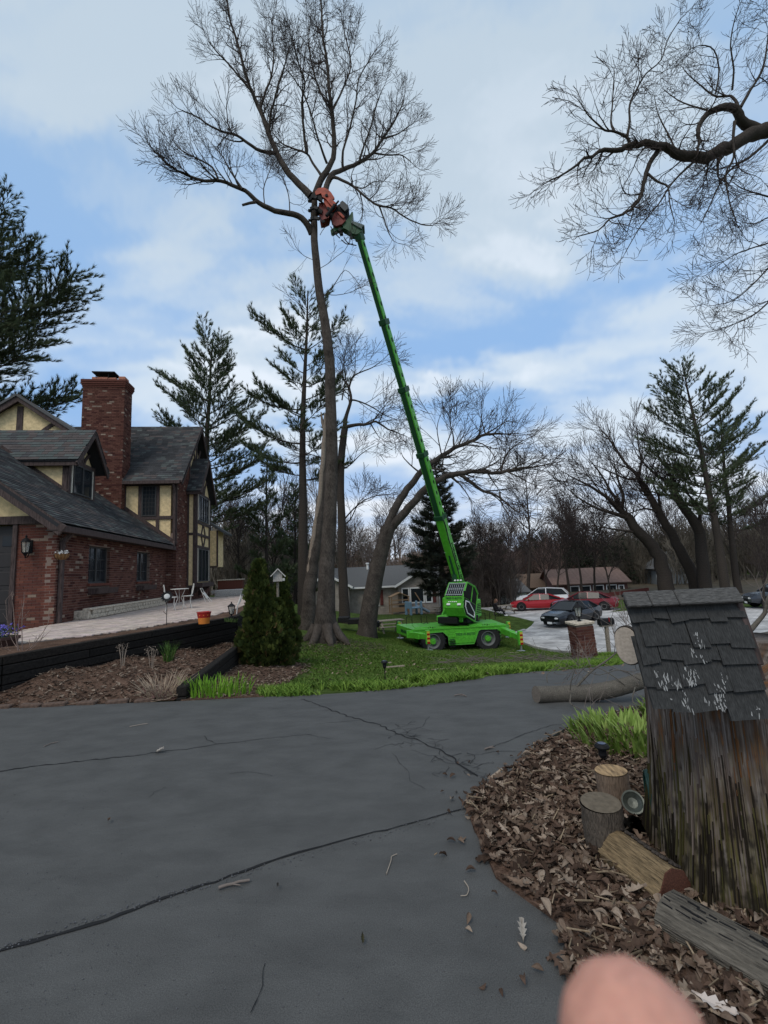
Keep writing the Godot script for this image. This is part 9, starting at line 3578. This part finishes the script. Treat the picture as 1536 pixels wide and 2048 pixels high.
func near_things() -> void:
	# two upright log ends
	var a := G0(1214, 1716)
	var t := thing("upright_log", "front upright cut log end standing in the leaves left of the stump", "log", a)
	log_piece(t, Vector3(0, -0.05, 0), Vector3(-0.012, 0.29, 0.02), 0.105, mat("log_bark", Color(0.1, 0.08, 0.062), 0.95, "fiber", Vector3(7, 1.0, 7), {"bump": 2.5}), M.end_grain)
	a = G0(1236, 1620)
	t = thing("upright_log", "rear upright log end, its bark stripped, behind the front log end", "log", a)
	log_piece(t, Vector3(0, -0.05, 0), Vector3(-0.015, 0.235, -0.01), 0.1, mat("stripped_log", Color(0.19, 0.135, 0.095), 0.9, "fiber", Vector3(8, 0.8, 8), {"bump": 1.5}), M.cut_wood, 0.04)
	# split log and old timber lying as an edging
	var s0 := G0(1232, 1728, 0.02)
	var s1 := G0(1352, 1822, 0.02)
	t = thing("split_log", "split yellow brown log lying between the upright log and the old beam", "log", s0)
	var d := s1 - s0
	var m := MB.new()
	var sec := pg([-0.09, -0.02, 0.095, -0.02, 0.105, 0.08, 0.065, 0.155, 0.0, 0.178, -0.04, 0.165, -0.075, 0.1, -0.105, 0.085])
	var z := d.normalized()
	var x := Vector3.UP.cross(z).normalized()
	m.prism(sec, Transform3D.IDENTITY, d.length())
	obj("split_wood", m, mat("split_face", Color(0.2, 0.14, 0.075), 0.9, "fiber", Vector3(7, 7, 0.6), {"bump": 2.0, "detail": "mild", "dscale": Vector3(6, 6, 2)}), t, Transform3D(Basis(x, z.cross(x), z), Vector3.ZERO))
	var en := MB.new()
	en.prism(sec, Transform3D(Basis(x, z.cross(x), z), d + z * 0.001), 0.005)
	obj("rotten_end", en, mat("rotten_end", Color(0.09, 0.035, 0.022), 0.95, "cell", Vector3.ONE * 10.0), t)
	var bs := MB.new()
	for k in 8:
		var f := k / 8.0
		bs.bar(d * f + Vector3(0, 0.166, 0) + x * 0.045, d * (f + 0.11) + Vector3(0, 0.164 + rf(0, 0.008), 0) + x * 0.05, rf(0.03, 0.06), 0.015, z.cross(x) + x * 0.6, 0.004)
	obj("bark_strip", bs, M.bark_dark, t)
	var b0 := G0(1340, 1872, 0.0)
	var b1 := G0(1600, 2030, 0.0)
	t = thing("old_beam", "grey weathered beam lying in the leaves at the lower right, in front of the stump", "beam", b0)
	d = b1 - b0
	z = d.normalized()
	x = Vector3.UP.cross(z).normalized()
	m = MB.new()
	m.prism(pg([-0.1, -0.03, 0.1, -0.03, 0.105, 0.12, 0.07, 0.155, -0.015, 0.168, -0.07, 0.15, -0.105, 0.11]), Transform3D.IDENTITY, d.length())
	obj("beam", m, mat("beam_wood", Color(0.115, 0.1, 0.08), 0.9, "fiber", Vector3(6, 6, 0.5), {"bump": 2.5, "detail": "mild", "dscale": Vector3(5, 5, 1.5)}), t, Transform3D(Basis(x, z.cross(x), z), Vector3.ZERO))
	var cr := MB.new()
	for k in 26:
		var f := R.randf() * 0.85
		var o := rf(-0.055, 0.065)
		var yy := 0.161 if absf(o) < 0.03 else 0.152
		cr.bar(d * f + x * o + Vector3(0, yy + 0.004, 0), d * (f + rf(0.04, 0.14)) + x * (o + rf(-.006, .006)) + Vector3(0, yy + 0.004, 0), rf(0.002, 0.005), 0.008, Vector3.UP)
	obj("crack", cr, M.asphalt_dark, t)
	# pan, stone, rock, hose, solar light
	t = thing("metal_pan", "round dark metal pan leaning between the rear log and the stump", "pan", P(1266, 1604, 2.95))
	m = MB.new()
	var tl := Basis.from_euler(Vector3(0.95, -0.35, 0))
	m.lathe([Vector2(0, -0.03), Vector2(0.03, -0.028), Vector2(0.05, -0.008), Vector2(0.056, 0.0), Vector2(0.064, 0.002), Vector2(0.064, 0.005), Vector2(0.055, 0.004), Vector2(0.048, -0.006), Vector2(0.028, -0.024), Vector2(0, -0.026)], 28, Transform3D(tl, Vector3.ZERO))
	obj("pan", m, mat("pan_grey", Color(0.09, 0.1, 0.085), 0.35, "soft", Vector3.ONE * 8.0, {"metal": 0.3}), t)
	for q in [["tan rough stone under the metal pan, against the stump", 1282, 1690, 0.15, M.stone, "stone"], ["pale round rock half buried in leaves left of the upright logs", 1166, 1650, 0.1, M.pale_stone, "rock"]]:
		var p := G0(q[1], q[2])
		t = thing(q[5], q[0], q[5], p)
		m = MB.new()
		var nz := FastNoiseLite.new()
		nz.seed = int(q[1])
		nz.frequency = 1.6
		for j in 11:
			for i in 17:
				var th := PI * j / 10.0
				var ph := TAU * i / 16.0
				var dir := Vector3(sin(th) * cos(ph), cos(th), sin(th) * sin(ph))
				var r: float = q[3] * (0.75 + 0.45 * nz.get_noise_3d(dir.x * 1.4 + 5.0, dir.y * 1.4, dir.z * 1.4))
				m.vert(Vector3(dir.x * r, dir.y * r * 0.75 + q[3] * 0.3, dir.z * r), dir)
		for j in 10:
			for i in 16:
				var w := j * 17 + i
				m.ix.append_array([w, w + 1, w + 18, w, w + 18, w + 17])
		obj("stone", m, q[4], t)
	t = thing("garden_hose", "coiled green garden hose hanging against the left foot of the stump", "hose", P(1300, 1590, 2.72))
	m = MB.new()
	for k in 5:
		var ring := []
		var rr := []
		for i in 29:
			var an := TAU * i / 28
			ring.append(Basis(Vector3.UP, -0.38) * Vector3(-0.01 + k * 0.008 + rf(-.002, .002), cos(an) * (0.12 + 0.004 * (k % 3)), sin(an) * (0.09 + 0.004 * (k % 2))))
			rr.append(0.0085)
		m.tube(ring, rr, 7, false)
	obj("coil", m, mat("hose_green", Color(0.008, 0.034, 0.026), 0.5), t)
	solar_light("near black solar path light among leaves in front of the daylilies", G0(1209, 1545), 0.21, 0.0)
	# leaf litter
	var leaf := leaf_mesh()
	var poly := pg([0.46, 3.18, 0.5, 2.6, 0.7, 2.2, 0.64, 1.9, 0.6, 0.6, 0.9, 0.2, 4.2, 1.0, 5.4, 4.0, 5.0, 6.6, 3.5, 5.7, 2.4, 5.0, 1.7, 4.5, 1.2, 4.1, 1.0, 3.75, 0.7, 3.5])
	var xs := []
	var cs := []
	var guard := 0
	while xs.size() < 11000 and guard < 99000:
		guard += 1
		var p := Vector2(rf(0.25, 3.6), rf(0.3, 5.6))
		if R.randf() < 0.55:
			p = Vector2(rf(0.25, 2.2), rf(1.2, 4.0))
		p += Vector2(rf(-.05, .05), rf(-.05, .05))
		if not Geometry2D.is_point_in_polygon(p + Vector2(rf(-.04, .07), rf(-.05, .05)), poly):
			continue
		if Vector2(p.x - 1.71, p.y - 2.49).length() < 0.36:
			continue
		# thinner on the trampled strip beside the asphalt at the bottom
		if p.x < 0.9 and p.y < 1.9 and R.randf() < 0.75:
			continue
		xs.append(leaf_at(GP(p.x, p.y, rf(0.05, 0.085)), rf(0.3, 0.95)))
		cs.append(leaf_tone())
	for k in 45:
		var p := Vector2(rf(0.2, 1.0), rf(1.5, 4.0))
		xs.append(leaf_at(GP(p.x, p.y, 0.045), 0.6))
		cs.append(leaf_tone())
	var cut := int(xs.size() * 0.55)
	tag(multi("leaf_litter", leaf, xs.slice(0, cut), cs.slice(0, cut)), "deep brown oak leaf litter round the stump and logs", "leaves")
	tag(multi("curled_leaves", curled_leaf(), xs.slice(cut), cs.slice(cut)), "small curled dry leaves mixed into the oak leaf litter", "leaves")
	# bark chips and straw among them
	var chip := MB.new()
	chip.bar(Vector3(-0.05, 0, 0), Vector3(0.05, 0.004, 0), 0.006, 0.004)
	xs = []
	cs = []
	for k in 900:
		var p := Vector2(rf(0.4, 2.6), rf(1.2, 4.6))
		if not Geometry2D.is_point_in_polygon(p, poly):
			continue
		xs.append(Transform3D(Basis.from_euler(Vector3(rf(-.2, .2), R.randf() * TAU, rf(-.25, .25))).scaled(Vector3.ONE * rf(0.4, 1.1)), GP(p.x, p.y, rf(0.07, 0.1))))
		cs.append(Color(0.4, 0.3, 0.2) * rf(0.3, 1.2))
	tag(multi("straw_and_chips", chip.mesh(M.leaf), xs, cs), "thin straw and bark chips scattered over the leaf litter", "wood chips")
	var wl := thing("white_oak_leaf", "large pale dry oak leaf at the bottom right corner beside the old beam", "leaf", G0(1432, 2010, 0.09))
	var o := MeshInstance3D.new()
	o.mesh = leaf
	o.material_override = mat("pale_leaf", Color(0.5, 0.43, 0.38), 0.85)
	o.transform = Transform3D(Basis.from_euler(Vector3(0.1, 0.9, 0.15)).scaled(Vector3(0.95, 0.6, 0.9)), Vector3.ZERO)
	put(o, "blade", wl)


func make_fallen_limb() -> void:
	var t := thing("fallen_limb", "cut fallen tree limb lying across the driveway, its branches reaching behind the stump", "log")
	var tb := MB.new()
	var tc := MB.new()
	var d := 5.5
	var main := [G0(1072, 1389, 0.13), P(1130, 1388, 5.45), P(1200, 1383, 5.4), P(1262, 1368, 5.4), P(1330, 1345, 5.5), P(1420, 1310, 5.6), P(1520, 1276, 5.9), P(1640, 1250, 6.3)]
	var s := smooth(main, [0.092, 0.094, 0.093, 0.088, 0.08, 0.07, 0.058, 0.04])
	tb.tube(s[0], s[1], 16, false)
	var e := MB.new()
	var a: Vector3 = s[0][0]
	var n: Vector3 = (s[0][0] - s[0][1]).normalized()
	var x := n.cross(Vector3.UP).normalized()
	var y := n.cross(x)
	for k in 18:
		e.tri(a + n * 0.004, a + (x * cos(TAU * k / 18) + y * sin(TAU * k / 18)) * 0.091, a + (x * cos(TAU * (k + 1) / 18) + y * sin(TAU * (k + 1) / 18)) * 0.091, n)
	obj("cut_end", e, mat("old_cut", Color(0.13, 0.11, 0.09), 0.9, "soft", Vector3.ONE * 8.0), t)
	var o := {"seg": 0.16, "wig": 0.28, "up": 0.03, "kids": [0, 4, 4, 5], "len": [0.2, 0.32, 0.5, 0.75], "rad": [0.003, 0.004, 0.007, 0.011], "ang": Vector2(0.4, 1.1), "rmin": 0.0026, "per_metre": 4.0, "top": 2}
	var defs := [
		[[1150, 1378, 1180, 1345, 1215, 1320, 1240, 1295, 1250, 1265], 5.4, 5.7, 0.016, 0.005, 0.15],
		[[1240, 1300, 1230, 1270, 1222, 1245, 1226, 1225], 5.65, 5.8, 0.007, 0.003, 0.1],
		[[1140, 1380, 1142, 1365, 1146, 1350, 1150, 1340], 5.3, 5.2, 0.008, 0.003, 0.2],
		[[1142, 1390, 1140, 1405, 1150, 1413, 1170, 1422, 1190, 1430], 5.25, 4.9, 0.008, 0.003, 0.1],
		[[1270, 1375, 1265, 1400, 1275, 1420, 1280, 1445], 5.2, 4.8, 0.008, 0.003, 0.1],
		[[1250, 1370, 1215, 1345, 1180, 1330, 1160, 1345], 5.3, 5.6, 0.007, 0.003, 0.2],
		[[1280, 1360, 1240, 1340, 1200, 1350, 1170, 1342], 5.3, 5.0, 0.006, 0.003, 0.2],
		[[1095, 1365, 1094, 1350, 1105, 1340, 1120, 1325], 5.5, 5.7, 0.006, 0.003, 0.4],
		[[1420, 1312, 1480, 1315, 1530, 1302, 1600, 1300], 5.5, 5.4, 0.055, 0.03, 0.6],
		[[1470, 1292, 1510, 1250, 1530, 1225, 1536, 1195, 1560, 1160], 5.7, 5.6, 0.035, 0.012, 0.3],
		[[1500, 1283, 1530, 1290, 1560, 1330, 1580, 1380], 5.7, 5.3, 0.025, 0.01, 0.3],
		[[1300, 1350, 1290, 1300, 1270, 1260, 1250, 1235], 5.5, 6.0, 0.01, 0.003, 0.2],
	]
	limbs(tb, tc, defs, o, 2)
	obj("trunk", tb, mat("limb_bark", Color(0.12, 0.105, 0.085), 0.95, "fiber", Vector3(5, 5, 5), {"bump": 2.0, "detail": "mild", "dscale": Vector3(2, 2, 2)}), t)
	obj("branches", tc, M.twig_grey, t)


# ---- the asphalt's cracks and the odds and ends on it ---------------------------------------------

func ribbon(mb: MB, xs: Array, w0: float, w1: float, jag: float) -> void:
	# xs: pixels along the crack, as read in the enlarged view of the driveway
	var pts := []
	for i in range(0, xs.size(), 2):
		pts.append(G0(xs[i] / 1.396, 1380.0 + xs[i + 1] / 1.396))
	var fine := []
	for i in pts.size() - 1:
		var n := maxi(2, int((pts[i + 1] - pts[i]).length() / 0.05))
		for k in n:
			fine.append(pts[i].lerp(pts[i + 1], float(k) / n) + Vector3(rf(-jag, jag), 0, rf(-jag, jag)))
	fine.append(pts[-1])
	var last := []
	for i in fine.size():
		var d: Vector3 = fine[mini(i + 1, fine.size() - 1)] - fine[maxi(i - 1, 0)]
		var side := Vector3(-d.z, 0, d.x).normalized()
		var w := lerpf(w0, w1, float(i) / fine.size()) * rf(0.45, 1.2)
		var c: Vector3 = fine[i]
		c.y = H(c.x, -c.z) + 0.0345
		var e := [c - side * w * 0.5, c + side * w * 0.5]
		if last.size():
			mb.quad(last[0], last[1], e[1], e[0], Vector3.UP)
		last = e


func make_driveway_details() -> void:
	var drive: Node3D = get_node("driveway")
	var m := MB.new()
	ribbon(m, [-60, 775, 0, 755, 120, 722, 200, 700, 300, 668, 410, 625, 500, 592, 600, 560, 680, 530, 760, 500, 830, 478, 900, 460], 0.026, 0.014, 0.006)
	ribbon(m, [900, 460, 960, 442, 1050, 420, 1150, 395, 1230, 372, 1305, 352], 0.013, 0.009, 0.006)
	obj("seam", m, M.asphalt_dark, drive)
	var c := MB.new()
	ribbon(c, [-40, 250, 60, 236, 150, 225, 300, 210, 370, 204, 440, 192, 500, 187, 560, 178, 610, 170, 650, 165, 700, 160, 760, 152, 870, 142], 0.016, 0.006, 0.014)
	ribbon(c, [840, 28, 880, 45, 930, 70, 970, 88, 1010, 100, 1060, 115, 1110, 140, 1160, 158, 1200, 175, 1240, 195, 1270, 215, 1300, 240, 1335, 262], 0.012, 0.016, 0.016)
	ribbon(c, [570, 145, 580, 158, 605, 170], 0.006, 0.006, 0.01)
	ribbon(c, [640, 255, 700, 250, 760, 262], 0.003, 0.003, 0.012)
	ribbon(c, [415, 322, 432, 308, 462, 294], 0.005, 0.003, 0.008)
	ribbon(c, [1020, 100, 960, 104, 880, 112], 0.006, 0.003, 0.014)
	ribbon(c, [860, 142, 890, 150, 930, 156], 0.006, 0.003, 0.012)
	for k in 26:
		var x := rf(1080, 1340)
		var y := 60.0 + (x - 1000) * 0.52 + rf(-30, 45)
		var q := [x, y]
		for j in 4:
			x += rf(-34, 46)
			y += rf(-12, 17)
			q.append(minf(x, 1380.0))
			q.append(y)
		ribbon(c, q, rf(0.003, 0.008), 0.003, 0.014)
	ribbon(c, [1100, 200, 1115, 225, 1140, 250, 1150, 275, 1190, 300], 0.004, 0.003, 0.012)
	ribbon(c, [1380, 180, 1440, 150, 1530, 118, 1600, 100], 0.006, 0.005, 0.016)
	ribbon(c, [1300, 205, 1360, 195, 1420, 190, 1500, 200], 0.005, 0.004, 0.016)
	ribbon(c, [700, 933, 720, 880, 735, 830, 740, 790], 0.004, 0.003, 0.01)
	obj("crack", c, M.asphalt_dark, drive)
	# crumbs raised along the seam
	var g := MB.new()
	for k in 260:
		var f := R.randf()
		var p := G0(lerpf(-20, 935, f), lerpf(1925, 1634, pow(f, 0.92)) + rf(-4, 9))
		p.y = H(p.x, -p.z) + 0.034
		var s := rf(0.002, 0.006)
		g.box(Transform3D(Basis.from_euler(rv() * 2.0), p), Vector3(s, s, s))
	for k in 700:
		var p := G0(rf(0, 1100), rf(1430, 2048))
		if Geometry2D.is_point_in_polygon(Vector2(p.x, -p.z), drive_poly()):
			p.y = H(p.x, -p.z) + 0.032
			var s := rf(0.0015, 0.004)
			g.box(Transform3D(Basis.from_euler(rv() * 2.0), p), Vector3(s, s, s))
	var gr := obj("grit", g, M.asphalt_worn, drive)
	gr.set_meta("kind", "stuff")
	# twigs dropped on the asphalt
	var tw := [
		["short thick broken stick lying just below the long seam", [611, 583, 650, 572, 697, 561], 0.008, true],
		["thin hooked twig on the dark asphalt right of the seam", [1080, 540, 1092, 505, 1095, 490, 1110, 484], 0.003, false],
		["curled straw loop on the asphalt near the leaf bed", [1298, 560, 1310, 580, 1305, 600, 1288, 602], 0.003, false],
		["small stick beside the lower edge of the leaf bed", [1410, 504, 1446, 497], 0.005, false],
		["thin twig lying right of the crazed cracks", [1355, 188, 1378, 180], 0.008, true],
		["twig at the far left above the long crack", [122, 175, 140, 166, 162, 161], 0.005, false],
		["faint twig left of the middle, near the grass edge", [362, 118, 390, 112, 412, 108], 0.004, false],
		["twig lying near the cut end of the fallen limb", [1270, 30, 1290, 26, 1303, 33], 0.007, true],
	]
	for q in tw:
		var pts := []
		for i in range(0, q[1].size(), 2):
			var p := G0(q[1][i] / 1.396, 1380.0 + q[1][i + 1] / 1.396)
			p.y = H(p.x, -p.z) + 0.034 + q[2]
			pts.append(p)
		var o: Vector3 = pts[0]
		var b := MB.new()
		var rel := []
		var rr := []
		for i in pts.size():
			rel.append(pts[i] - o)
			rr.append(q[2] * (1.0 - 0.35 * i / pts.size()))
		if rel.size() > 2:
			var s := smooth(rel, rr, q[2] * 0.4)
			b.tube(s[0], s[1], 6)
		else:
			b.tube(rel, rr, 6)
		if q[3]:
			b.tube([rel[0].lerp(rel[-1], 0.45), rel[0].lerp(rel[-1], 0.45) + Vector3(0.05, 0.012, 0.03)], [q[2] * 0.5, q[2] * 0.3], 5)
		var n := obj("twig", b, M.twig_grey if q[2] > 0.004 else mat("pale_straw", Color(0.3, 0.25, 0.2), 0.9), null, Transform3D(Basis.IDENTITY, o))
		tag(n, q[0], "twig", "twigs dropped on the driveway")
	# curled leaves and small droppings of bark
	var leaf := leaf_mesh()
	for q in [["pale curled leaf on the long left crack", 320, 1520, 0.75, Color(0.5, 0.45, 0.4)], ["brown curled leaf alone on the left asphalt", 217, 1663, 0.35, Color(0.14, 0.09, 0.06)], ["dark curled leaf low on the right asphalt", 726, 1905, 0.28, Color(0.06, 0.055, 0.03)], ["pale twisted leaf by the asphalt's right edge, near the bottom", 1047, 1890, 0.6, Color(0.42, 0.38, 0.33)], ["tiny tan leaf right of the hooked twig", 873, 1733, 0.2, Color(0.4, 0.28, 0.17)], ["dark leaf just under the broken stick", 556, 1796, 0.22, Color(0.05, 0.045, 0.04)]]:
		var p := G0(q[1], q[2])
		p.y = H(p.x, -p.z) + 0.05
		var o := MeshInstance3D.new()
		o.mesh = leaf
		o.transform = Transform3D(Basis.from_euler(Vector3(rf(-.3, .3), R.randf() * TAU, rf(-.3, .3))).scaled(Vector3(q[3], q[3] * 1.6, q[3])), p)
		var lm: StandardMaterial3D = M.leaf.duplicate()
		lm.vertex_color_use_as_albedo = false
		lm.albedo_color = (q[4] as Color).linear_to_srgb()
		o.material_override = lm
		put(o, "dropped_leaf")
		tag(o, q[0], "leaf", "leaves dropped on the driveway")
	# cut brush lying on the lawn below the crane
	var br := thing("cut_brush", "low heap of cut brush and twigs on the lawn between the crane and the driveway", "brush", GP(3.6, 12.3))
	var bm := MB.new()
	for k in 240:
		var x := rf(-2.2, 2.0)
		var zz := rf(-0.7, 0.7)
		var p := Vector3(x, H(3.6 + x, 12.3 - zz) - H(3.6, 12.3) + rf(0.02, 0.16), zz)
		var d := Vector3(rf(-1, 1), rf(-.12, .25), rf(-.6, .6)).normalized()
		var l := rf(0.2, 0.7)
		bm.tube([p, p + d * l * 0.5 + rv() * 0.03, p + d * l], [0.006, 0.005, 0.003], 3)
	obj("twigs", bm, M.twig_grey, br)
	for q in [["pale split chunk of wood on the lawn in front of the crane", 790, 1337, 0.5, 0.07], ["pale flat slab of wood on the lawn below the crane", 890, 1341, 0.55, 0.04], ["small pale wood chip by the crane's right jack", 1028, 1307, 0.5, 0.05], ["pale wood chip on the lawn left of the crane", 775, 1328, 0.25, 0.04]]:
		var hit := G0(q[1], q[2])
		# walk along the line of sight to the lawn
		var o := Vector3(0, 1.6, 0)
		var dir := (hit - o).normalized()
		var p := o
		for k in 900:
			p = o + dir * (3.0 + k * 0.04)
			if p.y < H(p.x, -p.z):
				break
		var w := MB.new()
		w.box(T(Vector3(0, q[4] * 0.4, 0), rf(-.4, .4), rf(-.1, .1), rf(-.1, .1)), Vector3(q[3], q[4], 0.1), 0.01)
		tag(obj("wood_chunk", w, M.deadwood, null, Transform3D(Basis.IDENTITY, p)), q[0], "wood")
